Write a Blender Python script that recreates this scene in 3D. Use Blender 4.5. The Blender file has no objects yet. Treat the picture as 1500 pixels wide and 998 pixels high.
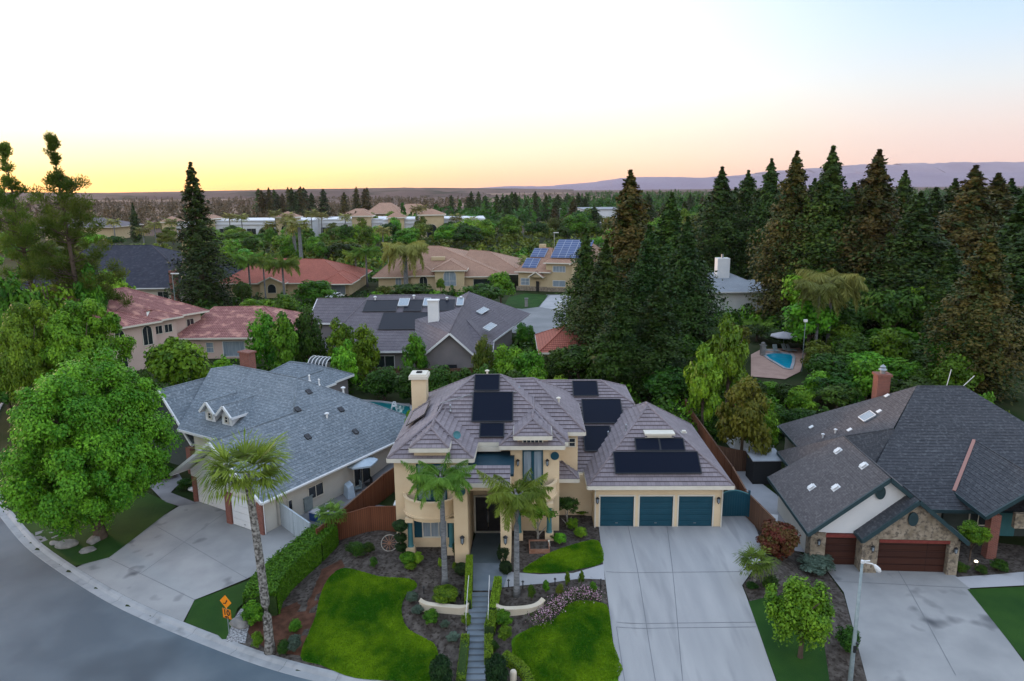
import bpy, bmesh, math, random
import numpy as np
from mathutils import Vector, Matrix
R = math.radians
scene = bpy.context.scene
C = scene.collection

# ---------------------------------------------------------------- camera
FPX, CH, PITCH, ROLL = 1050.0, 22.6, math.atan(224/1050.0), 0.0095
cp, sp, cr, sr = math.cos(PITCH), math.sin(PITCH), math.cos(ROLL), math.sin(ROLL)
cam_data = bpy.data.cameras.new('camera'); cam = bpy.data.objects.new('camera', cam_data); C.objects.link(cam)
cam_data.sensor_width = 36; cam_data.lens = FPX/1500*36; cam_data.clip_start = 0.5; cam_data.clip_end = 40000
RX, UP, FW = Vector((1,0,0)), Vector((0,sp,cp)), Vector((0,cp,-sp))
ax, ay, az = RX*cr-UP*sr, RX*sr+UP*cr, -FW
cam.matrix_world = Matrix(((ax.x,ay.x,az.x,0),(ax.y,ay.y,az.y,0),(ax.z,ay.z,az.z,CH),(0,0,0,1)))
scene.camera = cam
scene.view_settings.view_transform = 'Standard'; scene.view_settings.look = 'None'
scene.view_settings.exposure = 0.68; scene.view_settings.gamma = 1
scene.cycles.use_denoising = True
scene.cycles.max_bounces = 6; scene.cycles.diffuse_bounces = 1; scene.cycles.transparent_max_bounces = 8
scene.cycles.volume_bounces = 0; scene.cycles.volume_max_steps = 64
scene.cycles.caustics_reflective = False; scene.cycles.caustics_refractive = False

# ---------------------------------------------------------------- dusk sky
world = bpy.data.worlds.new('World'); scene.world = world; world.use_nodes = True
nt = world.node_tree; nt.nodes.clear()
def N(nt, t, **k):
    n = nt.nodes.new(t)
    for a, b in k.items(): setattr(n, a, b)
    return n
def math_(nt, op, a, b=None, clamp=False):
    n = N(nt, 'ShaderNodeMath', operation=op); n.use_clamp = clamp
    for i, v in enumerate((a, b)):
        if v is None: continue
        if isinstance(v, (int, float)): n.inputs[i].default_value = v
        else: nt.links.new(v, n.inputs[i])
    return n.outputs[0]
def ramp(nt, fac, stops, interp='LINEAR'):
    n = N(nt, 'ShaderNodeValToRGB'); cr_ = n.color_ramp; cr_.interpolation = interp
    while len(cr_.elements) < len(stops): cr_.elements.new(0.5)
    for e, (p, c) in zip(cr_.elements, stops): e.position = p; e.color = (*c, 1)
    nt.links.new(fac, n.inputs[0]); return n.outputs[0]
def s2l(c): return tuple((v/255/12.92 if v/255 <= .04045 else ((v/255+.055)/1.055)**2.4) for v in c)
tc = N(nt, 'ShaderNodeTexCoord'); sep = N(nt, 'ShaderNodeSeparateXYZ'); nt.links.new(tc.outputs['Generated'], sep.inputs[0])
elev = math_(nt, 'MULTIPLY', math_(nt, 'ARCSINE', sep.outputs[2]), 180/math.pi)
azim = math_(nt, 'MULTIPLY', math_(nt, 'ARCTAN2', sep.outputs[0], sep.outputs[1]), 180/math.pi)
ef = math_(nt, 'DIVIDE', elev, 90.0, True)
def stops(l): return [(e/90, s2l(c) if max(c) > 3 else c) for e, c in l]
TOP = [(26,(.74,.82,.92)),(48,(.50,.62,.80)),(90,(.42,.55,.78))]
left = ramp(nt, ef, stops([(0,(1.0,.50,.15)),(.9,(1.0,.60,.18)),(2.2,(.90,.74,.36)),(4.2,(.84,.79,.60)),(6.5,(.80,.80,.76)),(13,(.78,.80,.83))]+TOP))
mid = ramp(nt, ef, stops([(0,(.74,.40,.28)),(.9,(.78,.47,.30)),(2.4,(.78,.58,.42)),(4.6,(.76,.67,.55)),(7.5,(.74,.72,.69)),(13,(.70,.75,.80))]+TOP))
rgt = ramp(nt, ef, stops([(0,(.55,.36,.36)),(1.5,(.59,.43,.41)),(3.5,(.56,.46,.46)),(6.5,(.49,.51,.55)),(10,(.38,.49,.61)),(13,(.31,.44,.60))]+TOP))
back = ramp(nt, ef, stops([(0,(.50,.45,.44)),(8,(.72,.66,.64)),(20,(.78,.78,.82)),(50,(.50,.62,.80)),(90,(.42,.55,.78))]))
def mixc(nt, f, a, b):
    n = N(nt, 'ShaderNodeMix', data_type='RGBA'); nt.links.new(f, n.inputs[0]); nt.links.new(a, n.inputs[6]); nt.links.new(b, n.inputs[7]); return n.outputs[2]
def smap(v, a, b):
    n = N(nt, 'ShaderNodeMapRange', interpolation_type='SMOOTHSTEP'); nt.links.new(v, n.inputs[0]); n.inputs[1].default_value = a; n.inputs[2].default_value = b; return n.outputs[0]
g = mixc(nt, smap(azim, -24, 4), left, mid)
g = mixc(nt, smap(azim, 2, 34), g, rgt)
absaz = math_(nt, 'ABSOLUTE', math_(nt, 'ADD', azim, 15.0))
g = mixc(nt, smap(absaz, 60, 140), g, back)
sky = N(nt, 'ShaderNodeTexSky', sky_type='NISHITA'); sky.sun_disc = False
SUN_EL, SUN_AZ = 4.0, -52.0        # degrees; azimuth from straight ahead, negative = to the left
sky.sun_elevation = R(SUN_EL); sky.sun_rotation = R(SUN_AZ)
bg1 = N(nt, 'ShaderNodeBackground'); nt.links.new(g, bg1.inputs[0]); bg1.inputs[1].default_value = 0.97
bg2 = N(nt, 'ShaderNodeBackground'); nt.links.new(sky.outputs[0], bg2.inputs[0]); bg2.inputs[1].default_value = 0.05
add = N(nt, 'ShaderNodeAddShader'); nt.links.new(bg1.outputs[0], add.inputs[0]); nt.links.new(bg2.outputs[0], add.inputs[1])
out = N(nt, 'ShaderNodeOutputWorld'); nt.links.new(add.outputs[0], out.inputs[0])

sun_d = bpy.data.lights.new('sun', 'SUN'); sun = bpy.data.objects.new('sun', sun_d); C.objects.link(sun)
sun_d.energy = 1.3; sun_d.angle = R(6); sun_d.color = (1, .62, .38)
sd = Vector((math.sin(R(SUN_AZ))*math.cos(R(SUN_EL)), math.cos(R(SUN_AZ))*math.cos(R(SUN_EL)), math.sin(R(SUN_EL))))
sun.rotation_euler = sd.to_track_quat('Z', 'Y').to_euler()

# ---------------------------------------------------------------- pixel rays (photo pixels, 1500 wide) to points of the place
def ray(px, py):
    X = (px-750)/FPX; Y = (499-py)/FPX; a = X*cr+Y*sr; b = -X*sr+Y*cr
    return (a, cp+b*sp, -sp+b*cp)
def U(px, py, z=0.0):
    d = ray(px, py); t = (z-CH)/d[2]; return (d[0]*t, d[1]*t)
def ATY(px, py, Y):
    d = ray(px, py); t = Y/d[1]; return (d[0]*t, Y, CH+d[2]*t)
KX = [-75,-58,-50,-41.3,-33.9,-29.1,-23.8,-19.0,-12.7,-8.1,-2,6,14,24,36,60,90]
KY = [110,77,64.5,53.7,46.6,43.0,39.3,36.6,33.4,31.8,30.2,28.8,28.1,28.2,29.4,33,40]
def sm(t): t = min(1, max(0, t)); return t*t*(3-2*t)
_kx = np.linspace(-75, 90, 331); _ky = np.interp(_kx, KX, KY); _w = np.hanning(17)[1:-1]; _w /= _w.sum()
_ky = np.convolve(np.pad(_ky, 7, mode='edge'), _w, mode='valid')
def kerb_y(x): return float(np.interp(x, _kx, _ky))
def T(x, y):
    d = (y-kerb_y(x))
    sl = (kerb_y(x+1)-kerb_y(x-1))/2; d /= math.sqrt(1+sl*sl)
    pad = -1.0*(1-sm((x+13)/4)) - 1.0*sm((x-15.5)/3)
    pad *= 1-sm((y-64)/14)
    span = 8+4*sm((x-3)/4) + 3*(1-sm((x+16)/5))
    lo = -1.58
    far = -1.58 if d < 0 else lo+(pad-lo)*sm((d-.25)/span)
    if d < 0 and y < 70: far = -1.72
    return far
def G(px, py):
    z = 0.0
    for _ in range(14):
        x, y = U(px, py, z); z = .5*z+.5*T(x, y)
    return (x, y, z)

# ---------------------------------------------------------------- objects and properties
def setp(o, label=None, cat=None, group=None, kind=None):
    if label: o['label'] = label
    if cat: o['category'] = cat
    if group: o['group'] = group
    if kind: o['kind'] = kind
    return o
def thing(name, label, cat, loc=(0,0,0), rz=0, group=None):
    o = bpy.data.objects.new(name, None); C.objects.link(o); o.empty_display_size = .3
    o.location = loc; o.rotation_euler = (0,0,rz); return setp(o, label, cat, group)
def copy_tree(o, parent=None):
    c = o.copy(); C.objects.link(c); c.parent = parent
    for ch in list(o.children): copy_tree(ch, c)
    return c

class MB:
    def __init__(s): s.v = []; s.f = []; s.mi = []; s.uv = []
    def face(s, pts, mi=0, uvs=None):
        b = len(s.v); s.v += [tuple(p) for p in pts]; s.f.append(tuple(range(b, b+len(pts)))); s.mi.append(mi)
        if uvs is None:
            p = [Vector(q) for q in pts]; n = (p[1]-p[0]).cross(p[2]-p[0])
            if n.length < 1e-9: uvs = [(0,0)]*len(pts)
            else:
                n.normalize(); h = Vector((0,0,1)).cross(n)
                h = h.normalized() if h.length > 1e-4 else Vector((1,0,0)); k = n.cross(h)
                uvs = [(q.dot(h), q.dot(k)) for q in p]
        s.uv += list(uvs)
    def poly(s, pts, faces, mi=0):
        for f in faces: s.face([pts[i] for i in f], mi)
    def box(s, c, d, mi=0, rz=0, m=None):
        x, y, z = d[0]/2, d[1]/2, d[2]/2
        p = [Vector((a, b, e)) for a in (-x, x) for b in (-y, y) for e in (-z, z)]
        if rz: p = [Matrix.Rotation(rz, 3, 'Z') @ q for q in p]
        if m is not None: p = [m @ q for q in p]
        p = [q+Vector(c) for q in p]
        s.poly(p, [(0,1,3,2),(4,6,7,5),(0,4,5,1),(2,3,7,6),(0,2,6,4),(1,5,7,3)], mi)
    def b2(s, x0, x1, y0, y1, z0, z1, mi=0): s.box(((x0+x1)/2,(y0+y1)/2,(z0+z1)/2), (x1-x0,y1-y0,z1-z0), mi)
    def bar(s, a, b, w, h=None, mi=0, up=(0,0,1)):
        a, b = Vector(a), Vector(b); d = b-a; L = d.length
        if L < 1e-6: return
        d.normalize(); u = Vector(up); sd_ = d.cross(u)
        if sd_.length < 1e-4: sd_ = d.cross(Vector((1,0,0)))
        sd_.normalize(); u = sd_.cross(d); h = h or w
        p = [q+sd_*i*w/2+u*j*h/2 for q in (a, b) for i in (-1, 1) for j in (-1, 1)]
        s.poly(p, [(0,1,3,2),(4,6,7,5),(0,4,5,1),(2,3,7,6),(0,2,6,4),(1,5,7,3)], mi)
    def tube(s, pts, rad, n=8, mi=0, cap=True):
        pts = [Vector(p) for p in pts]
        if not hasattr(rad, '__len__'): rad = [rad]*len(pts)
        rings = []
        for i, p in enumerate(pts):
            d = (pts[min(i+1, len(pts)-1)]-pts[max(i-1, 0)]).normalized()
            a = d.cross(Vector((0,0,1)));
            if a.length < .05: a = d.cross(Vector((0,1,0)))
            a.normalize(); b = d.cross(a)
            rings.append([p+(a*math.cos(2*math.pi*k/n)+b*math.sin(2*math.pi*k/n))*rad[i] for k in range(n)])
        for i in range(len(pts)-1):
            for k in range(n): s.face([rings[i][k], rings[i+1][k], rings[i+1][(k+1)%n], rings[i][(k+1)%n]], mi)
        if cap: s.face(rings[0][::1], mi); s.face(rings[-1][::-1], mi)
    def lathe(s, prof, c=(0,0,0), n=16, mi=0, a0=0, a1=2*math.pi):
        for (r0, z0), (r1, z1) in zip(prof, prof[1:]):
            for k in range(n):
                t0, t1 = a0+(a1-a0)*k/n, a0+(a1-a0)*(k+1)/n
                q = [(r0,t0,z0),(r0,t1,z0),(r1,t1,z1),(r1,t0,z1)]
                s.face([(c[0]+r*math.cos(t), c[1]+r*math.sin(t), c[2]+z) for r, t, z in q], mi)
    def prism(s, poly, z0, z1, mi=0):
        n = len(poly)
        s.face([(x,y,z1) for x,y in poly], mi); s.face([(x,y,z0) for x,y in poly[::-1]], mi)
        for i in range(n):
            a, b = poly[i], poly[(i+1)%n]; s.face([(a[0],a[1],z0),(b[0],b[1],z0),(b[0],b[1],z1),(a[0],a[1],z1)], mi)
    def build(s, name, mats, parent=None, smooth=False, weld=False):
        me = bpy.data.meshes.new(name); me.from_pydata(s.v, [], s.f)
        if not isinstance(mats, (list, tuple)): mats = [mats]
        for m in mats: me.materials.append(m)
        me.polygons.foreach_set('material_index', s.mi)
        if s.uv:
            l = me.uv_layers.new(name='UVMap'); l.data.foreach_set('uv', np.array(s.uv, dtype=np.float32).ravel())
        if weld or smooth:
            bm = bmesh.new(); bm.from_mesh(me); bmesh.ops.remove_doubles(bm, verts=bm.verts, dist=1e-4)
            bmesh.ops.recalc_face_normals(bm, faces=bm.faces); bm.to_mesh(me); bm.free()
        if smooth: me.polygons.foreach_set('use_smooth', [True]*len(me.polygons))
        me.update(); o = bpy.data.objects.new(name, me); C.objects.link(o); o.parent = parent; return o

# ---------------------------------------------------------------- materials
def mat(name, c1, c2=None, scale=1.0, rough=.8, spec=.3, bump=0, bscale=None, detail=4, c3=None, s3=8, metal=0, stretch=None, f3=.5):
    m = bpy.data.materials.new(name); m.use_nodes = True; t = m.node_tree; b = t.nodes['Principled BSDF']
    b.inputs['Roughness'].default_value = rough; b.inputs['Specular IOR Level'].default_value = spec; b.inputs['Metallic'].default_value = metal
    if c2 is None and not bump: b.inputs['Base Color'].default_value = (*c1, 1); return m
    geo = N(t, 'ShaderNodeNewGeometry'); vec = geo.outputs['Position']
    if stretch:
        mp = N(t, 'ShaderNodeMapping'); mp.inputs['Scale'].default_value = stretch; t.links.new(vec, mp.inputs[0]); vec = mp.outputs[0]
    no = N(t, 'ShaderNodeTexNoise'); no.inputs['Scale'].default_value = scale; no.inputs['Detail'].default_value = detail; t.links.new(vec, no.inputs['Vector'])
    col = ramp(t, no.outputs[0], [(.35, c1), (.65, c2 or c1)])
    if c3:
        n3 = N(t, 'ShaderNodeTexNoise'); n3.inputs['Scale'].default_value = s3; n3.inputs['Detail'].default_value = 2; t.links.new(vec, n3.inputs['Vector'])
        mr = N(t, 'ShaderNodeMapRange'); mr.inputs[1].default_value = f3; mr.inputs[2].default_value = f3+.16; t.links.new(n3.outputs[0], mr.inputs[0])
        cc = N(t, 'ShaderNodeRGB'); cc.outputs[0].default_value = (*c3, 1); col = mixc(t, mr.outputs[0], col, cc.outputs[0])
    t.links.new(col, b.inputs['Base Color'])
    if bump:
        nb = N(t, 'ShaderNodeTexNoise'); nb.inputs['Scale'].default_value = bscale or scale*6; t.links.new(vec, nb.inputs['Vector'])
        bp = N(t, 'ShaderNodeBump'); bp.inputs['Strength'].default_value = bump; bp.inputs['Distance'].default_value = .05
        t.links.new(nb.outputs[0], bp.inputs['Height']); t.links.new(bp.outputs[0], b.inputs['Normal'])
    return m
def uvmat(name, base, var, mortar, bw, bh, msize, rough=.8, offset=.5, bump=.4, spec=.3, speck=None):
    """rows of units (tiles, shingles, bricks, boards) laid in the surface's own metres"""
    m = bpy.data.materials.new(name); m.use_nodes = True; t = m.node_tree; b = t.nodes['Principled BSDF']
    b.inputs['Roughness'].default_value = rough; b.inputs['Specular IOR Level'].default_value = spec
    uv = N(t, 'ShaderNodeUVMap'); br = N(t, 'ShaderNodeTexBrick'); t.links.new(uv.outputs[0], br.inputs['Vector'])
    br.offset = offset; br.inputs['Scale'].default_value = 1; br.inputs['Brick Width'].default_value = bw; br.inputs['Row Height'].default_value = bh
    br.inputs['Mortar Size'].default_value = msize; br.inputs['Mortar Smooth'].default_value = .3; br.inputs['Bias'].default_value = 0
    br.inputs['Color1'].default_value = (*base, 1); br.inputs['Color2'].default_value = (*var, 1); br.inputs['Mortar'].default_value = (*mortar, 1)
    col = br.outputs[0]
    geo = N(t, 'ShaderNodeNewGeometry'); no = N(t, 'ShaderNodeTexNoise'); no.inputs['Scale'].default_value = .45; no.inputs['Detail'].default_value = 6
    t.links.new(geo.outputs['Position'], no.inputs['Vector'])
    mr = N(t, 'ShaderNodeMapRange'); mr.inputs[3].default_value = .78; mr.inputs[4].default_value = 1.2; t.links.new(no.outputs[0], mr.inputs[0])
    mul = N(t, 'ShaderNodeMix', data_type='RGBA', blend_type='MULTIPLY'); mul.inputs[0].default_value = 1
    t.links.new(col, mul.inputs[6]); t.links.new(mr.outputs[0], mul.inputs[7]); col = mul.outputs[2]
    if speck:
        ns = N(t, 'ShaderNodeTexNoise'); ns.inputs['Scale'].default_value = speck[1]; ns.inputs['Detail'].default_value = 3; t.links.new(geo.outputs['Position'], ns.inputs['Vector'])
        ms = N(t, 'ShaderNodeMapRange'); ms.inputs[1].default_value = .52; ms.inputs[2].default_value = .68; t.links.new(ns.outputs[0], ms.inputs[0])
        cc = N(t, 'ShaderNodeRGB'); cc.outputs[0].default_value = (*speck[0], 1); col = mixc(t, ms.outputs[0], col, cc.outputs[0])
    t.links.new(col, b.inputs['Base Color'])
    if bump:
        bp = N(t, 'ShaderNodeBump'); bp.invert = True; bp.inputs['Strength'].default_value = bump; bp.inputs['Distance'].default_value = .03
        t.links.new(br.outputs['Fac'], bp.inputs['Height']); t.links.new(bp.outputs[0], b.inputs['Normal'])
    return m
def leafmat(name, c1, c2, rough=.55, trans=.15, hue=.06, spec=.2):
    """leaf colour between c1 and c2 leaf by leaf, shifted a little from tree to tree"""
    m = bpy.data.materials.new(name); m.use_nodes = True; t = m.node_tree; b = t.nodes['Principled BSDF']; o = t.nodes['Material Output']
    at = N(t, 'ShaderNodeAttribute', attribute_name='tint'); col = ramp(t, at.outputs['Fac'], [(0, c1), (1, c2)])
    oi = N(t, 'ShaderNodeObjectInfo'); hs = N(t, 'ShaderNodeHueSaturation')
    mr = N(t, 'ShaderNodeMapRange'); mr.inputs[3].default_value = .5-hue/2; mr.inputs[4].default_value = .5+hue/3; t.links.new(oi.outputs['Random'], mr.inputs[0]); t.links.new(mr.outputs[0], hs.inputs['Hue'])
    m2 = N(t, 'ShaderNodeMapRange'); m2.inputs[3].default_value = .7; m2.inputs[4].default_value = 1.3
    t.links.new(math_(t, 'FRACT', math_(t, 'MULTIPLY', oi.outputs['Random'], 7.31)), m2.inputs[0]); t.links.new(m2.outputs[0], hs.inputs['Value'])
    t.links.new(col, hs.inputs['Color']); col = hs.outputs[0]
    t.links.new(col, b.inputs['Base Color']); b.inputs['Roughness'].default_value = rough; b.inputs['Specular IOR Level'].default_value = spec
    tr = N(t, 'ShaderNodeBsdfTranslucent'); t.links.new(col, tr.inputs[0]); mx = N(t, 'ShaderNodeMixShader'); mx.inputs[0].default_value = trans
    t.links.new(b.outputs[0], mx.inputs[1]); t.links.new(tr.outputs[0], mx.inputs[2]); t.links.new(mx.outputs[0], o.inputs[0]); return m

M = {}
def L_(*c): return s2l(c)
M['stucco'] = mat('stucco_cream', (.74,.57,.37), (.80,.64,.43), .7, .9, .2, .25, 25)
M['stucco_white'] = mat('stucco_white', (.60,.58,.52), (.66,.63,.57), .8, .9, .2, .2, 20)
M['stucco_pink'] = mat('stucco_pink', (.60,.46,.40), (.66,.50,.44), .6, .9, .2)
M['stucco_tan'] = mat('stucco_tan', (.52,.42,.26), (.58,.47,.30), .6, .9, .2)
M['stucco_grey'] = mat('stucco_grey', (.20,.19,.20), (.24,.22,.23), .6, .9, .2)
M['trim'] = mat('trim_offwhite', (.68,.64,.55), (.74,.70,.61), 2, .6, .3)
M['white'] = mat('paint_white', (.72,.74,.76), (.78,.79,.80), 1, .55, .35)
M['whitewall'] = mat('mall_white', (.62,.66,.72), (.74,.76,.80), .2, .8, .2)
M['teal'] = mat('paint_teal', (.006,.060,.095), (.010,.072,.112), 1.2, .45, .4)
M['teal2'] = mat('paint_teal_pale', (.045,.17,.20), (.06,.20,.23), 1.2, .5, .4)
M['black'] = mat('paint_black', (.012,.012,.014), (.02,.02,.022), 3, .4, .5)
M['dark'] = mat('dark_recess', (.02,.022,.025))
M['glass'] = mat('window_glass', (.02,.028,.035), rough=.08, spec=.8)
M['curtain'] = mat('window_curtain_glass', (.32,.38,.44), (.20,.26,.32), 3, .15, .6, stretch=(3,3,.2))
M['solar'] = mat('solar_black', (.002,.005,.016), rough=.35, spec=.12)
M['solarblue'] = uvmat('solar_blue', (.02,.05,.16), (.03,.07,.20), (.35,.38,.45), 1.65, 1.0, .05, .3, 0, 0, .4)
M['metal'] = mat('metal_grey', (.35,.37,.40), rough=.4, metal=.7)
M['tealroof'] = mat('entry_roof_teal', (.006,.036,.058), (.010,.045,.070), 1.5, .6)
M['galv'] = mat('galvanised', (.22,.28,.30), (.30,.36,.38), 4, .5, .4, metal=.4)
M['brick'] = uvmat('brick', (.28,.085,.06), (.20,.06,.045), (.30,.24,.21), .22, .075, .008)
M['stone'] = mat('stone_veneer', (.22,.18,.13), (.38,.32,.25), 2.2, .9, .2, .8, 6, c3=(.14,.12,.10), s3=5)
M['conc'] = mat('driveway_concrete', (.335,.34,.35), (.41,.41,.415), .55, .85, .25, .25, 30, 8, c3=(.285,.29,.30), s3=.7, f3=.55, stretch=(1.6,.2,1))
M['conc2'] = mat('concrete_pale', (.36,.37,.39), (.44,.44,.46), .5, .85, .25, .1, 30, 6)
M['concdark'] = mat('driveway_stained', (.28,.285,.29), (.37,.37,.37), .4, .85, .25, .25, 30, 8, c3=(.10,.105,.115), s3=.55, f3=.62)
M['oldasphalt'] = mat('old_asphalt', (.20,.21,.22), (.27,.275,.285), .2, .8, .3)
M['kerb'] = mat('kerb_concrete', (.30,.315,.33), (.38,.39,.405), .8, .85, .25, .1, 30, c3=(.25,.26,.27), s3=1.2, f3=.58)
M['asphalt'] = mat('asphalt', (.070,.106,.138), (.125,.165,.198), .22, .75, .35, .5, 40, 8, c3=(.055,.085,.112), s3=.20, f3=.52)
M['slatewalk'] = mat('painted_walk', (.085,.12,.14), (.12,.16,.18), .9, .6, .4, .1, 20)
M['walk'] = mat('bluegrey_walk', (.17,.21,.25), (.23,.27,.31), 1.0, .7, .3, .1, 20)
M['soil'] = mat('garden_soil', (.06,.050,.044), (.135,.118,.105), 2.6, .95, .1, 1.0, 18, 8, c3=(.042,.034,.028), s3=5)
M['mulch'] = mat('bark_mulch', (.07,.035,.022), (.13,.06,.04), 2.5, .95, .1, .8, 18)
M['gravel'] = mat('river_stones', (.12,.12,.13), (.45,.46,.48), 9, .8, .3, .9, 9, 1)
M['lawn'] = mat('lawn_turf', (.050,.155,.004), (.14,.26,.008), .33, .9, .15, .9, 22, 6, c3=(.035,.125,.004), s3=.42, f3=.55)
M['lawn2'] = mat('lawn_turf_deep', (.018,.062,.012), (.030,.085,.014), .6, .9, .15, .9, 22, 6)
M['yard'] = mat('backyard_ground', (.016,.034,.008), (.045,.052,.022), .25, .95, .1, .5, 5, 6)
M['patio'] = mat('patio_paving', (.20,.20,.215), (.27,.27,.285), .6, .85, .25)
M['pinkdeck'] = mat('pink_deck', (.42,.27,.22), (.50,.33,.27), .8, .85, .25)
M['water'] = mat('pool_water', (.008,.33,.50), (.012,.40,.56), 1.5, .08, .5)
M['water2'] = mat('pool_water_teal', (.01,.15,.17), (.02,.19,.20), 1.5, .08, .5)
M['redwoodfence'] = uvmat('fence_boards', (.19,.070,.034), (.145,.052,.026), (.04,.018,.012), .14, 30, .012, .8, 0, .5)
M['brownfence'] = uvmat('fence_boards_grey', (.17,.095,.06), (.12,.065,.045), (.03,.02,.015), .14, 30, .012, .85, 0, .5)
M['whitefence'] = uvmat('fence_boards_white', (.52,.60,.66), (.44,.52,.58), (.20,.24,.28), .15, 30, .014, .6, 0, .5)
M['tile'] = uvmat('concrete_tile', (.215,.185,.205), (.27,.235,.255), (.13,.11,.125), .30, .36, .010, .75, .5, .4)  # darker grooves paint the shadow line between courses into the joints
M['tile2'] = uvmat('brown_tile', (.140,.125,.145), (.18,.160,.18), (.065,.055,.065), .30, .36, .012, .8, .5, .4)
M['pinktile'] = uvmat('pink_clay_tile', (.36,.15,.14), (.45,.21,.19), (.15,.06,.055), .26, .40, .03, .8, 0, .6, speck=((.58,.30,.24),.9))
M['redtile'] = uvmat('red_clay_tile', (.40,.125,.09), (.48,.16,.11), (.20,.06,.045), .26, .40, .03, .8, 0, .6)
M['tantile'] = uvmat('tan_clay_tile', (.42,.25,.18), (.50,.31,.22), (.22,.12,.08), .26, .42, .03, .8, 0, .6)
M['shingle'] = uvmat('grey_shingle', (.155,.190,.225), (.215,.250,.285), (.10,.125,.15), .33, .145, .006, .9, .35, .3, speck=((.29,.33,.37),5))
M['shingledark'] = uvmat('charcoal_shingle', (.050,.055,.066), (.070,.074,.086), (.028,.03,.036), .33, .145, .006, .9, .35, .3, speck=((.10,.108,.12),5))
M['shinglelit'] = uvmat('charcoal_shingle_lit', (.092,.086,.092), (.118,.110,.116), (.06,.056,.06), .33, .145, .006, .9, .35, .3, speck=((.15,.14,.145),5))  # lighter copy of the charcoal shingle, painting light onto the brighter slopes
M['shinglewhite'] = uvmat('pale_shingle', (.30,.33,.37), (.34,.37,.41), (.22,.24,.27), .4, .2, .008, .9, .35, .3)
M['slate'] = uvmat('slate_roof', (.030,.034,.055), (.042,.046,.068), (.018,.02,.03), .35, .2, .01, .85, .35, .3, speck=((.06,.065,.085),1.5))
M['fascia'] = mat('fascia_dark_teal', (.018,.045,.055), (.024,.055,.065), 2, .5, .4)
M['copper'] = mat('copper_flashing', (.38,.20,.17), rough=.6)
M['garagewood'] = uvmat('garage_wood', (.062,.021,.013), (.045,.015,.010), (.02,.006,.006), 3, .45, .02, .5, 0, .6)
M['brickred'] = mat('brick_lintel', (.18,.035,.03), (.22,.05,.04), 5, .8)
M['bark'] = mat('bark', (.08,.06,.045), (.13,.10,.08), 3, .95, .1, .6, 9)
M['barkpale'] = mat('bark_pale', (.42,.40,.36), (.30,.28,.25), 4, .9, .1)
M['palmbark'] = mat('palm_bark_grey', (.12,.13,.14), (.24,.25,.27), 3, .9, .2, .5, 8, stretch=(1,1,4))
M['palmrough'] = mat('palm_bark_rough', (.06,.055,.05), (.36,.35,.33), 7, .95, .1, 1.0, 7, 2)
M['orange'] = mat('sign_orange', (.95,.30,.01), rough=.5)
M['cloth'] = mat('parasol_cloth', (.42,.52,.62), (.50,.60,.70), 2, .8)
M['clothgrey'] = mat('parasol_cloth_grey', (.42,.40,.44), (.50,.48,.50), 2, .8)
M['blueplastic'] = mat('blue_tarp', (.02,.06,.22), (.04,.10,.30), 3, .4)
M['binplastic'] = mat('grey_plastic', (.22,.27,.28), (.28,.33,.34), 3, .6)
M['woodplank'] = mat('timber', (.28,.13,.08), (.36,.20,.14), 6, .85)
M['rock'] = mat('boulder', (.20,.20,.20), (.32,.31,.30), 2, .9, .2, .8, 5)
M['siding'] = mat('shaded_siding', (.05,.068,.066), (.065,.082,.078), 2)  # green-grey siding with the wall's shade painted into its colour
M['field'] = mat('dry_fields', (.095,.062,.055), (.16,.105,.088), .004, .95, .1, 0, None, 8, c3=(.05,.045,.03), s3=.012)
M['hill'] = mat('hazed_hill_slopes', (.24,.20,.27), (.29,.25,.32), .002, .95, .1)  # pale lavender paints distance haze into the slopes' base colour
M['fieldpale'] = mat('stubble_field', (.20,.135,.105), (.25,.17,.125), .02, .95, .1)

LG = (.055,.17,.012)
M['leaf_bright'] = leafmat('leaf_bright', (.045,.175,.005), (.21,.46,.018), spec=.3)
M['leaf_mid'] = leafmat('leaf_mid', (.028,.110,.005), (.150,.320,.014))
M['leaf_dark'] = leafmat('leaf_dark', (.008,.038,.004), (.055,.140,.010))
M['leaf_olive'] = leafmat('leaf_olive', (.055,.090,.008), (.190,.215,.022))
M['leaf_lime'] = leafmat('leaf_lime', (.11,.22,.012), (.24,.38,.025), hue=.02)
M['leaf_grey'] = leafmat('leaf_grey', (.06,.10,.07), (.13,.19,.14))
M['leaf_red'] = leafmat('leaf_red', (.10,.028,.012), (.085,.085,.016))
M['needle'] = leafmat('needle', (.005,.026,.004), (.055,.110,.012), hue=.04, trans=.04)
M['needle_sunset'] = leafmat('needle_sunset', (.009,.034,.004), (.120,.088,.018), hue=.05, trans=.06)  # brown end paints warm sunset glow into the needles
M['needle_pine'] = leafmat('needle_pine', (.060,.130,.014), (.19,.26,.035), hue=.03, trans=.5)
M['palm'] = leafmat('palm_frond', (.06,.15,.014), (.24,.38,.05), trans=.35)
M['palm_old'] = leafmat('palm_frond_dry', (.14,.16,.035), (.32,.32,.08), trans=.35)
M['scrub'] = leafmat('scrub_leaf', (.045,.040,.018), (.125,.090,.048), hue=.0)
M['flower'] = leafmat('flowers', (.42,.18,.30), (.60,.45,.50), hue=.05)
M['topiary'] = leafmat('topiary_leaf', (.010,.032,.010), (.030,.070,.014))
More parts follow.
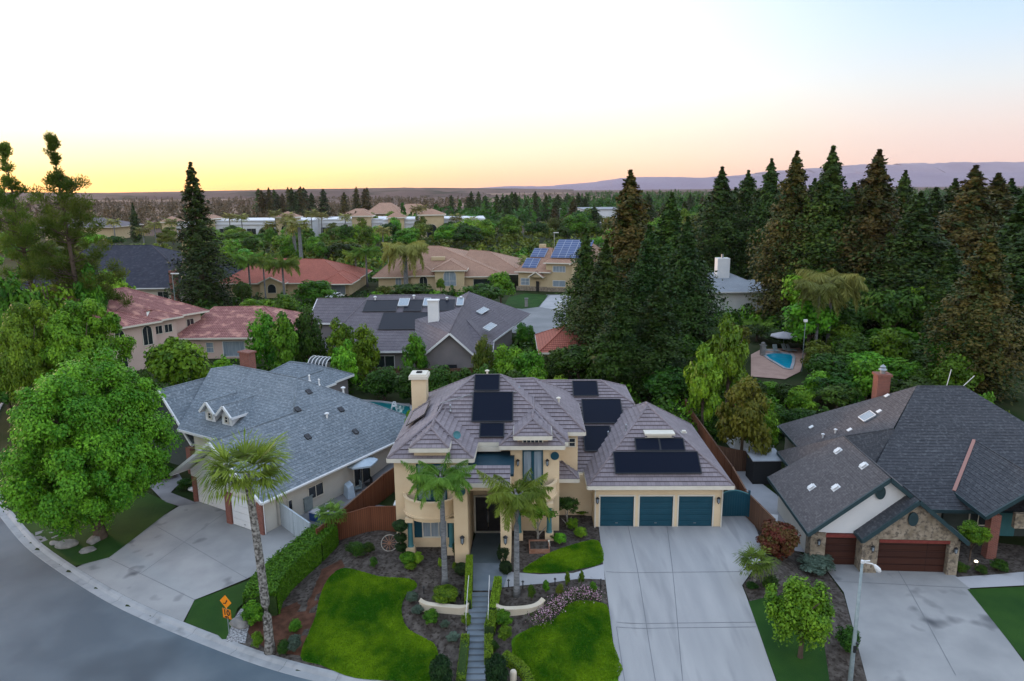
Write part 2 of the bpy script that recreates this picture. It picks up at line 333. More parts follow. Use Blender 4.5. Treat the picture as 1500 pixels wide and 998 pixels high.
# ================================================================ foliage
def nrm(a): return a/np.maximum(np.linalg.norm(a, axis=-1, keepdims=True), 1e-9)
def leafmesh(name, P, A, B, tint, m):
    n = len(P); V = np.stack([P-A, P+B, P+A, P-B], 1).reshape(-1, 3).astype(np.float32)
    me = bpy.data.meshes.new(name); me.vertices.add(4*n); me.vertices.foreach_set('co', V.ravel())
    me.loops.add(4*n); me.loops.foreach_set('vertex_index', np.arange(4*n, dtype=np.int32))
    me.polygons.add(n); me.polygons.foreach_set('loop_start', np.arange(0, 4*n, 4, dtype=np.int32))
    try: me.polygons.foreach_set('loop_total', np.full(n, 4, dtype=np.int32))
    except Exception: pass
    me.materials.append(m); me.update(calc_edges=True)
    a = me.attributes.new('tint', 'FLOAT', 'FACE'); a.data.foreach_set('value', np.clip(tint, 0, 1).astype(np.float32))
    return me
def frame(rng, nrmv, size, asp=.6):
    """leaf axes perpendicular to the given normals"""
    r = nrm(rng.normal(size=nrmv.shape)); A = nrm(np.cross(nrmv, r)); B = np.cross(nrmv, A)
    return A*size[:, None], B*(size*asp)[:, None]
def crown_mesh(name, m, seed, clumps=40, leaves=120, leaf=.05, rz=1.0, lobe=.25, cr_=.26, low=-.5, pear=0, fill=.55, droop=0):
    """unit crown: radius 1 in plan, centre 0, half height rz; clumps of leaves on an uneven shell"""
    rng = np.random.default_rng(seed)
    d = nrm(rng.normal(size=(clumps*3, 3))); d = d[d[:, 2] > low][:clumps]; k = len(d)
    ph = rng.uniform(0, 6.28, 3); az = np.arctan2(d[:, 1], d[:, 0])
    rad = (1-lobe)+lobe*(np.sin(2*az+ph[0])*.4+np.sin(3*az+ph[1]+2*d[:, 2])*.35+np.sin(5*d[:, 2]+ph[2])*.25)
    r = rad*np.where(rng.random(k) < fill, rng.uniform(.82, 1, k), rng.uniform(.35, .85, k))-cr_*.45
    c = d*r[:, None]; c[:, 2] *= rz
    if pear: c[:, :2] *= (1-pear*np.clip(c[:, 2:3]/rz, -1, 1))
    cs = cr_*rng.uniform(.7, 1.35, k)
    ci = np.repeat(np.arange(k), leaves); o = nrm(rng.normal(size=(k*leaves, 3))); o[:, 2] = np.where(rng.random(k*leaves) < .35, np.abs(o[:, 2]), o[:, 2])
    rr = rng.uniform(.25, 1, k*leaves)**.5; off = o*(cs[ci]*rr)[:, None]*np.array([1, 1, .72])
    if droop: off[:, 2] -= droop*rng.random(k*leaves)**2*cs[ci]
    P = c[ci]+off
    nv = nrm(o*.7+nrm(c)[ci]*.35+np.array([0, 0, .35])+rng.normal(size=P.shape)*.45)
    A, B = frame(rng, nv, leaf*rng.uniform(.6, 1.4, len(P)))
    tint = rng.uniform(.1, .75, k)[ci]+rng.normal(0, .18, len(P))+.15*o[:, 2]*0
    return leafmesh(name, P, A, B, tint, m)
def conifer_mesh(name, m, seed, levels=46, per=7, n=26, leaf=.022, w=.16, shape=.85, lowfrac=.04, gap=.0, up=.1, jit=.3):
    """unit conifer: height 1, crown radius w; whorls of drooping boughs"""
    rng = np.random.default_rng(seed); P = []; NV = []; TT = []
    for i in range(levels):
        t = i/(levels-1); h = lowfrac+(1-lowfrac)*t
        L0 = w*((1-t)**shape)*(.9+.1*math.sin(9*t+seed)); L0 = max(L0, .004)
        if shape < .6: L0 = max(w*min(1, 1.6*(1-t)**.95)*(.9+.1*math.sin(11*t+seed)), .004)
        if t < .12: L0 *= .72+t*2.3
        b0 = rng.uniform(0, 6.28)
        for j in range(per if t < .97 else 4):
            if rng.random() < gap: continue
            a = b0+j*6.283/per+rng.normal(0, .25); L = L0*(1+rng.normal(0, jit)); L = min(max(L, .004), w*1.25); nn = max(6, int(n*(.45+L/w)))
            s = rng.uniform(.15, 1, nn)**.8; tw = (.2+.35*s)*L*.55
            x = L*s; y = rng.normal(0, 1, nn)*tw*.5; z = h+rng.normal(0, .017)*(1.15-t)-L*(.28*s**1.4)+up*L*s+rng.normal(0, .24, nn)*L*.5-np.abs(y)*.25
            P.append(np.stack([x*math.cos(a)-y*math.sin(a), x*math.sin(a)+y*math.cos(a), z], 1))
            nv = np.tile([math.cos(a)*.75, math.sin(a)*.75, .55], (nn, 1))+rng.normal(size=(nn, 3))*.5; NV.append(nrm(nv)); TT.append(np.full(nn, rng.uniform(.1, .8)))
    P = np.concatenate(P); NV = np.concatenate(NV); TT = np.concatenate(TT)
    A, B = frame(rng, NV, leaf*rng.uniform(.6, 1.4, len(P)), .5)
    return leafmesh(name, P, A, B, TT+rng.normal(0, .15, len(P)), m)
def trunk_mesh(name, m, limbs=6, h=1.0, r=.045, seed=0, top=.85, spread=.45, fork=.35):
    rng = random.Random(seed); b = MB()
    b.tube([(0,0,-.04),(0,0,0),(0,0,h*.05),(rng.uniform(-.02,.02),0,h*fork),(rng.uniform(-.03,.03),0,h*top)], [r*1.5,r*1.4,r,r*.8,r*.2], 8)
    for i in range(limbs):
        a = i*2.4+rng.random(); z = h*(fork+(top-fork)*.6*i/max(1, limbs)); L = spread*rng.uniform(.6, 1)
        b.tube([(0,0,z),(math.cos(a)*L*.4, math.sin(a)*L*.4, z+L*.35),(math.cos(a)*L, math.sin(a)*L, z+L*.85)], [r*.55,r*.35,r*.1], 6)
    o = b.build(name, m, None, True); me = o.data; bpy.data.objects.remove(o); return me
PROTO = {}
def proto(kind, crown_me, trunk_me, crown_z, base_h):
    PROTO[kind] = (crown_me, trunk_me, crown_z, base_h)
def ov(name, me, parent, loc=(0,0,0), sc=(1,1,1), rz=0):
    o = bpy.data.objects.new(name, me); C.objects.link(o); o.parent = parent; o.location = loc; o.scale = sc; o.rotation_euler = (0,0,rz); return o
_rt = random.Random(5)
TREE_N = 0
def plant_tree(name, label, cat, x, y, h, w, mesh, z=None, crown_from=.2, group=None, trunk='trunk_std', mat_=None, parts=True):
    """a broadleaf: w = crown diameter, h = height; crown fills from crown_from*h to h"""
    z = T(x, y) if z is None else z
    t = thing(name, label, cat, (x, y, z-.05), 0, group)
    ch = h*(1-crown_from)/2
    c = ov('crown', MESH[mesh], t, (0, 0, h-ch), (w/2, w/2, ch), _rt.uniform(0, 6.28))
    if parts: ov('trunk', MESH[trunk], t, (0, 0, 0), (w*.66, w*.66, h*.80), _rt.uniform(0, 6.28))
    if mat_: rem(c, mat_)
    return t
def rem(o, m):
    o.material_slots[0].link = 'OBJECT'; o.material_slots[0].material = m
def plant_conifer(name, label, cat, x, y, h, w, mesh, z=None, group=None, mat_=None, parts=True):
    z = T(x, y) if z is None else z
    t = thing(name, label, cat, (x, y, z-.05), 0, group)
    base_w = .32
    c = ov('foliage', MESH[mesh], t, (0, 0, 0), (w/base_w, w/base_w, h), _rt.uniform(0, 6.28))
    if parts: ov('trunk', MESH['pole_trunk'], t, (0, 0, 0), (w*1.1, w*1.1, h*.90))
    if mat_: rem(c, mat_)
    return t
MESH = {}
MESH['round_a'] = crown_mesh('crown_round_a', M['leaf_mid'], 1, 46, 110, .062, 1)
MESH['round_b'] = crown_mesh('crown_round_b', M['leaf_mid'], 2, 40, 120, .066, 1, .35, .30)
MESH['round_c'] = crown_mesh('crown_round_c', M['leaf_dark'], 3, 52, 100, .058, 1, .3, .24)
MESH['round_d'] = crown_mesh('crown_round_d', M['leaf_olive'], 4, 42, 110, .060, 1, .4, .26, fill=.4)
MESH['tall_a'] = crown_mesh('crown_tall_a', M['leaf_mid'], 5, 60, 100, .055, 1, .25, .24, -.9, .25)
MESH['tall_b'] = crown_mesh('crown_tall_b', M['leaf_bright'], 6, 64, 100, .055, 1, .3, .22, -.9, .35)
MESH['airy'] = crown_mesh('crown_airy', M['leaf_olive'], 7, 46, 70, .050, 1, .45, .26, -.8, fill=.4, droop=.8)
MESH['weep'] = crown_mesh('crown_weeping', M['leaf_bright'], 8, 90, 190, .040, 1, .38, .19, -.95, fill=.5, droop=2.2)
MESH['big'] = crown_mesh('crown_big', M['leaf_bright'], 9, 480, 330, .0145, 1, .24, .115, -1.0, 0, .60, droop=.5)
MESH['big2'] = crown_mesh('crown_big_b', M['leaf_mid'], 10, 220, 240, .024, 1, .30, .145, -.75, 0, .6)
MESH['bush_a'] = crown_mesh('bush_a', M['leaf_mid'], 11, 46, 130, .070, 1, .18, .34, -.95)
MESH['bush_b'] = crown_mesh('bush_b', M['leaf_dark'], 12, 54, 120, .062, 1, .25, .30, -.95)
MESH['bush_c'] = crown_mesh('bush_c', M['leaf_lime'], 13, 54, 130, .055, 1, .10, .30, -.95)
MESH['ball'] = crown_mesh('clipped_ball', M['topiary'], 14, 90, 130, .075, 1, .02, .32, -1, 0, 1)
MESH['far_a'] = crown_mesh('far_crown_a', M['leaf_mid'], 15, 26, 46, .13, 1, .3, .34)
MESH['far_b'] = crown_mesh('far_crown_b', M['leaf_dark'], 16, 26, 46, .13, 1, .4, .32)
MESH['far_c'] = crown_mesh('far_crown_c', M['leaf_olive'], 17, 24, 42, .12, 1, .4, .32)
MESH['red_a'] = conifer_mesh('redwood_a', M['needle'], 21, 84, 10, 48, .0085, .16, .50, .02, .05, .10, .34)
MESH['red_b'] = conifer_mesh('redwood_b', M['needle_sunset'], 22, 80, 10, 48, .0088, .16, .55, .02, .08, .10, .42)
MESH['red_c'] = conifer_mesh('redwood_c', M['needle'], 23, 76, 10, 48, .0090, .16, .45, .02, .10, .12, .42)
MESH['cedar'] = conifer_mesh('conifer_open', M['needle'], 24, 52, 7, 60, .0085, .16, .80, .05, .10, .05, .24)
MESH['farcon'] = conifer_mesh('far_conifer', M['needle'], 25, 30, 6, 12, .024, .16, .62, .03, .05, .1, .35)
MESH['cypress'] = conifer_mesh('cypress', M['needle'], 26, 40, 8, 12, .022, .16, .35, .02, 0, .5, .12)
def pole():
    b = MB(); b.tube([(0,0,-.03),(0,0,.02),(0,0,.5),(0,0,1)], [.05,.04,.022,.004], 8); o = b.build('pole', M['bark'], None, True); me = o.data; bpy.data.objects.remove(o); return me
MESH['pole_trunk'] = pole()
MESH['trunk_std'] = trunk_mesh('trunk_std', M['bark'])
MESH['trunk_pale'] = trunk_mesh('trunk_pale', M['barkpale'], 5, 1, .05, 3, .8, .4, .12)
# sparse pine: bare upper stem with tufts of needles held at the ends of rising limbs
def pine(name, label, x, y, h, w, seed, lean=0):
    rng = np.random.default_rng(seed); z = T(x, y); t = thing(name, label, 'pine tree', (x, y, z-.05))
    b = MB(); b.tube([(0,0,0),(lean*.3,0,h*.3),(lean*.7,0,h*.7),(lean,0,h)], [.45,.32,.16,.04], 8)
    P = []; NV = []; TT = []; cl = []
    for i in range(120):
        u = rng.random()**.85; zz = h*(.16+.84*u); r = w/2*(1-max(0, (zz/h-.2)/.8)**1.5*.86)*rng.uniform(.35, 1)
        if .86 < zz/h < .885: continue
        if zz/h > .9: r = rng.uniform(.05, .7)
        elif zz/h > .78: r = rng.uniform(.3, 1.5)
        a = rng.uniform(0, 6.28); tip = (lean*zz/h+r*math.cos(a), r*math.sin(a), min(zz+r*.35, h+.3))
        b.tube([(lean*zz/h*.9, 0, zz-r*.15), ((lean*zz/h+tip[0])/2, tip[1]/2, zz), tip], [.09,.05,.02], 5, cap=False)
        cl.append((tip, (.60 if zz/h > .78 else .95)*rng.uniform(.8, 1.3)))
    for tip, s in cl:
        nn = int(210*s**1.3)+60; o = nrm(rng.normal(size=(nn, 3))); o[:, 2] = o[:, 2]*.9+.35
        P.append(np.array(tip)+o*(s*rng.uniform(.2, 1, nn))[:, None]); NV.append(o); TT.append(np.full(nn, rng.uniform(.1, .8)))
    P = np.concatenate(P); o = np.concatenate(NV); TT = np.concatenate(TT)
    A = nrm(o+rng.normal(size=o.shape)*.3+np.array([0,0,.35]))*.20; B = nrm(np.cross(A, rng.normal(size=A.shape)))*.045
    me = leafmesh('needles', P, A, B, TT+rng.normal(0, .15, len(P)), M['needle_pine']); b.build('trunk', M['bark'], t, True); ov('needles', me, t); return t

def frond_feather(rng, L, droop, n=34, wl=.75, lw=.022):
    """one queen-palm frond along +x: arching midrib, hanging leaflets. returns P,A,B"""
    s = np.linspace(.12, 1, n); x = L*s*(1-.18*droop*s**2); z = L*(.55*s-droop*.95*s**2.1); P = []; A = []; B = []
    for sd_ in (-1, 1):
        for k in range(2):
            ll = wl*L*.5*np.sin(np.pi*np.clip(s*.93+.06, 0, 1))**.7*rng.uniform(.75, 1.15, n)
            dr = np.stack([.35+0*s, sd_*(.75-.25*k)+0*s, -.45-.55*k-.5*s], 1)+rng.normal(size=(n, 3))*.16; dr = nrm(dr)
            c = np.stack([x, 0*x, z], 1); P.append(c+dr*(ll/2)[:, None]); A.append(dr*(ll/2)[:, None])
            B.append(nrm(np.cross(dr, rng.normal(size=dr.shape)*.3+np.array([0,0,1])))*lw)
    mid = np.stack([x, 0*x, z], 1); q = (mid[1:]+mid[:-1])/2; dA = (mid[1:]-mid[:-1])*.6
    P.append(q); A.append(dA); B.append(np.tile([0, .03, 0], (len(q), 1)))
    return np.concatenate(P), np.concatenate(A), np.concatenate(B)
def frond_fan(rng, L, droop, n=30, lw=.03):
    """one fan-palm leaf: petiole then a hand of folded segments that hang at the tips"""
    P = []; A = []; B = []; pl = L*.38; e = np.array([pl, 0, pl*(.35-.5*droop)])
    P.append(e[None]/2); A.append(e[None]/2); B.append(np.array([[0, .03, 0]]))
    dir0 = nrm(np.array([1, 0, .25-1.0*droop]))
    for i in range(n):
        a = -1.75+3.5*i/(n-1); l = L*.60*(1-.2*abs(a)/1.75)*rng.uniform(.85, 1.1)
        side = np.array([0, 1, 0]); d = nrm(dir0*math.cos(a)+side*math.sin(a)+rng.normal(size=3)*.05)
        m1 = e+d*l*.72; d2 = nrm(d+np.array([0, 0, -.8-droop*.4])); m2 = m1+d2*l*.42
        P += [((e+m1)/2)[None], ((m1+m2)/2)[None]]; A += [((m1-e)/2*1.1)[None], ((m2-m1)/2*1.1)[None]]
        w_ = nrm(np.cross(d, np.array([0, 0, 1.])+rng.normal(size=3)*.2)); B += [(w_*lw*1.5)[None], (w_*lw)[None]]
    return np.concatenate(P), np.concatenate(A), np.concatenate(B)
def palm_crown(name, m, seed, fan, nf, L, dmin, dmax, n=34, lw=.022, wl=.75):
    rng = np.random.default_rng(seed); P = []; A = []; B = []; TT = []
    for i in range(nf):
        a = i*2.399+rng.normal(0, .2); dr = dmin+(dmax-dmin)*(i/(nf-1))**1.0+rng.normal(0, .06)
        p, q, r_ = (frond_fan(rng, L*rng.uniform(.85, 1.1), dr, n, lw) if fan else frond_feather(rng, L*rng.uniform(.85, 1.1), dr, n, wl, lw))
        c_, s_ = math.cos(a), math.sin(a); Rm = np.array([[c_, s_, 0], [-s_, c_, 0], [0, 0, 1]])
        P.append(p@Rm); A.append(q@Rm); B.append(r_@Rm); TT.append(np.full(len(p), rng.uniform(.15, .85))+rng.normal(0, .12, len(p)))
    return leafmesh(name, np.concatenate(P), np.concatenate(A), np.concatenate(B), np.concatenate(TT), m)
MESH['fan'] = palm_crown('fan_fronds', M['palm'], 31, True, 22, 2.7, -1.1, .95, 40, .034)
MESH['fan_small'] = palm_crown('fan_fronds_small', M['palm'], 32, True, 22, 1.3, -.6, .9, 22, .025)
MESH['queen'] = palm_crown('feather_fronds', M['palm'], 33, False, 30, 3.0, .15, 1.2, 54, .026, .62)
MESH['queen2'] = palm_crown('feather_fronds_b', M['palm'], 34, False, 28, 3.0, .15, 1.3, 54, .026, .62)
MESH['queen_old'] = palm_crown('feather_fronds_dry', M['palm_old'], 35, False, 30, 3.0, .35, 1.75, 40, .038, .75)
MESH['farpalm'] = palm_crown('far_palm_fronds', M['palm_old'], 36, True, 16, 2.4, -.5, 1.2, 10, .12)
def palm(name, label, x, y, h, sc, mesh, r=.16, bark='palmbark', lean=(0,0), z=None, skirt=False, m=None, group=None, n=10, bulge=1.0):
    z = T(x, y) if z is None else z
    t = thing(name, label, 'palm tree', (x, y, z-.05), 0, group); b = MB(); pts = []; rad = []
    for i in range(n+1):
        u = i/n; pts.append((lean[0]*u*u, lean[1]*u*u, h*u)); rad.append(r*(1.25-.35*u) if i else r*1.7)
    b.tube(pts, rad, 10); b.build('trunk', M[bark], t, True)
    c = ov('fronds', MESH[mesh], t, (lean[0], lean[1], h), (sc, sc, sc), _rt.uniform(0, 6.28))
    if m: rem(c, M[m])
    if skirt:
        b = MB(); rr = random.Random(3)
        for i in range(70):
            a = rr.uniform(0, 6.28); zz = h-rr.uniform(.05, 1.0)*bulge; q = r*1.3
            b.bar((lean[0]+math.cos(a)*q*.8, lean[1]+math.sin(a)*q*.8, zz), (lean[0]+math.cos(a)*(q+.16), lean[1]+math.sin(a)*(q+.16), zz+.28), .07, .03)
        b.build('boot_collar', M['palmrough'], t)
    return t
# ================================================================ building kit
def clip(poly, n, d, keep_less=True):
    out = []
    for i in range(len(poly)):
        a, b = poly[i], poly[(i+1)%len(poly)]; da, db = a.dot(n)-d, b.dot(n)-d
        if not keep_less: da, db = -da, -db
        if da <= 1e-7: out.append(a)
        if (da < -1e-7 and db > 1e-7) or (da > 1e-7 and db < -1e-7): out.append(a+(b-a)*(da/(da-db)))
    return out
def roof_faces(mb, poly, step, lift, mi=0):
    """a roof slope laid in courses, each course tipped so that its lower edge stands proud"""
    p = [Vector(q) for q in poly]; n = Vector((0,0,0))
    for i in range(len(p)): n += p[i].cross(p[(i+1)%len(p)])
    n.normalize()
    if n.z < 0: n = -n; p = p[::-1]
    h = Vector((0,0,1)).cross(n)
    if h.length < 1e-3 or not step: mb.face([q+n*.02 for q in p], mi); return
    h.normalize(); up = n.cross(h)
    if up.z < 0: up = -up
    v = [q.dot(up) for q in p]; v0, v1 = min(v), max(v); k = int(math.ceil((v1-v0)/step))
    for i in range(k):
        a, b = v0+i*step, min(v0+(i+1)*step, v1)
        s = clip(clip(p, up, b), up, a, False)
        if len(s) < 3: continue
        q = [w+n*(.015+lift*(1-(w.dot(up)-a)/step)) for w in s]
        mb.face(q, mi, [(w.dot(h), i*step+(w.dot(up)-a)) for w in s])
        lowv = [w for w in s if abs(w.dot(up)-a) < 1e-4]
        if len(lowv) >= 2:
            lowv.sort(key=lambda w: w.dot(h)); A_, B_ = lowv[0], lowv[-1]
            mb.face([A_+n*.0, B_+n*.0, B_+n*(.015+lift), A_+n*(.015+lift)], mi, [(0, i*step)]*4)
class Roof:
    """slopes (with eaves, hips, rakes and gable walls) collected for one building"""
    def __init__(s, step=0, lift=.04): s.mb = MB(); s.under = MB(); s.trim = MB(); s.caps = MB(); s.gab = MB(); s.step = step; s.lift = lift; s.capr = .09; s.fh = .22; s.side = []
    def slope(s, poly, mi=0, under=True):
        roof_faces(s.mb, poly, s.step, s.lift, mi)
        if under: s.under.face([(x, y, z-.14) for x, y, z in poly])
    def eave(s, a, b): s.trim.bar((a[0], a[1], a[2]-s.fh/2+.03), (b[0], b[1], b[2]-s.fh/2+.03), .13, s.fh)
    def cap(s, a, b, r=None): s.caps.tube([(a[0],a[1],a[2]+.03), (b[0],b[1],b[2]+.03)], r or s.capr, 6)
    def hip(s, x0, x1, y0, y1, ze, ra, rb, mi=0, eaves='fblr', caps=True):
        """hipped roof over a rectangle; ridge ra-rb runs along x (or along y when ra and rb share x)"""
        a, b, c, d = (x0,y0,ze), (x1,y0,ze), (x1,y1,ze), (x0,y1,ze)
        if abs(ra[0]-rb[0]) >= abs(ra[1]-rb[1]):
            F = [[a,b,rb,ra],[b,c,rb],[c,d,ra,rb],[d,a,ra]]; H = [(a,ra),(b,rb),(c,rb),(d,ra)]
        else:
            F = [[a,b,ra],[b,c,rb,ra],[c,d,rb],[d,a,ra,rb]]; H = [(a,ra),(b,ra),(c,rb),(d,rb)]
        for f in F:
            f = [q for i, q in enumerate(f) if q != f[i-1]]
            if len(f) > 2: s.slope(f, mi)
        if caps:
            for p, q in H: s.cap(p, q)
            if ra != rb: s.cap(ra, rb)
        for k, (p, q) in zip('frbl', ((a,b),(b,c),(c,d),(d,a))):
            if k in eaves: s.eave(p, q)
    def gable(s, x0, x1, y0, y1, ze, zr, axis='y', xr=None, inset=.45, mi=0, ends='f', rr=True, wall=True, zwall=None):
        """gabled roof; axis is the ridge's direction"""
        if axis == 'y':
            m = (x0+x1)/2 if xr is None else xr; A, B = (m,y0,zr), (m,y1,zr)
            s.slope([(x0,y0,ze),A,B,(x0,y1,ze)], mi); s.slope([(x1,y0,ze),(x1,y1,ze),B,A], mi)
            if rr: s.eave((x0,y0,ze),(x0,y1,ze)); s.eave((x1,y0,ze),(x1,y1,ze))
            for e, (yy, si) in (('f',(y0,1)),('b',(y1,-1))):
                if e in ends:
                    s.eave((x0,yy,ze),(m,yy,zr)); s.eave((m,yy,zr),(x1,yy,ze))
                    if wall: yi = yy+inset*si; zb = ze-.1; s.gab.poly([(x0+inset,yi,zb),(x1-inset,yi,zb),(m,yi,zr-.25)], [(0,1,2)])
        else:
            m = (y0+y1)/2 if xr is None else xr; A, B = (x0,m,zr), (x1,m,zr)
            s.slope([(x0,y0,ze),(x1,y0,ze),B,A], mi); s.slope([(x0,y1,ze),A,B,(x1,y1,ze)], mi)
            if rr: s.eave((x0,y0,ze),(x1,y0,ze)); s.eave((x0,y1,ze),(x1,y1,ze))
            for e, (xx, si) in (('l',(x0,1)),('r',(x1,-1))):
                if e in ends:
                    s.eave((xx,y0,ze),(xx,m,zr)); s.eave((xx,m,zr),(xx,y1,ze))
                    if wall: xi = xx+inset*si; zb = ze-.1; s.gab.poly([(xi,y0+inset,zb),(xi,y1-inset,zb),(xi,m,zr-.25)], [(0,1,2)])
        s.cap(A, B)
    def build(s, parent, rm, tm, wm=None, cm=None):
        r = s.mb.build('roof', rm, parent)
        if s.caps.f: s.caps.build('ridge_cap', cm or (rm[0] if isinstance(rm, (list,tuple)) else rm), r, True)
        if s.under.f: s.under.build('soffit', tm, r)
        if s.trim.f: s.trim.build('fascia', tm, parent)
        if wm:
            for f in s.gab.f: q = MB(); q.face([s.gab.v[i] for i in f]); q.build('gable_wall', wm, parent)
        return r
def window(parent, c, w, h, rz=0, nx=2, ny=2, fm='white', gm='glass', d=.06, name='window', arch=False, bar=.045):
    """framed window lying against a wall; c = centre on the wall face, rz = direction it faces (0 = toward -y)"""
    e = MB(); fw = .07
    for sx in (-1, 1): e.b2(sx*w/2-fw/2, sx*w/2+fw/2, -d, .02, -h/2-fw/2, h/2+(0 if arch else fw/2))
    e.b2(-w/2, w/2, -d, .02, -h/2-fw/2, -h/2+fw/2)
    if not arch: e.b2(-w/2, w/2, -d, .02, h/2-fw/2, h/2+fw/2)
    for i in range(1, nx): x = -w/2+w*i/nx; e.b2(x-bar/2, x+bar/2, -d*.7, .0, -h/2, h/2+(w*.3 if arch and nx == 2 else 0))
    for j in range(1, ny): z = -h/2+h*j/ny; e.b2(-w/2, w/2, -d*.6, .0, z-bar/2, z+bar/2)
    if arch:
        n = 14
        for i in range(n):
            a, b = math.pi*i/n, math.pi*(i+1)/n
            e.bar((math.cos(a)*w/2, -d/2+.01, h/2+math.sin(a)*w/2), (math.cos(b)*w/2, -d/2+.01, h/2+math.sin(b)*w/2), .08, .08, up=(0,1,0))
    o = e.build(name, M[fm], parent); o.location = c; o.rotation_euler = (0,0,rz)
    g = MB(); pts = [(-w/2, -.012, -h/2), (w/2, -.012, -h/2), (w/2, -.012, h/2)]
    if arch: pts += [(math.cos(math.pi*i/12)*w/2, -.012, h/2+math.sin(math.pi*i/12)*w/2) for i in range(1, 12)]
    pts += [(-w/2, -.012, h/2)]; g.face(pts); g.face([(x, .01, z) for x, _, z in pts[::-1]])
    g.build('pane', M[gm], o); return o
def garage_door(parent, x0, x1, y, z0, z1, m='teal', rows=5, label=None, horiz=True):
    b = MB(); h = (z1-z0)/rows
    for i in range(rows):
        za, zb = z0+i*h+.012, z0+(i+1)*h-.012
        b.b2(x0, x1, y-.03, y+.03, za, zb)
        if horiz:
            for k in range(3): zz = za+(zb-za)*(k+.5)/3; b.b2(x0+.03, x1-.03, y-.042, y-.03, zz-.05, zz+.03)
    b.b2(x0, x1, y, y+.04, z0, z1)
    o = b.build('garage_door', M[m], parent); k = MB(); k.b2((x0+x1)/2-.08, (x0+x1)/2+.08, y-.075, y-.042, z0+.25, z0+.29); k.build('handle', M['metal'], o)
    if label: o['label'] = label
    return o
def lantern(parent, x, y, z, s=1):
    b = MB(); b.box((0, .0, 0), (.1*s, .03, .3*s)); b.bar((0,0,.05*s), (0,-.16*s,.22*s), .025*s); b.lathe([(.01,.30*s),(.13*s,.2*s),(.12*s,.17*s)], (0,-.17*s,0), 8); b.lathe([(.08*s,-.12*s),(.03*s,-.2*s),(.0,-.24*s)], (0,-.17*s,0), 8)
    for k in range(4): a = k*1.57+.78; b.bar((math.cos(a)*.09*s, -.17*s+math.sin(a)*.09*s, -.12*s), (math.cos(a)*.11*s, -.17*s+math.sin(a)*.11*s, .18*s), .018*s)
    o = b.build('wall_lantern', M['black'], parent); o.location = (x, y, z)
    g = MB(); g.lathe([(.0,-.12*s),(.075*s,-.12*s),(.095*s,.17*s),(.0,.17*s)], (0,-.17*s,0), 8); g.build('lamp_glass', M['curtain'], o); return o
def walls(mb, x0, x1, y0, y1, z0, z1, mi=0): mb.b2(x0, x1, y0, y1, z0, z1, mi)
def vent(parent, x, y, z, kind='square', m='white', s=1, name='roof_vent', slope=(0,0)):
    b = MB()
    if kind == 'square': b.box((0,0,.10), (.34*s,.34*s,.05)); b.box((0,0,.03), (.2*s,.2*s,.12)); b.box((0,0,0), (.5*s,.5*s,.02))
    elif kind == 'pipe': b.tube([(0,0,-.1),(0,0,.55*s)], .06*s, 8); b.lathe([(.14*s,0),(.07*s,.12*s)], n=8); b.lathe([(.11*s,.5*s),(.0,.62*s)], n=8)
    elif kind == 'hat': b.tube([(0,0,-.2),(0,0,.35*s)], .09*s, 8); b.lathe([(.0,.5*s),(.2*s,.4*s),(.2*s,.33*s),(.0,.33*s)], n=10)
    elif kind == 'box': b.box((0,0,.08), (.5*s,.4*s,.16)); b.box((0,-.22*s,.1), (.42*s,.06,.12))
    o = b.build(name, M[m], parent); o.location = (x, y, z); o.rotation_euler = (slope[0], slope[1], 0); return o
def on_slope(parent, p0, e1, e2, w, h, thick, m, name, off=.08, label=None, frame_m=None, u0=0, v0=0):
    """flat panel lying on a roof slope: corner p0, e1 across, e2 up the slope"""
    p0 = Vector(p0); e1 = Vector(e1).normalized(); e2 = Vector(e2); e2 = (e2-e1*e2.dot(e1)).normalized(); n = e1.cross(e2)
    if n.z < 0: n = -n
    q = p0+e1*u0+e2*v0+n*off; b = MB(); A = [q, q+e1*w, q+e1*w+e2*h, q+e2*h]
    pts = A+[r_+n*thick for r_ in A]; b.poly(pts, [(0,3,2,1),(4,5,6,7),(0,1,5,4),(1,2,6,5),(2,3,7,6),(3,0,4,7)])
    # top face gets panel metres for its cell pattern
    b.uv[4:8] = [(0,0),(w,0),(w,h),(0,h)]
    o = b.build(name, M[m], parent)
    if label: o['label'] = label
    if frame_m:
        f = MB()
        for a_, b_ in ((4,5),(5,6),(6,7),(7,4)): f.bar(pts[a_], pts[b_], .06, .05, up=n)
        f.build('frame', M[frame_m], o)
    return o
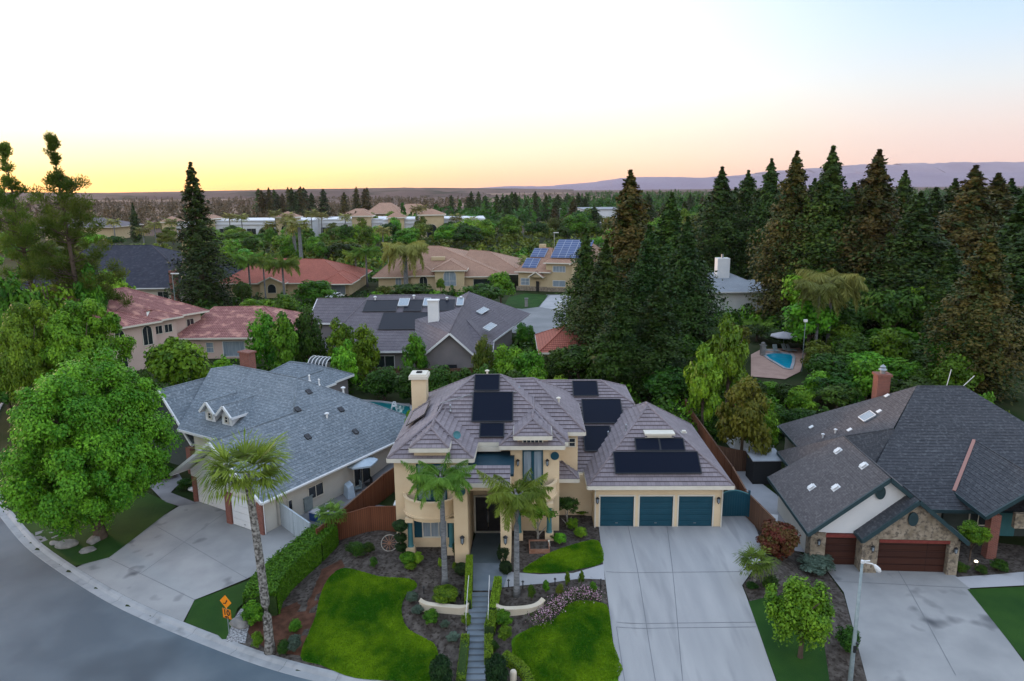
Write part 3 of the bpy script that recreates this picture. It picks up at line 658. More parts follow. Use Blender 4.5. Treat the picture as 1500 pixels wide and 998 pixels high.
def fence(name, label, pts, h, m, cat='fence', posts=2.4, z=None, group=None, th=.05, cap=None, zend=None):
    t = thing(name, label, cat, (0,0,0), 0, group); b = MB(); pl_ = []; cc = MB(); L = 0
    for (x0,y0), (x1,y1) in zip(pts, pts[1:]):
        d = math.hypot(x1-x0, y1-y0); n = max(1, int(round(d/posts))); nx, ny = -(y1-y0)/d*th/2, (x1-x0)/d*th/2
        for i in range(n):
            a = (x0+(x1-x0)*i/n, y0+(y1-y0)*i/n); c = (x0+(x1-x0)*(i+1)/n, y0+(y1-y0)*(i+1)/n)
            za = T(*a) if z is None else z; zb = T(*c) if z is None else z; dd = d/n
            for s_ in (1, -1):
                b.face([(a[0]+nx*s_,a[1]+ny*s_,za-.1),(c[0]+nx*s_,c[1]+ny*s_,zb-.1),(c[0]+nx*s_,c[1]+ny*s_,zb+h),(a[0]+nx*s_,a[1]+ny*s_,za+h)][::s_], 0, [(L,-.1),(L+dd,-.1),(L+dd,h),(L,h)][::s_])
            b.face([(a[0]-nx,a[1]-ny,za+h),(c[0]-nx,c[1]-ny,zb+h),(c[0]+nx,c[1]+ny,zb+h),(a[0]+nx,a[1]+ny,za+h)], 0, [(L,0),(L+dd,0),(L+dd,.05),(L,.05)])
            cc.bar((a[0],a[1],za+h+.02), (c[0],c[1],zb+h+.02), .11, .04); pl_.append((a[0],a[1],za+h/2)); L += dd
        pl_.append((x1,y1,(T(x1,y1) if z is None else z)+h/2))
    b.build('boards', M[m], t); [(lambda q: (q.box(p_, (.1,.1,h+.12)), q.build('post', M[m], t)))(MB()) for p_ in pl_]; cc.build('top_rail', M[cap or m], t); return t
def drape(name, pts, m, off, kind='structure', step=1.0, label=None, cat=None, parent=None):
    """a ground sheet that follows the slope of the land"""
    bm = bmesh.new(); vs = [bm.verts.new((p[0], p[1], 0)) for p in pts]; f = bm.faces.new(vs)
    if f.normal.z < 0: bmesh.ops.reverse_faces(bm, faces=[f])
    xs = [p[0] for p in pts]; ys = [p[1] for p in pts]
    bmesh.ops.triangulate(bm, faces=bm.faces[:])
    k = math.floor(min(xs)/step)+1
    while k*step < max(xs): bmesh.ops.bisect_plane(bm, geom=bm.verts[:]+bm.edges[:]+bm.faces[:], plane_co=(k*step,0,0), plane_no=(1,0,0)); k += 1
    k = math.floor(min(ys)/step)+1
    while k*step < max(ys): bmesh.ops.bisect_plane(bm, geom=bm.verts[:]+bm.edges[:]+bm.faces[:], plane_co=(0,k*step,0), plane_no=(0,1,0)); k += 1
    bm.normal_update()
    for f in bm.faces:
        if f.normal.z < 0: f.normal_flip()
    for v in bm.verts: v.co.z = T(v.co.x, v.co.y)+off
    me = bpy.data.meshes.new(name); bm.to_mesh(me); bm.free(); me.materials.append(M[m]); me.polygons.foreach_set('use_smooth', [True]*len(me.polygons))
    o = bpy.data.objects.new(name, me); C.objects.link(o); o.parent = parent
    setp(o, label, cat, None, kind if parent is None else None); return o
def gpx(*pp): return [G(*p)[:2] for p in pp]
def smooth_poly(pts, n=4):
    """closed Catmull-Rom through the points"""
    out = []; k = len(pts)
    for i in range(k):
        p0, p1, p2, p3 = [np.array(pts[(i+j-1)%k], float) for j in range(4)]
        for t in np.arange(n)/n: out.append(tuple(.5*((2*p1)+(-p0+p2)*t+(2*p0-5*p1+4*p2-p3)*t*t+(-p0+3*p1-3*p2+p3)*t**3)))
    return out
# ================================================================ the land
def axis(dense, lo, hi, st, far):
    a = list(np.arange(dense[0], dense[1]+.01, st)); k = st
    x = a[0]
    while x > lo: k *= 1.22; x -= k; a.insert(0, max(x, lo))
    x = a[-1]; k = st
    while x < hi: k *= 1.22; x += k; a.append(min(x, hi))
    return a
gx = axis((-60, 46), -6500, 6500, 1.0, 0); gy = axis((20, 84), -60, 9500, 1.0, 0)
me = bpy.data.meshes.new('ground'); nx_, ny_ = len(gx), len(gy)
V = [(x, y, T(x, y)-.07) for y in gy for x in gx]
F = [(j*nx_+i, j*nx_+i+1, (j+1)*nx_+i+1, (j+1)*nx_+i) for j in range(ny_-1) for i in range(nx_-1)]
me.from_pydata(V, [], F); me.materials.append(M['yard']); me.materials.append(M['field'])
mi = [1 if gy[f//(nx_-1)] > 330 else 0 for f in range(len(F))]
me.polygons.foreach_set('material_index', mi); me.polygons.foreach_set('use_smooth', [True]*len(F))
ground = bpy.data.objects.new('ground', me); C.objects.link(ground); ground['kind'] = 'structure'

# street, gutter and kerb
ks = list(np.arange(-66, 62, 1.0))
def koff(x, o):
    sl = (kerb_y(x+1)-kerb_y(x-1))/2; q = math.sqrt(1+sl*sl); return (x-sl/q*o, kerb_y(x)+o/q)
mb = MB()
for x0, x1 in zip(ks, ks[1:]):
    a, b = koff(x0, -.62), koff(x1, -.62)
    yb = 4 if x0 < 45 else 4
    m_ = 8
    for i in range(m_):
        ya0, ya1 = a[1]+(yb-a[1])*i/m_, b[1]+(yb-b[1])*i/m_; yb0, yb1 = a[1]+(yb-a[1])*(i+1)/m_, b[1]+(yb-b[1])*(i+1)/m_
        mb.face([(a[0],yb0,-1.70+.012*i),(b[0],yb1,-1.70+.012*i),(b[0],ya1,-1.70+.012*max(i-1,0)),(a[0],ya0,-1.70+.012*max(i-1,0))])
setp(mb.build('street', M['asphalt']), kind='structure')
mb = MB()
prof = [(-.64,-1.705),(-.60,-1.685),(-.18,-1.70),(-.05,-1.60),(.02,-1.565),(.20,-1.562),(.22,-1.66)]
for i, (x0, x1) in enumerate(zip(ks, ks[1:])):
    gap = .012 if i % 3 == 0 else 0
    for (o0, z0), (o1, z1) in zip(prof, prof[1:]):
        p, q, r_, s_ = koff(x0+gap, o0), koff(x1, o0), koff(x1, o1), koff(x0+gap, o1)
        mb.face([(p[0],p[1],z0),(q[0],q[1],z0),(r_[0],r_[1],z1),(s_[0],s_[1],z1)])
setp(mb.build('kerb', M['kerb']), kind='structure')

def kerbpts(x0, x1, n=14, o=.21): return [koff(x0+(x1-x0)*i/(n-1), o) for i in range(n)]
# planting soil of the three front yards
drape('garden_bed', kerbpts(-17.3, 4.9, 20)+gpx((884,830),(877,771),(868,758),(820,745),(700,790),(583,800),(583,781),(500,781),(470,790),(440,830),(372,880)), 'soil', 0)
drape('garden_bed', kerbpts(13.3, 17.4, 4)+gpx((1268,990),(1236,872),(1201,824),(1175,812),(1120,770),(1098,757),(1122,815),(1088,858)), 'soil', 0)
drape('garden_bed', gpx((1393,838),(1400,846),(1460,842),(1500,838),(1500,800),(1420,790),(1390,800)), 'soil', 0)
# driveways
dl = gpx((265,917.5),(285,879),(362,848),(440,806),(455,800),(388,752),(372,776),(347,767),(336,748),(296,733),(262,742),(160,818),(105,834))
drape('driveway', kerbpts(-28.9, -19.1, 10)+dl[1:-1], 'concdark', .015)
gate_pts = gpx((877,771),(1056,771),(1056,757),(1100,757),(1122,812),(1087,858))
drape('driveway', kerbpts(5.0, 13.3, 8)[::-1]+[G(906,998)[:2]]+gpx((893,900),(884,830))+gate_pts+gpx((1103,900),(1137,998)), 'conc', .015)
drape('driveway', kerbpts(17.6, 26.5, 8)[::-1]+gpx((1270,998),(1236,868),(1201,823),(1393,838),(1420,862),(1500,970)), 'concdark', .015)
# control joints in the slabs: narrow strips of darker mortar
def joint(a, b, name='slab_joint', w=.032, m='soil'):
    (x0,y0), (x1,y1) = a, b; d = math.hypot(x1-x0, y1-y0); nx, ny = -(y1-y0)/d*w/2, (x1-x0)/d*w/2
    return [(x0+nx,y0+ny),(x1+nx,y1+ny),(x1-nx,y1-ny),(x0-nx,y0-ny)]
M['jointmat'] = mat('joint_mortar', (.16,.165,.18), (.21,.215,.23), 3, .9)
for a, b in [((888,838),(1088,838)),((903,912),(1107,912)),((903,919),(1107,919)),((977,771),(1000,998)),((920,771),(960,998)),((158,818),(285,879)),((230,772),(362,848)),((204,842),(336,748)),((1222,852),(1420,862)),((1315,836),(1400,990)),((903,919),(915,998))]:
    drape('slab_joint', joint(G(*a)[:2], G(*b)[:2]), 'jointmat', .024)
M['stainwater'] = M['conc2']
# walks
path_top = gpx((745,838),(790,842),(840,840),(884,827)); path_bot = gpx((886,850),(850,848),(800,855),(738,861))
drape('walkway', path_top+path_bot, 'conc2', .02)
drape('walkway', gpx((693,800),(693,866),(716,866),(738,861),(745,838),(735,826),(735,800)), 'walk', .03)
drape('porch_floor', gpx((686,826),(735,826),(735,782),(697,782)), 'slatewalk', .05)
drape('walkway', gpx((1400,846),(1420,862),(1500,858),(1500,838),(1460,842)), 'conc2', .02)
drape('walkway', gpx((218,712),(262,694),(268,704),(250,722),(290,738),(262,742),(240,735)), 'patio', .03)
drape('walkway', gpx((45,782),(70,776),(100,774),(90,784),(58,796)), 'patio', .03)
# lawns
def lawn(name, pts, m='lawn', off=.03, n=4, kind='structure'): return drape(name, smooth_poly(pts, n) if n > 1 else pts, m, off, kind, .8)
lawnL = gpx((462,905),(468,878),(480,850),(500,834),(528,838),(560,846),(600,849),(611,860),(594,874),(588,895),(596,920),(618,934),(640,950),(646,998))+[(-3.4,31.2),(-5.5,31.6)]+gpx((520,994),(470,975),(440,962))
lawn('lawn', lawnL)
lawn('lawn', gpx((750,950),(752,935),(775,922),(812,908),(830,888),(850,881),(880,884),(891,893),(897,940),(905,996))+[(4.7,29.5),(0.4,30.4)]+gpx((775,998),(757,968)))
lawn('lawn', gpx((766,838),(785,822),(812,808),(845,797),(876,793),(880,810),(883,824),(850,834),(815,840),(790,840)))
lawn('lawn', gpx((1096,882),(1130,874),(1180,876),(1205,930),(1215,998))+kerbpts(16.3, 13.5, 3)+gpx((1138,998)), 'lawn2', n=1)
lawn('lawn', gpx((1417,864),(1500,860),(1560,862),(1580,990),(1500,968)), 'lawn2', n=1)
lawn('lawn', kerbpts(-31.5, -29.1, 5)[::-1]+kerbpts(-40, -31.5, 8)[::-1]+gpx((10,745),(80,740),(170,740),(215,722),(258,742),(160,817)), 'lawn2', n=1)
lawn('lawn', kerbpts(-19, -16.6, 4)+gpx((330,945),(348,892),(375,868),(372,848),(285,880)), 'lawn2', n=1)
drape('gravel_bed', gpx((330,944),(338,915),(352,893),(372,885),(368,905),(362,930),(358,955)), 'gravel', .03)
drape('bark_mulch', gpx((372,940),(362,925),(378,905),(440,880),(470,835),(500,820),(505,830),(480,850),(462,900),(455,955),(440,961),(400,955)), 'mulch', .012)
# side and back yards
drape('patio', gpx((500,740),(580,745),(582,720),(560,690))+[(-9.0,60),(-7.5,60),(-7.6,44.8)], 'patio', .02)
drape('side_yard', [U(388,752,-1),U(455,800,-1),(-8.7,58),(-9.5,62),(-17,54)], 'patio', .02)
drape('side_yard', [(18.3,52),(17.3,45),(16.9,43.5),(19.5,43),(20.5,52),(19,60)], 'conc2', .02)
# back streets
drape('cul_de_sac', [U(*p) for p in ((728,470),(735,455),(760,452),(790,450),(800,432),(822,432),(840,455),(850,480),(830,492),(775,492),(745,487))], 'oldasphalt', .03, step=6)
drape('house_lawn', [U(*p) for p in ((738,450),(745,436),(770,430),(803,433),(790,450),(765,453))], 'lawn2', .05, step=6)
drape('driveway', [U(*p) for p in ((788,450),(806,433),(835,432),(840,458))], 'conc2', .05, step=6)
drape('driveway', [U(*p) for p in ((648,440),(668,440),(690,450),(672,462))], 'conc2', .05, step=6)
drape('back_street', [U(*p) for p in ((1375,560),(1382,540),(1395,535),(1418,555),(1440,580),(1500,620),(1500,640),(1440,610))], 'asphalt', .03, step=6)
drape('pool_deck', [U(*p) for p in ((1100,520),(1115,512),(1172,510),(1180,520),(1172,545),(1150,556),(1100,552))], 'pinkdeck', .04, step=3)
drape('pool_deck', [U(*p) for p in ((530,586),(600,590),(606,622),(590,625))], 'patio', .04, step=3)
drape('parking_lot', [(-140,352),(-40,352),(-40,392),(-150,384)], 'asphalt', .03, step=20)
for i, (x0, x1, y0, y1) in enumerate([(-520,-140,700,1000),(-200,-60,820,1100),(-60,180,1150,1700),(-1500,-600,1500,2400),(-500,200,2200,3000)]):
    drape('stubble_field', [(x0,y0),(x1,y0+20),(x1+30,y1),(x0+30,y1-40)], 'fieldpale', .1+.2*i, step=200)

# distant hills: long ridges standing at their own distances
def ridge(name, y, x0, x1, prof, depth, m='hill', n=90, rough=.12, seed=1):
    rng = np.random.default_rng(seed); mb = MB(); xs = np.linspace(x0, x1, n); hp = np.interp((xs-x0)/(x1-x0), [p[0] for p in prof], [p[1] for p in prof])
    nz = sum(np.interp(xs, np.linspace(x0, x1, 8*2**k), rng.normal(size=8*2**k))*.5**k for k in range(4)); hp = np.maximum(hp*(1+rough*nz), .5)
    rows = [(0,-.0),( .35,.55),(.6,.9),(.8,1),(1.0,.85),(1.6,0)]
    P = [[(x+rng.normal()*depth*.02, y+depth*d, -1.5+h*k*(1+rng.normal()*.012)) for x, h in zip(xs, hp)] for d, k in rows]
    me = bpy.data.meshes.new(name); me.from_pydata([p for r_ in P for p in r_], [], [(j*n+i, j*n+i+1, (j+1)*n+i+1, (j+1)*n+i) for j in range(len(rows)-1) for i in range(n-1)])
    me.materials.append(M[m]); o = bpy.data.objects.new(name, me); C.objects.link(o); o['kind'] = 'structure'
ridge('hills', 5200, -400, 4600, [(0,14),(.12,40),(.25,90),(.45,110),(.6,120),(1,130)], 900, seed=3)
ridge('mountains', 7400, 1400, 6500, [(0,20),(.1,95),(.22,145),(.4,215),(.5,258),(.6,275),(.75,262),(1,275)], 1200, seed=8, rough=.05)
ridge('low_bluffs', 1900, -1500, -60, [(0,14),(.35,16),(.6,20),(.85,22),(1,8)], 260, m='field', seed=5, rough=.10)
ridge('low_bluffs', 3300, -2900, 300, [(0,22),(.5,22),(.8,26),(1,12)], 400, m='field', seed=6, rough=.08)
# ================================================================ the cream house
H1 = thing('house', 'cream stucco two-storey house with grey tile roof, teal garage doors and black solar panels', 'house', (0, 45, 0), R(-1.1))
hb = H1
# everything below in the house's own frame: y measured from y=45 of the plot
def hy(y): return y-45
w = MB()
w.b2(-7.45, -2.85, hy(42.3), hy(54), -.3, 6.1)            # wing with the round balcony
w.b2(-2.9, 2.2, hy(45.3), hy(54.4), -.3, 6.1)
w.b2(-.15, 3.05, hy(44.55), hy(50), -.3, 6.1)             # tower over the french doors
w.b2(3.0, 4.45, hy(47.2), hy(55), -.3, 6.1)
w.b2(3.0, 5.6, hy(46.9), hy(56), -.3, 3.0)
w.b2(4.0, 8.9, hy(53.6), hy(58.2), -.3, 5.9)
w.build('wall', M['stucco'], hb)
g = MB()                                                   # garage block with three openings
GX0, GX1, GY = 5.45, 14.05, hy(45.12)
doors = [(5.85, 8.12), (8.50, 10.75), (11.13, 13.42)]
g.b2(GX0, GX1, GY, GY+.3, 2.22, 3.05)
xs = [GX0]+[v for d in doors for v in d]+[GX1]
for i in range(0, 8, 2): g.b2(xs[i], xs[i+1], GY, GY+.3, -.3, 2.22)
g.b2(GX0, GX0+.25, GY+.3, hy(56.6), -.3, 3.05); g.b2(GX1-.25, GX1, GY+.3, hy(56.6), -.3, 3.05); g.b2(GX0, GX1, hy(56.3), hy(56.6), -.3, 3.05)
g.b2(GX0+.25, GX1-.25, hy(47.5), hy(47.6), -.3, 3.0)
g.build('garage_wall', M['stucco'], hb)
tr = MB()
for x0, x1 in doors:
    tr.b2(x0-.09, x0, GY-.035, GY, -.02, 2.30); tr.b2(x1, x1+.09, GY-.035, GY, -.02, 2.30); tr.b2(x0-.09, x1+.09, GY-.036, GY, 2.22, 2.32)
    garage_door(hb, x0, x1, GY+.12, -.02, 2.22, 'teal', 5)
tr.build('door_trim', M['trim'], hb)
lantern(hb, 5.64, GY-.02, 1.95); lantern(hb, 13.74, GY-.02, 1.95)

rf = Roof(.36, .06); rf.fh = .26
Z2 = 6.2
rf.hip(-7.75, 3.65, hy(44.7), hy(55), Z2, (-2.75, hy(49.8), 9.42), (-.9, hy(49.8), 9.42), eaves='fbl')
# wing roof: its left slope runs on into the main left slope
rf.slope([(-7.75, hy(41.8), Z2), (-5.1, hy(44.5), 7.9), (-5.15, hy(49.5), 7.93), (-7.75, hy(44.7), Z2)])
rf.slope([(-7.75, hy(41.8), Z2), (-2.4, hy(41.8), Z2), (-5.1, hy(44.5), 7.9)])
rf.slope([(-2.4, hy(41.8), Z2), (-2.3, hy(44.8), Z2), (-4.7, hy(47.3), 7.75), (-5.1, hy(44.5), 7.9)])
rf.cap((-7.75, hy(41.8), Z2), (-5.1, hy(44.5), 7.9)); rf.cap((-2.4, hy(41.8), Z2), (-5.1, hy(44.5), 7.9)); rf.cap((-5.1, hy(44.5), 7.9), (-4.85, hy(47.4), 8.0))
rf.eave((-7.75, hy(41.8), Z2), (-2.4, hy(41.8), Z2)); rf.eave((-7.75, hy(41.8), Z2), (-7.75, hy(44.7), Z2)); rf.eave((-2.4, hy(41.8), Z2), (-2.35, hy(44.7), Z2))
# little raised hat over the balcony doors
rf.hip(-6.3, -3.9, hy(41.6), hy(44.6), 6.95, (-5.1, hy(43.0), 7.78), (-5.1, hy(44.6), 7.85), eaves='flr')
# tower
rf.hip(-.85, 3.35, hy(44.0), hy(50), Z2, (1.4, hy(46.7), 7.75), (1.4, hy(50), 7.9), eaves='flr')
rf.hip(.1, 2.5, hy(43.75), hy(46.5), 6.95, (1.3, hy(45.2), 7.65), (1.35, hy(46.6), 7.75), eaves='flr')
# second mass with the small window
rf.hip(-2, 4.9, hy(46.65), hy(56), Z2, (-.1, hy(50.9), 8.80), (1.45, hy(50.9), 8.86), eaves='fbr')
# long slope at the back
tp = .5; A, B_, Cc, Dd, E_ = (2.5, hy(47.25), 3.05), (9.25, hy(47.25), 3.05), (9.25, hy(53.3), 6.1), (6.9, hy(55.8), 7.35), (1.5, hy(55.8), 7.35)
rf.slope([A, B_, Cc, Dd, E_, (2.5, hy(53), 5.95)]); rf.slope([Cc, (9.25, hy(58.6), 6.1), Dd]); rf.slope([(9.25, hy(58.6), 6.1), (1.5, hy(58.6), 6.1), E_, Dd])
rf.cap(Cc, Dd); rf.cap(Dd, E_); rf.cap((9.25, hy(58.6), 6.1), Dd); rf.eave(Cc, (9.25, hy(58.6), 6.1)); rf.eave((3.0, hy(47.25), 3.05), (5.6, hy(47.25), 3.05))
# garage hip with its louvred dormer
rf.hip(4.95, 14.6, hy(44.6), hy(57.1), 3.15, (9.75, hy(50.3), 6.95), (9.75, hy(51.0), 6.95), eaves='fblr')
# small skirts
rf.hip(2.9, 4.45, hy(45.9), hy(48.6), 3.1, (3.2, hy(47.4), 3.95), (3.3, hy(48.6), 3.95), eaves='fr')
rf.slope([(-3.75, hy(40.0), 5.35), (-.1, hy(40.0), 5.35), (-.1, hy(41.2), 6.0), (-3.75, hy(41.2), 6.0)]); rf.eave((-3.75, hy(40.0), 5.35), (-.1, hy(40.0), 5.35))
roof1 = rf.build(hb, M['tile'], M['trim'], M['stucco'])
b = MB(); b.b2(-6.1, -4.1, hy(42.0), hy(43.6), 6.1, 6.85); b.b2(.3, 2.3, hy(44.3), hy(46.5), 6.1, 6.85); b.build('raised_wall', M['stucco'], hb)
# eave soffit boxes along the fronts
b = MB(); b.b2(-2.35, -.8, hy(44.6), hy(45.3), 5.62, 5.95); b.build('cornice', M['trim'], hb)
# flat teal roof of the entry, portal and front door
b = MB(); b.b2(-3.4, -.2, hy(41.3), hy(45.3), 5.25, 5.4); b.b2(-.2, .1, hy(41.3), hy(44.5), 5.25, 5.4); b.build('entry_roof', M['tealroof'], hb)
b = MB(); PF = hy(40.3)
b.b2(-3.55, -2.7, PF, hy(42.3), -.3, 5.3); b.b2(-.72, -.10, PF, hy(44.6), -.3, 5.3); b.b2(-2.7, -.72, PF+.05, hy(41.0), 4.75, 5.3)
b.b2(-2.85, -2.7, hy(42.3), hy(45.3), -.3, 5.25); b.b2(-3.4, -.1, hy(44.5), hy(45.3), 2.6, 5.25); b.b2(-2.75, -2.55, hy(44.5), hy(45.2), -.3, 2.6); b.b2(-.85, -.1, hy(44.5), hy(45.2), -.3, 2.6)
b.build('portal', M['stucco'], hb)
b = MB()
for sx in (-1, 1):
    cx = -1.70+sx*.42; b.b2(cx-.4, cx+.4, hy(44.42), hy(44.5), 0.02, 2.5)
    for k in range(3): b.b2(cx-.28, cx+.28, hy(44.39), hy(44.42), .2+k*.8, .82+k*.8)
fd = b.build('front_door', M['black'], hb)
b = MB(); b.b2(-2.62, -2.53, hy(44.3), hy(44.42), 0, 2.62); b.b2(-.87, -.78, hy(44.3), hy(44.42), 0, 2.62); b.b2(-2.62, -.78, hy(44.3), hy(44.42), 2.54, 2.62); b.b2(-2.62, -.78, hy(44.2), hy(44.42), -.02, .05); b.build('door_frame', M['trim'], fd)
b = MB(); b.tube([(-1.74, hy(44.36), .7), (-1.74, hy(44.33), 1.1), (-1.74, hy(44.36), 1.5)], .025, 6); b.tube([(-1.66, hy(44.36), .7), (-1.66, hy(44.33), 1.1), (-1.66, hy(44.36), 1.5)], .025, 6); b.build('handle', M['metal'], fd)
window(hb, (-1.70, hy(44.47), 3.35), 1.7, .5, 0, 5, 1, 'trim')
lantern(hb, -3.05, PF-.02, 1.6, 1.2); lantern(hb, -.42, PF-.02, 1.6, 1.2)
def medallion(x, y, z, s=.30):
    b = MB(); b.lathe([(0,0),(s*.8,0),(s,.02),(s,.06),(0,.06)], n=20); 
    for k in range(8): a = k*.785; b.bar((0,0,-.01),(math.cos(a)*s*.75, math.sin(a)*s*.75,-.01), .04, .03)
    o = b.build('medallion', M['teal'], hb); o.location = (x, y, z); o.rotation_euler = (R(90), 0, 0)
medallion(-3.1, PF-.01, 4.75); medallion(2.75, hy(44.52), 5.35, .28)
# french doors upstairs
def french(x, y, z0, w_, h_, name='french_door'):
    b = MB(); b.b2(x-w_/2, x-w_/2+.09, y-.06, y, z0, z0+h_); b.b2(x+w_/2-.09, x+w_/2, y-.06, y, z0, z0+h_); b.b2(x-w_/2, x+w_/2, y-.06, y, z0+h_-.09, z0+h_); b.b2(x-.1, x+.1, y-.06, y, z0, z0+h_); b.b2(x-w_/2, x+w_/2, y-.06, y, z0, z0+.2)
    o = b.build(name, M['teal'], hb); g_ = MB(); g_.b2(x-w_/2+.09, x+w_/2-.09, y-.03, y-.01, z0+.2, z0+h_-.09); g_.build('pane', M['curtain'], o)
french(1.3, hy(44.54), 3.3, 1.35, 2.45); french(-5.1, hy(42.29), 3.1, 1.9, 2.6)
window(hb, (1.3, hy(44.28), 6.38), 1.3, .42, 0, 5, 1, 'trim')
window(hb, (3.85, hy(47.18), 5.3), .85, .62, 0, 2, 2, 'trim')
lantern(hb, .32, hy(44.5), 4.9); lantern(hb, 2.25, hy(44.5), 4.9)
window(hb, (-5.0, hy(42.29), 1.35), 1.55, 1.25, 0, 3, 1, 'trim', 'curtain'); 
for sx in (-1, 1): b = MB(); b.b2(-5.0+sx*1.05-.26, -5.0+sx*1.05+.26, hy(42.24), hy(42.3), .7, 2.0); b.build('shutter', M['teal'], hb)
window(hb, (-7.47, hy(47), 4.6), 1.0, 1.2, R(-90), 2, 2, 'trim'); window(hb, (-7.47, hy(50), 1.6), 1.4, 1.2, R(-90), 2, 2, 'trim')
# rounded balconies carried on teal columns
def balcony(cx, y, rx, ry, z0, z1, name='balcony'):
    b = MB(); n = 22
    def arc(a, k=1): return (cx-math.cos(a)*rx*k, y-math.sin(a)*ry*k)
    for i in range(n):
        a, c_ = math.pi*i/n, math.pi*(i+1)/n; p, q = arc(a), arc(c_); r_, s_ = arc(a, .93), arc(c_, .93); u, v = arc(a, .80), arc(c_, .80)
        b.face([(*p,z0+.3),(*q,z0+.3),(*q,z1),(*p,z1)]); b.face([(*r_,z0),(*s_,z0),(*s_,z1),(*r_,z1)][::-1]); b.face([(*p,z1),(*q,z1),(*s_,z1),(*r_,z1)])
        b.face([(*u,z0),(*v,z0),(*q,z0+.3),(*p,z0+.3)]); b.face([(cx,y,z0+.35),(*r_,z0+.35),(*s_,z0+.35)][::-1]); b.face([(cx,y,z0),(*u,z0),(*v,z0)])
        for r1, zz, hh in ((1.03, z1-.04, .1), (1.03, z0+.32, .08)):
            e, f = arc(a, r1), arc(c_, r1); b.bar((*e,zz),(*f,zz), .1, hh)
    o = b.build(name, M['stucco'], hb)
balcony(-5.1, hy(42.3), 1.75, 1.45, 2.35, 3.75); balcony(1.35, hy(44.55), 1.5, 1.5, 2.5, 3.75)
def column(x, y, z0, z1, r=.17, ped=.5):
    b = MB(); b.lathe([(r*1.25,z0+ped),(r,z0+ped+.12),(r*.9,z1-.1),(r*1.2,z1)], (x,y,0), 16); o = b.build('column', M['teal2'], hb)
    p = MB(); p.b2(x-.28, x+.28, y-.28, y+.28, z0-.3, z0+ped); p.build('pedestal', M['stucco'], o); p = MB(); p.b2(x-.26, x+.26, y-.26, y+.26, z1, z1+.3); p.build('capital', M['stucco'], o)
column(-6.45, hy(41.5), 0, 2.2); column(-3.85, hy(41.5), 0, 2.2); column(2.35, hy(43.4), 0, 2.3); column(.35, hy(43.4), 0, 2.3)
# chimney
b = MB(); b.b2(-7.65, -6.55, hy(51.3), hy(52.5), -.3, 8.75); b.build('chimney', M['stucco'], hb)
b = MB(); b.b2(-7.8, -6.4, hy(51.15), hy(52.65), 8.75, 9.0); b.b2(-7.7, -6.5, hy(51.25), hy(52.55), 9.0, 9.12); c = b.build('chimney_cap', M['trim'], hb); b = MB(); b.b2(-7.3, -6.9, hy(51.7), hy(52.1), 9.12, 9.2); b.build('flue', M['dark'], c)
# dormer vent on garage roof
b = MB(); b.b2(9.35, 11.05, hy(47.8), hy(48.9), 5.3, 5.62); b.b2(9.15, 11.25, hy(47.6), hy(49.0), 5.62, 5.75); b.b2(9.2, 11.2, hy(47.65), hy(48.9), 5.35, 5.4); b.build('dormer_vent', M['trim'], hb)
# solar panels
sl = Vector((0, 5.1, 3.22)).normalized()
def spanel(x0, yb, zb, dirv, w_, h_, name='solar_panel'):
    on_slope(hb, (x0, hy(yb), zb), (1,0,0), dirv, w_, h_, .05, 'solar', name, .13, frame_m='black')
def at(y): return Z2+(y-44.7)*3.22/5.1
spanel(-2.75, 48.45, at(48.45), sl, 1.75, 1.5); spanel(-2.78, 46.1, at(46.1), sl, 2.75, 2.62); spanel(-2.2, 45.0, at(45.0), sl, 1.6, 1.15)
s3 = Vector((0, 1, .5)).normalized()
def at3(y): return 3.05+(y-47.25)*.5
spanel(4.6, 54.1, at3(54.1), s3, 1.95, 1.7); spanel(5.2, 51.4, at3(51.4), s3, 3.0, 2.6); spanel(5.1, 48.9, at3(48.9), s3, 2.0, 2.5)
s4 = Vector((0, 5.7, 3.8)).normalized()
def at4(y): return 3.15+(y-44.6)*3.8/5.7
spanel(6.85, 45.35, at4(45.35), s4, 5.75, 1.75); spanel(8.45, 46.9, at4(46.9), s4, 1.65, 1.02); spanel(10.15, 46.9, at4(46.9), s4, 1.65, 1.02)
b = MB(); b.bar((-5.0, hy(47.0), 8.2), (-2.7, hy(48.2), 8.55), .05); b.bar((-3.0, hy(48.25), 8.62), (.2, hy(48.25), 8.62), .04); b.build('conduit', M['metal'], roof1)
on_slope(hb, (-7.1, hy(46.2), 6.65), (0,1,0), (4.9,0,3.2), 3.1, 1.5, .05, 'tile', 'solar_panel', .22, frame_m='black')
for x, y, z, k in ((-1.9,49.9,9.45,'hat'),(3.9,52.6,5.75,'pipe'),(8.0,48.8,5.6,'pipe'),(12.2,49.2,5.3,'square'),(-4.3,46.9,7.7,'pipe'),(6.9,50.2,4.6,'pipe'),(.4,49.5,8.2,'pipe'),(3.2,49.2,7.6,'hat')):
    vent(roof1, x, hy(y), z, k, 'trim' if k != 'pipe' else 'metal', .8)
dish = MB(); dish.lathe([(.0,.0),(.14,.03),(.26,.11)], n=14); dish.tube([(0,0,0),(.0,-.05,-.35)], .025, 6); o = dish.build('satellite_dish', M['teal2'], hb); o.location = (-3.55, hy(43.2), 7.25); o.rotation_euler = (R(60), 0, R(30))
b = MB(); b.tube([(14.4, hy(44.55), 3.0),(14.0, hy(45.02), 2.8),(14.0, hy(45.02), 0)], .045, 6); b.tube([(5.15, hy(44.55), 3.0),(5.5, hy(45.02), 2.8),(5.5, hy(45.02), 0)], .045, 6); b.build('downspout', M['trim'], hb)
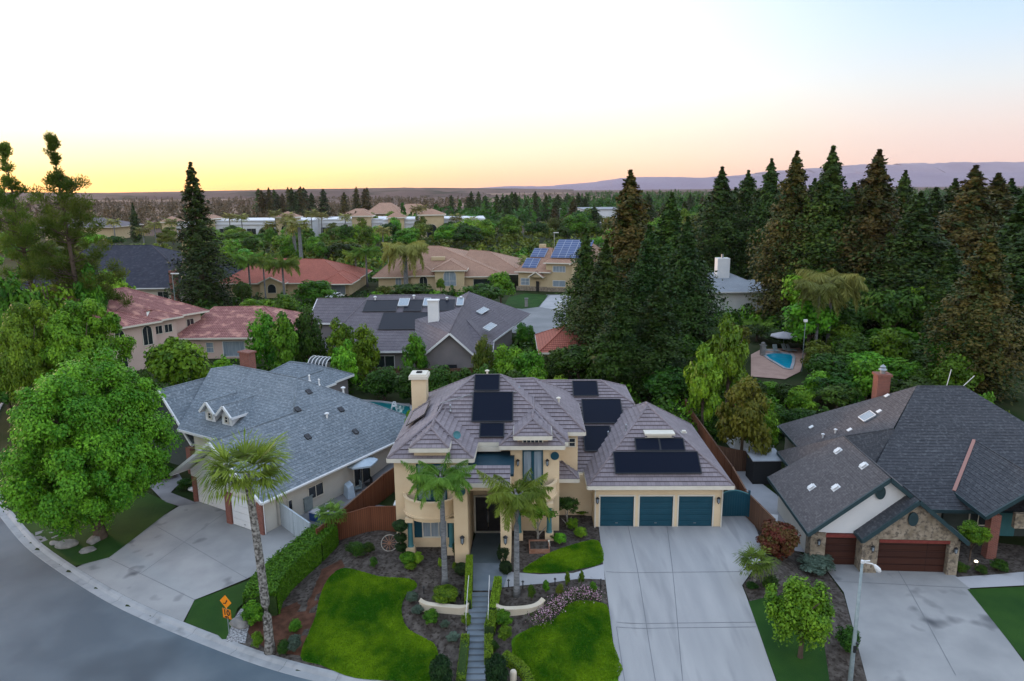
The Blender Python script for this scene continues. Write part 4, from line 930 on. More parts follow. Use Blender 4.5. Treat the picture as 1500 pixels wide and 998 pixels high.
# ================================================================ grey shingled house (pad at -1)
LA = 31.5; H2 = thing('house', 'white walled house with blue-grey shingle roof, two small dormers and white garage doors', 'house', (-24.29, 52.1, -1.0), R(-LA))
Z = 2.6   # eave above this house's floor
rf = Roof(.29, .018); rf.fh = .2; rf.capr = .06
rf.gable(-.95, 9.25, -1.75, 7.0, Z, 6.05, 'y', 4.15, .5, ends='f', wall=False)
PA, PB = (-6.9, 9.1, 8.0), (1.45, 9.1, 7.9)
rf.slope([(9.25, 6.9, Z), (9.25, 17.4, Z), PB, (3.95, 6.3, 6.18)]); rf.slope([(9.25, 17.4, Z), (-11.5, 17.4, Z), PA, PB])
rf.slope([(-6.45, 2.7, 3.9), (4.5, 2.7, 3.9), (4.0, 6.3, 6.16), PB, PA, (-9.3, 8.5, 7.55)]); rf.slope([PA, (-11.5, 17.4, Z), (-11.5, 8.6, 4.5), (-9.2, 8.6, 7.5)])
for p_, q_ in ((PA, PB), (PB, (3.95, 6.25, 6.15)), (PB, (9.25, 17.4, Z))): rf.cap(p_, q_)
rf.eave((-6.4, 2.7, 3.9), (-.2, 2.7, 3.9))
rf.eave((9.25, 7.0, Z), (9.25, 17.4, Z))
rf.gable(-13.1, -5.3, 3.1, 8.9, Z, 6.8, 'y', -9.15, .5, ends='f', wall=False)
for i, dx in enumerate((-3.6, -1.45)):                    # dormers
    y0 = 3.9; zb = 4.6
    rf.gable(dx-.95, dx+.95, y0-.25, y0+3.3, zb+.95, zb+1.85, 'y', None, .3, ends='f', wall=False)
r2 = rf.build(H2, M['shingle'], M['white'])
w = MB()
w.b2(-.35, 8.75, -.12, 16.7, -.4, Z-.02); w.b2(4.9, 8.75, -1.25, 0, -.4, Z-.02); w.b2(-5.2, 3.0, 3.3, 16.0, -.4, Z+.9); w.b2(-10.9, 8.6, 9.0, 16.9, -.4, Z-.02); w.b2(-12.5, -5.8, 3.7, 10, -.4, Z-.02)
w.build('wall', M['stucco_white'], H2)
g = MB()
g.poly([(-12.6,3.65,-.4),(-5.75,3.65,-.4),(-5.75,3.65,Z-.1),(-9.15,3.65,6.5),(-12.6,3.65,Z-.1)], [(0,1,2,3,4)]); g.build('gable_wall', M['siding'], H2); g = MB()
g.poly([(-.45,-.4,2.1),(8.8,-.4,2.1),(8.8,-.4,Z),(4.15,-.4,5.75),(-.45,-.4,Z)], [(0,1,2,3,4)])
g.build('gable_wall', M['white'], H2)
for dx in (-3.6, -1.45):
    g = MB(); g.b2(dx-.62, dx+.62, 3.95, 6.2, 4.3, 5.6); g.poly([(dx-.65,3.94,5.55),(dx+.65,3.94,5.55),(dx,3.94,6.25)], [(0,1,2)]); dm_ = g.build('dormer', M['white'], H2); window(dm_, (dx, 3.93, 5.2), .42, .55, 0, 1, 2, 'trim')
for q_ in ((-.5,-.02,-.35,.1),(4.95,5.5,-1.5,-.2),(8.3,8.85,-1.45,-1.2),(-5.9,-5.3,2.9,3.4)): p = MB(); p.b2(*q_, -.4, 2.3); p.build('brick_pier', M['brick'], H2)
garage_door(H2, .05, 3.4, -.25, 0, 2.15, 'white', 4, horiz=False); garage_door(H2, 5.6, 8.2, -1.38, 0, 2.15, 'white', 4, horiz=False)
window(H2, (8.78, 3.6, 1.35), 1.5, 1.0, R(90), 2, 1, 'trim', 'glass'); window(H2, (8.78, 1.1, 1.2), .4, .8, R(90), 1, 1, 'trim', 'glass'); window(H2, (8.78, 8.6, 1.1), 1.9, 2.0, R(90), 2, 1, 'trim', 'glass')
b = MB(); b.b2(-4.6, -3.6, 3.2, 3.28, 0, 2.1); b.build('front_door', M['teal2'], H2)
b = MB(); b.b2(-3.4, -2.4, 6.0, 7.1, 6.0, 6.1); 
b = MB(); b.b2(-6.6, -5.4, 9.6, 10.4, 6.6, 9.1); b.b2(-6.7, -5.3, 9.5, 10.5, 9.1, 9.25); b.build('chimney', M['brick'], H2)
for i, (x, y, k) in enumerate([(2.9,8.9,'box'),(5.2,10.2,'box'),(4.0,6.6,'box'),(7.3,9.6,'box'),(6.3,5.4,'box'),(3.8,12.0,'hat'),(2.0,9.9,'pipe'),(5.4,8.4,'hat'),(2.6,10.4,'pipe')]):
    zz = Z+(9.25-x)*.677; vent(r2, x, y, zz, k, 'shingledark' if k == 'box' else 'white', 1.0, slope=(0, R(34) if k == 'box' else 0))
b = MB(); b.bar((9.35,-1.7,2.55),(9.35,17.4,2.55), .12, .12); b.tube([(9.3,-1.6,2.5),(8.9,-1.3,2.3),(8.9,-1.3,0)], .04, 6); b.build('gutter', M['white'], H2)

# low wing roof behind it
H2b = thing('pool_house', 'small grey shingled pool house with gabled porch roof behind the blue-grey roof', 'pool house', (-22.9, 75.5, 0), R(-25))
rf = Roof(.29, .018); rf.hip(-4.2, 4.2, -3.2, 3.6, 2.5, (-1.5, 0, 4.2), (1.5, 0, 4.2)); rf.gable(1.2, 4.6, -4.4, 0, 2.5, 3.7, 'y', None, .3)
rf.build(H2b, M['shingle'], M['white'], M['dark']); w = MB(); w.b2(-3.7, 3.7, -2.7, 3.1, 0, 2.45); w.build('wall', M['stucco_grey'], H2b)
t = thing('curved_pergola', 'ribbed white barrel-shaped pergola beside the small grey pool house', 'pergola', (-21.6, 79.3, 0), R(-20)); b = MB()  # curved white pergola frame with a glass canopy
for k in range(6): b.tube([(-1.2+k*.48, -1.1*math.cos(a), 3.1+.9*math.sin(a)) for a in np.linspace(0, math.pi, 9)], .06, 5)
b.b2(-1.3, 1.3, -1.1, -1.0, 0, 3.15); b.b2(-1.3, 1.3, 1.0, 1.1, 0, 3.15); b.build('frame', M['white'], t)
b = MB()
for a0, a1 in zip(np.linspace(0, math.pi, 9), np.linspace(0, math.pi, 9)[1:]): b.face([(-1.2,-1.05*math.cos(a0),3.1+.85*math.sin(a0)),(1.2,-1.05*math.cos(a0),3.1+.85*math.sin(a0)),(1.2,-1.05*math.cos(a1),3.1+.85*math.sin(a1)),(-1.2,-1.05*math.cos(a1),3.1+.85*math.sin(a1))])
b.build('canopy', M['glass'], t)

# ================================================================ dark shingled house with stone garage front (pad at -1)
H3 = thing('house', 'dark charcoal shingled house with stone garage front and two brown garage doors', 'house', (19.57, 41.88, -1.0), R(-4))
Z = 2.4
rf = Roof(.29, .018); rf.fh = .24; rf.capr = .05
rf.slope([(-1.2, -.95, Z), (3.4, -.95, 6.15), (3.4, 6.6, 6.15), (-1.2, 8.0, Z)], mi=1); rf.slope([(7.95, -.95, Z), (7.95, 6.6, Z), (3.4, 6.6, 6.15), (3.4, -.95, 6.15)], mi=1); rf.cap((3.4, -.95, 6.15), (3.4, 6.6, 6.15)); rf.eave((-1.2, -.95, Z), (-1.2, 8.0, Z)); rf.eave((-1.2, -.95, Z), (3.4, -.95, 6.15)); rf.eave((3.4, -.95, 6.15), (7.95, -.95, Z))
rf.gable(1.78, 8.0, -1.65, .5, Z, 5.05, 'y', 4.88, .3, mi=0, ends='f', wall=False)
Rr, Rl, Hc_ = (14.9, 13.2, 8.05), (11.3, 13.2, 8.05), (7.95, 9.1, 5.9)
rf.slope([(7.0, 2.9, Z), (23.5, 2.9, Z), Rr, Rl, Hc_, (3.4, 6.6, 6.1)], mi=0) if False else None
rf.slope([(3.0, 2.9, Z), (23.5, 2.9, Z), Rr, Rl], mi=0); rf.slope([(23.5, 2.9, Z), (23.5, 20, Z), Rr], mi=0); rf.slope([(23.5, 20, Z), (3.0, 20, Z), Rl, Rr], mi=0)
rf.slope([(3.0, 20, Z), (3.0, 13, Z), Hc_, Rl], mi=1); rf.slope([(1.0, 13.3, Z), (1.0, 9.0, Z), (3.4, 6.6, 6.12)], mi=1); rf.slope([(1.0, 13.3, Z), (3.4, 6.6, 6.12), Hc_], mi=1); rf.slope([(1.0, 13.3, Z), Hc_, (3.2, 14.0, 2.7)], mi=1)
rf.slope([(3.4, 6.6, 6.12), (7.95, 6.6, 2.45), Hc_], mi=0); rf.cap(Rl, Rr); rf.cap((3.4, 6.6, 6.12), Hc_, .05)
rf.eave((3.0, 14.6, Z), (3.0, 20, Z)); rf.eave((1.0, 9.0, Z), (1.0, 13.3, Z)); rf.eave((8.0, 2.9, Z), (11.2, 2.9, Z)); rf.eave((17, 2.9, Z), (23.5, 2.9, Z))
rf.gable(10.1, 16.7, .5, 9.4, 3.1, 5.4, 'y', 13.3, .4, mi=0, ends='f', wall=False)
rf.gable(15.4, 21.0, 3.2, 9.4, Z, 4.9, 'y', 18.2, .4, mi=0, ends='f', wall=False)
r3 = rf.build(H3, [M['shingledark'], M['shinglelit']], M['fascia'])
b = MB(); b.bar((10.05, 4.2, 3.22), (13.25, 8.2, 5.46), .22, .05); b.build('valley_flashing', M['copper'], r3)
w = MB(); w.b2(-.55, 7.5, .25, 7.4, -.4, Z); w.b2(3.5, 23, 4.6, 19.4, -.4, Z); w.b2(1.6, 4, 7.4, 13, -.4, Z); w.build('wall', M['stucco_white'], H3)
w = MB(); w.poly([(-.4,-.45,2.25),(7.4,-.45,2.25),(7.4,-.45,2.6),(3.4,-.45,5.85),(-.4,-.45,2.6)], [(0,1,2,3,4)]); w.build('gable_wall', M['white'], H3)
w = MB(); w.b2(9.6, 20, 4.3, 4.5, -.4, Z+.5); w.build('recess_wall', M['siding'], H3); w = MB(); w.b2(12.2, 16.2, 1.0, 1.3, 2.1, 3.1); w.build('arch_beam', M['stone'], H3)  # recess wall coloured dark to paint in the entry's shade
st = MB()
def stone_box(*a): st.b2(*a)
for q_ in ((-.9,.02,-.60,.25),(2.0,2.96,-1.24,.25),(7.14,7.75,-1.25,.25),(15.6,16.3,1.0,1.6)): pb = MB(); pb.b2(*q_, -.5, 2.28); pb.build('stone_pier', M['stone'], H3)
st.poly([(2.3,-1.26,2.3),(7.6,-1.26,2.3),(7.6,-1.26,2.55),(4.88,-1.26,4.75),(2.3,-1.26,2.55)], [(0,1,2,3,4)])
st.b2(12.2, 17, 2.2, 5.8, -.4, Z) if False else None
st.build('stone_wall', M['stone'], H3)
for q_ in ((.0,2.02,-.62,-.3,2.02,2.2),(2.98,7.14,-1.27,-.9,2.08,2.28)): b = MB(); b.b2(*q_); b.build('brick_lintel', M['brickred'], H3)
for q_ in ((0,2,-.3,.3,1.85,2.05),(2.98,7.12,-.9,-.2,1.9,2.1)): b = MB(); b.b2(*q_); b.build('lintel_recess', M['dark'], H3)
garage_door(H3, .03, 2.0, -.28, -.35, 1.9, 'garagewood', 5, horiz=False); garage_door(H3, 3.0, 7.12, -.9, -.5, 1.95, 'garagewood', 5, horiz=False)
for x, y, z in ((3.05, -.5, 5.05), (4.75, -1.32, 3.72)):
    b = MB(); b.lathe([(0,0),(.33,0),(.33,.1),(0,.1)], n=18); o = b.build('gable_vent', M['fascia'], H3); o.location = (x, y, z); o.rotation_euler = (R(90),0,0); o.scale = (.9,1.35,1)
lantern(H3, 2.55, -1.27, 1.7, .9); lantern(H3, 7.45, -1.27, 1.7, .9); lantern(H3, -.45, -.62, 1.7, .9)
b = MB(); b.b2(10.7, 11.3, .9, 1.5, -.4, 3.0); b.b2(11.4, 11.9, 2.2, 2.7, -.4, Z-.1) if False else None; b.build('brick_column', M['brick'], H3)
b = MB(); b.b2(13.0, 14.3, 4.15, 4.3, 0, 2.1); b.build('front_door', M['teal2'], H3)
window(H3, (11.9, 4.28, 1.3), 1.2, 1.2, 0, 2, 1, 'trim', 'glass')
b = MB(); b.b2(9.1, 10.1, 15.0, 15.9, 3.0, 8.3); b.b2(9.0, 10.2, 14.9, 16.0, 8.3, 8.5); ch = b.build('chimney', M['brick'], H3)
b = MB(); b.tube([(9.6,15.45,8.4),(9.6,15.45,8.8)], .22, 8); b.lathe([(.35,8.8),(.2,8.95),(.25,9.05),(0,9.25)], (9.6,15.45,0), 8); b.build('chimney_cowl', M['metal'], ch)
def zmain(x): return Z+(x-3.0)*5.65/8.3
for x, y in ((4.6,16.2),(9.6,14.2),(8.4,12.6),(6.2,12.4)): vent(r3, x, y, zmain(x), 'square', 'white', 1.1, slope=(0, -R(33)))
for x, y in ((4.6,13.6),(5.4,13.2)): vent(r3, x, y, zmain(x)+.1, 'hat', 'white', .7)
for x, y in ((2.6,5.3),(.3,3.3),(1.2,1.6),(3.0,1.9)):
    vent(r3, x if x < 3 else 2.95, y, Z+(min(x,2.95)+1.2)*3.75/4.6+.03, 'square', 'white', 1.1, slope=(0, -R(39)))
on_slope(H3, (7.2, 12.1, zmain(7.2)), (0,1,0), (8.7,0,5.65), 1.1, 1.0, .12, 'curtain', 'skylight', .12, frame_m='white')
b = MB(); b.tube([(13.6,13.3,8.0),(13.8,13.3,9.4)], .03, 5); b.tube([(14.8,13.3,8.0),(15.6,13.3,8.9)], .03, 5); b.build('antenna', M['white'], r3)

# ================================================================ houses further back
def simple_house(name, label, loc, rz, masses, roofs, rm, tm, wm, wins=(), extra=None, step=.42, lift=.03, cat='house'):
    t = thing(name, label, cat, loc, rz); w = MB()
    for m_ in masses: w.b2(*m_)
    w.build('wall', M[wm], t); rf = Roof(step, lift); rf.fh = .22
    for k, *a in roofs:
        kw = a.pop() if a and isinstance(a[-1], dict) else {}
        getattr(rf, k)(*a, **kw)
    r_ = rf.build(t, M[rm], M[tm], M[wm]) 
    for q in wins: window(t, *q)
    if extra: extra(t, r_)
    return t
def ex(t, r_):
    s = Vector((0, 16, 4.7)).normalized(); z = lambda y: 2.8+(y-87)*4.7/16
    def pn(x, y, w_, h_): on_slope(t, (x, y, z(y)), (1,0,0), s, w_, h_, .05, 'solar', 'solar_panel', .12, frame_m='black')
    pn(-20.6, 97.6, 4.6, 3.6); pn(-15.0, 97.6, 2.5, 3.6); pn(-11.4, 97.6, 3.4, 3.6); pn(-17.6, 92.4, 6.4, 5.0)
    for x in (-15.9, -12.4, -7.7): on_slope(t, (x, 99.0, z(99.0)), (1,0,0), s, .9 if x > -15 else 1.4, 2.4, .2, 'curtain', 'skylight', .12, frame_m='white')
    b = MB(); b.b2(-10.9, -9.5, 91.8, 92.8, 2, 8.3); b.b2(-11.0, -9.4, 91.7, 92.9, 8.3, 8.45); b.build('chimney', M['white'], t)
    b = MB(); A_, B2, D_, C_ = (-7.5,84.3,5.6), (-6.6,110,6.9), (.2,101.5,3.0), (-4.6,84.6,2.8)
    q = Roof(.42, .03); q.slope([A_, B2, C_]); q.slope([B2, D_, C_]); q.slope([A_, (-10.9,84.2,2.8), (-13.5,96,5.3)]); q.slope([A_, (-13.5,96,5.3), B2]); q.cap(A_, B2); q.eave(A_, (-10.9,84.2,2.8)); q.eave(A_, C_); q.eave(C_, D_); q.slope([B2, (3,112,3), D_])
    q.build(t, M['tile2'], M['white']); b.poly([(-10.4,84.9,0),(-4.9,85.2,0),(-4.9,85.2,2.8),(-7.5,85,5.2),(-10.4,84.9,2.8)], [(0,1,2,3,4)]); b.poly([(-4.9,85.2,0),(0,101.5,0),(0,101.5,2.9),(-4.9,85.2,2.7)], [(0,1,2,3)]); b.build('gable_wall', M['stucco_grey'], t)
    for (x, y, z_) in ((-5.2, 101, 5.0), (-3.9, 92.0, 4.35)): on_slope(t, (x, y, z_), (.35,1,.06), (1,-.35,-.42), 3.0, .9, .2, 'curtain', 'skylight', .2, frame_m='white')
    for x, y in ((-19.5,101.5),(-14,101.8),(-9.2,101),(-7.2,101.2),(-8.4,92.5)): vent(r_, x, y, z(y), 'hat', 'white', 1.2)
simple_house('house', 'brown tiled house with dark solar panels, white skylights and a white chimney', (0,0,0), 0,
    [(-24,-3,87.7,117,0,2.8),(-27.8,-22,98.5,110,0,4.4)],
    [('hip',-24.6,-2.4,87,119,2.8,(-20.4,103,7.5),(-9.8,103,7.5)),('gable',-28.5,-19,98.0,110.5,4.4,6.9,'x',None,.4,0,'l')],
    'tile2', 'white', 'stucco_grey', [((-24.02,92,1.5),1.2,1.2,R(-90),2,1,'white'),((-16,87.66,1.3),2.4,1.6,0,2,1,'white'),((-7.6,84.95,1.0),1.6,1.0,0,2,1,'dark')], ex)

# pink two-storey
t = thing('house', 'pink stucco two-storey house with arched windows under a rose clay tile roof', 'house', (-42.93, 100.13, 0), 0)
PR = math.atan2(-.84, -.55)          # local +x runs along the facade toward the viewer; local +y to the rear
t.rotation_euler = (0, 0, PR)
# local frame: x = u, y = left of u -> u=(-.55,-.84), left normal = (.84,-.55) = the facade side, so the body lies at negative y
w = MB(); w.b2(.8, 22, -18, -.7, 0, 6.0); w.b2(5.3, 9.5, -.7, .5, 0, 6); w.b2(8.7, 21.5, -.7, 1.3, 0, 6); w.build('wall', M['stucco_pink'], t)
rf = Roof(.42, .03); rf.hip(0, 23, -20, .2, 6, (6, -9.8, 9.3), (17, -9.8, 9.3)); rf.hip(4.6, 10.2, -4, 1.2, 6, (7.4,-1.8,7.0), (7.4,-4,7.2), eaves='bl'); rf.hip(8.1, 22.6, -6, 2.0, 6, (12.5,-2.5,7.7), (19,-2.5,7.7))
rf.build(t, M['pinktile'], M['trim'])
for x, yy in ((9.9, 1.32), (13.5, 1.32), (18.6, 1.32)): window(t, (x, yy, 4.0), 1.3, 1.9, R(180), 2, 1, 'trim', 'glass', arch=True); window(t, (x, yy, 1.5), 1.3, 1.5, R(180), 2, 1, 'trim', 'glass')
for x, yy in ((6.5,.52),(2.5,-.68),(7.9,.52)): window(t, (x, yy, 4.6), 1.1, 1.1, R(180), 2, 1, 'trim', 'glass')
simple_house('garage_wing', 'single-storey pink garage with rose clay tile hip roof beside the pink house', (0,0,0), 0, [(-45,-30,96.2,110,-.2,3)],
    [('hip',-46,-29.3,95.3,111,3,(-43.2,103,6.0),(-36,103.2,6.0))], 'pinktile', 'trim', 'stucco_pink', [((-41.5,96.18,1.5),1.0,1.4,0,1,2,'trim','curtain'),((-38.2,96.18,1.3),3.0,2.1,0,1,1,'white','curtain')], cat='garage')
# slate
def exs(t, r_):
    for x in (-91.5, -95.5): 
        b = MB(); b.b2(x-1.1, x+1.1, 148.4, 153, 5.2, 7.3); b.build('dormer', M['white'], t); window(t, (x, 148.38, 6.2), 1.1, 1.2, 0, 2, 2, 'white'); 
        b = MB(); b.b2(x-1.5, x+1.5, 148.0, 153.5, 7.3, 7.5); b.build('dormer_roof', M['slate'], t)
    b = MB(); b.b2(-68.5, -67.3, 143, 144.5, 0, 7); b.build('chimney', M['brick'], t)
simple_house('house', 'large house with steep dark blue-grey slate roof and white dormers', (0,0,0), 0, [(-100,-65.5,147,176,0,3.3)],
    [('hip',-102,-64,145.5,178,3.2,(-93,160.5,10.8),(-80,160.5,10.8))], 'slate', 'white', 'stucco_white', [((-72,146.96,1.5),2.2,1.5,0,2,1,'white'),((-77,146.96,1.5),2.2,1.5,0,2,1,'white')], exs)
simple_house('house', 'long low house with a red clay tile roof and cream arches', (0,0,0), 0, [(-62,-35.2,154,174,0,3),(-53.5,-48.5,151.6,154,0,3.2)],
    [('hip',-63.4,-34.2,153,176,3.0,(-56,164,7.3),(-43,164,7.0)),('hip',-41,-33.8,150.8,160,3.0,(-37.4,154.5,4.9),(-37.4,158,5.2)),('gable',-54,-48,151,158,3.2,4.6)],
    'redtile', 'trim', 'stucco_tan', [((-51,151.56,1.6),1.8,1.0,0,1,1,'trim','glass',.06,'window',True),((-58,153.96,1.5),2,1.4,0,2,1,'trim'),((-37.4,153.9,1.4),3,2.1,0,1,1,'trim','curtain')])
simple_house('house', 'wide cream mansion with tan clay tile hip roof and arched entry window', (0,0,0), 0, [(-30,-2,161,200,0,3.6),(-17,-10.5,158.8,162,0,4.8),(-22.5,-17,159.8,162,0,3.6)],
    [('hip',-31.2,-1,160,204,3.2,(-24.5,173.5,9.0),(-17.5,173.5,9.0)),('hip',-14,3,164,200,3.2,(-10,176,7.8),(-5.5,176,7.4)),('hip',-17.6,-9.8,158.2,168,4.8,(-13.7,162,6.6),(-13.7,166,6.9)),('hip',-23,-16.4,158.9,167,3.6,(-19.7,162.5,5.2),(-19.7,166,5.6))],
    'tantile', 'trim', 'stucco_tan', [((-13.7,158.76,2.4),2.8,2.2,0,2,2,'trim','curtain',.06,'window',True),((-19.7,159.76,1.7),1.8,1.6,0,2,1,'trim','glass',.06,'window',True),((-25.5,160.96,1.7),1.3,1.6,0,2,1,'trim','curtain',.06,'window',True),((-6.2,160.96,1.4),4.8,2.3,0,1,1,'trim','glass')],
    lambda t, r_: (lambda b: (b.b2(-18.6,-15.4,166.6,168,6.2,7.0), b.build('dormer_vent', M['stucco_tan'], t)))(MB()))
def exb(t, r_):
    s = Vector((0, 10, 4.4)).normalized(); on_slope(t, (1.0,.9,4.9), (1,0,0), s, 3.4, 4.4, .05, 'solarblue', 'solar_panel', .15); on_slope(t, (1.7,5.2,6.9), (1,0,0), s, 3.4, 4.2, .05, 'solarblue', 'solar_panel', .15)
    on_slope(t, (7.6,1.2,7.1), (1,0,0), Vector((.22,1,.45)), 8.2, 8.4, .05, 'solarblue', 'solar_panel', .3)
    b = MB(); b.b2(2.6,4.0,9.5,10.8,6.5,9.6); b.build('chimney', M['stucco_tan'], t)
    b = MB(); b.b2(0,7.1,-.05,.02,0,1.0); b.b2(7.1,13.2,-.05,.02,0,.9); b.build('stone_base', M['stone'], t)
    b = MB(); b.b2(4.6,5.3,-.09,-.04,0,2.2); b.build('front_door', M['black'], t)
simple_house('house', 'two-storey cream house with tan tile roof carrying two arrays of blue solar panels', (1.1,160,0), R(-18), [(.4,7,.3,18,0,4.1),(6.8,17,.3,18,0,6.2),(13.2,17,-2.2,.3,0,6.6)],
    [('hip',-.3,8,-.5,19,4.3,(3.4,9.4,8.8),(5.8,9.4,8.8)),('hip',6.4,17.6,-.5,19,6.4,(10.5,9.2,10.6),(14.5,9.2,10.6)),('gable',12.8,17.4,-2.8,3,6.4,7.8),('gable',3.2,6.6,-1.6,3,3.3,4.5)],
    'tantile', 'trim', 'stucco_tan', [((2,.26,2.0),2.0,1.5,0,2,2,'white','curtain'),((9.8,.26,5.0),2.8,1.3,0,4,1,'white','curtain'),((9.8,.26,1.8),2.8,1.3,0,2,1,'white','curtain'),((15,-2.24,4.6),1.4,1.8,0,1,1,'trim','dark',.06,'window',True)], exb)
def exw(t, r_):
    b = MB(); b.b2(38.6,40.9,134,136,2,9.3); b.build('chimney', M['white'], t); b = MB(); b.tube([(39.7,135,9.3),(39.7,135,10.0)], .25, 8); b.build('flue', M['metal'], t)
simple_house('house', 'white stucco house with pale grey roof and a tall square white chimney', (0,0,0), R(0), [(34.5,46.2,129,146,0,3.7),(44,49.5,130.5,144,0,3.4)],
    [('hip',33.8,47.2,128.2,147,3.8,(40,137,6.5),(40.9,137,6.5)),('hip',43,50.3,129.8,145,3.2,(46,137,4.8),(46.5,137,4.8))], 'shinglewhite', 'white', 'white', [((38.4,128.96,2.2),.8,.8,0,1,1,'white'),((43,128.96,1.4),.9,.5,0,1,1,'white'),((47.5,130.46,1.6),1.2,1.6,0,2,1,'white')], exw)
simple_house('house', 'pale two-storey white house half hidden behind the tall redwoods', (0,0,0), R(0), [(22,32,128,142,0,6)],
    [('hip',21,33,127,143,6,(25.5,135,9),(28,135,9))], 'shinglewhite', 'white', 'white', [((24,127.96,4.4),1.4,1.2,0,2,1,'white'),((29,127.96,4.4),1.4,1.2,0,2,1,'white'),((26,127.96,1.4),2,1.4,0,2,1,'white')])
simple_house('casita', 'small outbuilding with red clay tile hip roof beside the cul-de-sac', (0,0,0), R(0), [(4,12,86.2,95.5,0,2.7)],
    [('hip',3.2,13,85.4,96.4,2.8,(7.2,90.9,5.2),(9,90.9,5.2))], 'redtile', 'trim', 'stucco_tan', [((5.4,86.16,1.5),1,1.1,0,2,1,'trim')], cat='outbuilding')
simple_house('house', 'low house showing a scrap of red tile roof between the redwoods', (0,0,0), 0, [(16,27,106,118,0,2.8)],
    [('hip',15,28,105,119,2.8,(19,112,5.6),(24,112,5.6))], 'redtile', 'trim', 'stucco_tan')
simple_house('house', 'far tan roofed clubhouse beyond the shopping centre', (0,0,0), 0, [(-98,-58,500,530,0,6)],
    [('hip',-100,-76,497,532,6,(-92,513,13),(-84,513,13)),('hip',-80,-56,503,530,6,(-74,516,12),(-64,516,12)),('hip',-118,-98,505,530,5,(-110,517,9),(-104,517,9))], 'tantile', 'trim', 'stucco_tan', step=0)
simple_house('house', 'far low brown roofed building beyond the slate roofed house', (0,0,0), 0, [(-222,-190,345,370,0,6)],
    [('hip',-224,-188,343,372,6,(-212,357,10),(-200,357,10))], 'tile2', 'trim', 'stucco_tan', step=0)
# warehouse
t = thing('warehouse', 'flat roofed white warehouse among the far trees', 'warehouse', (0,0,0)); b = MB(); b.b2(44,72,440,480,0,9); b.b2(72,88,450,480,0,7.5); b.build('wall', M['whitewall'], t); b = MB(); b.b2(43.5,72.5,439.5,480.5,9,9.5); b.b2(72.5,88.5,449.5,480.5,7.5,8); b.build('roof', M['shinglewhite'], t)
for x in range(46, 71, 4): window(t, (x+1, 439.9, 3), 2, 2.5, 0, 1, 1, 'white')
# shopping centre
def mall(label, x0, x1, y, h, towers, wins, sk=0):
    t = thing('shopping_centre', label, 'shopping centre', (x0, y, 0), R(sk)); L = x1-x0; b = MB(); b.b2(0, L, 0, 30, 0, h); b.build('wall', M['whitewall'], t)
    b = MB(); b.b2(-.4, L+.4, -.4, 30.4, h, h+.5); b.b2(-.2, L+.2, -.5, 0, h-1.6, h-1.1); b.build('parapet', M['whitewall'], t)
    for c_, w_, hh in towers:
        b = MB(); b.b2(c_-w_/2, c_+w_/2, -2.4, 6, 0, hh); o = b.build('tower', M['stucco_tan'], t)
        rf = Roof(0, 0); rf.fh = .5; rf.hip(c_-w_/2-.8, c_+w_/2+.8, -3.2, 7, hh, (c_,1.9,hh+2.6), (c_,1.9,hh+2.6), caps=False); rf.build(t, M['tantile'], M['trim'])
        window(t, (c_, -2.45, 2.6), w_*.42, 3.6, 0, 1, 1, 'trim', 'glass', arch=True)
    for x in wins: window(t, (x, -.05, 2.6), 4.6, 4.0, 0, 2, 1, 'white', 'glass')
    return t
mall('westernmost white parade of shops with one tan arched tower', -150, -94, 350, 8, [(4,8,9.5),(44,9,10)], [12,19,26,33,52], -7)
mall('white parade of shops between two tan arched towers, behind tall palms', -94, -58, 352, 8, [(22,9,10)], [4,11,30], 0)
mall('long white parade of shops ending at a tan arched corner tower', -58, -12, 330, 8.5, [(6,7,10),(22,11,11)], [13,32,39], 4)
mall('far pale low shop building beside the slate roofed house', -168, -150, 352, 6.5, [(3,6,8)], [9,14], -5)
# ================================================================ trees that stand out
def spot(px, top, Y): x, y, zt = ATY(px, top, Y); z = T(x, Y); return x, Y, z, zt-z
def pxw(w, Y): return w*Y*1.12/FPX
def bt(px, Y, top, w, mesh, label, name='tree', cat='tree', cf=.15, m=None, trunk='trunk_std', group=None):
    x, y, z, h = spot(px, top, Y); return plant_tree(name, label, cat, x, y, h, pxw(w, Y), mesh, z, cf, group, trunk, M[m] if m else None)
def ct(px, Y, top, w, mesh, label, name='conifer_tree', cat='conifer', m=None, group=None):
    x, y, z, h = spot(px, top, Y); return plant_conifer(name, label, cat, x, y, h, pxw(w, Y)*(1.42 if mesh.startswith('red') else 1.2), mesh, z, group, M[m] if m else None)
bt(106, 47, 495, 262, 'big', 'huge round bright green shade tree on the corner lawn beside the curved street', 'shade_tree', cf=-.06)
bt(28, 66, 412, 110, 'big2', 'tall dense green tree behind the huge shade tree, at the edge under the pines', 'shade_tree', cf=.1, m='leaf_bright')
bt(108, 68, 412, 125, 'big2', 'dense green tree between the huge shade tree and the pink house', 'shade_tree', cf=.1, m='leaf_bright')
bt(250, 72, 472, 104, 'round_c', 'drooping dark green tree in front of the pink house garage', cf=-.02, m='leaf_mid')
bt(325, 70, 512, 40, 'bush_a', 'small bushy green tree beside the brick chimney', cf=.05)
bt(205, 67, 528, 40, 'bush_b', 'low dark tree below the arched windows of the pink house', cf=.05)
bt(383, 86, 437, 60, 'tall_a', 'upright green tree beside the pink garage, first of the clump of three', cf=.03)
bt(413, 82, 444, 62, 'tall_b', 'upright pale green tree in the middle of the clump behind the blue-grey roof', cf=.03, m='leaf_mid')
bt(446, 84, 428, 56, 'tall_a', 'tall dark tree of the clump nearest the brown tiled house gable', cf=.03, m='leaf_dark')
bt(498, 84, 456, 52, 'tall_b', 'green tree covering the western end of the solar panelled brown roof', cf=.03, m='leaf_mid')
bt(532, 82, 459, 50, 'tall_a', 'darker green tree in front of the pool solar panels on the brown roof', cf=.03)
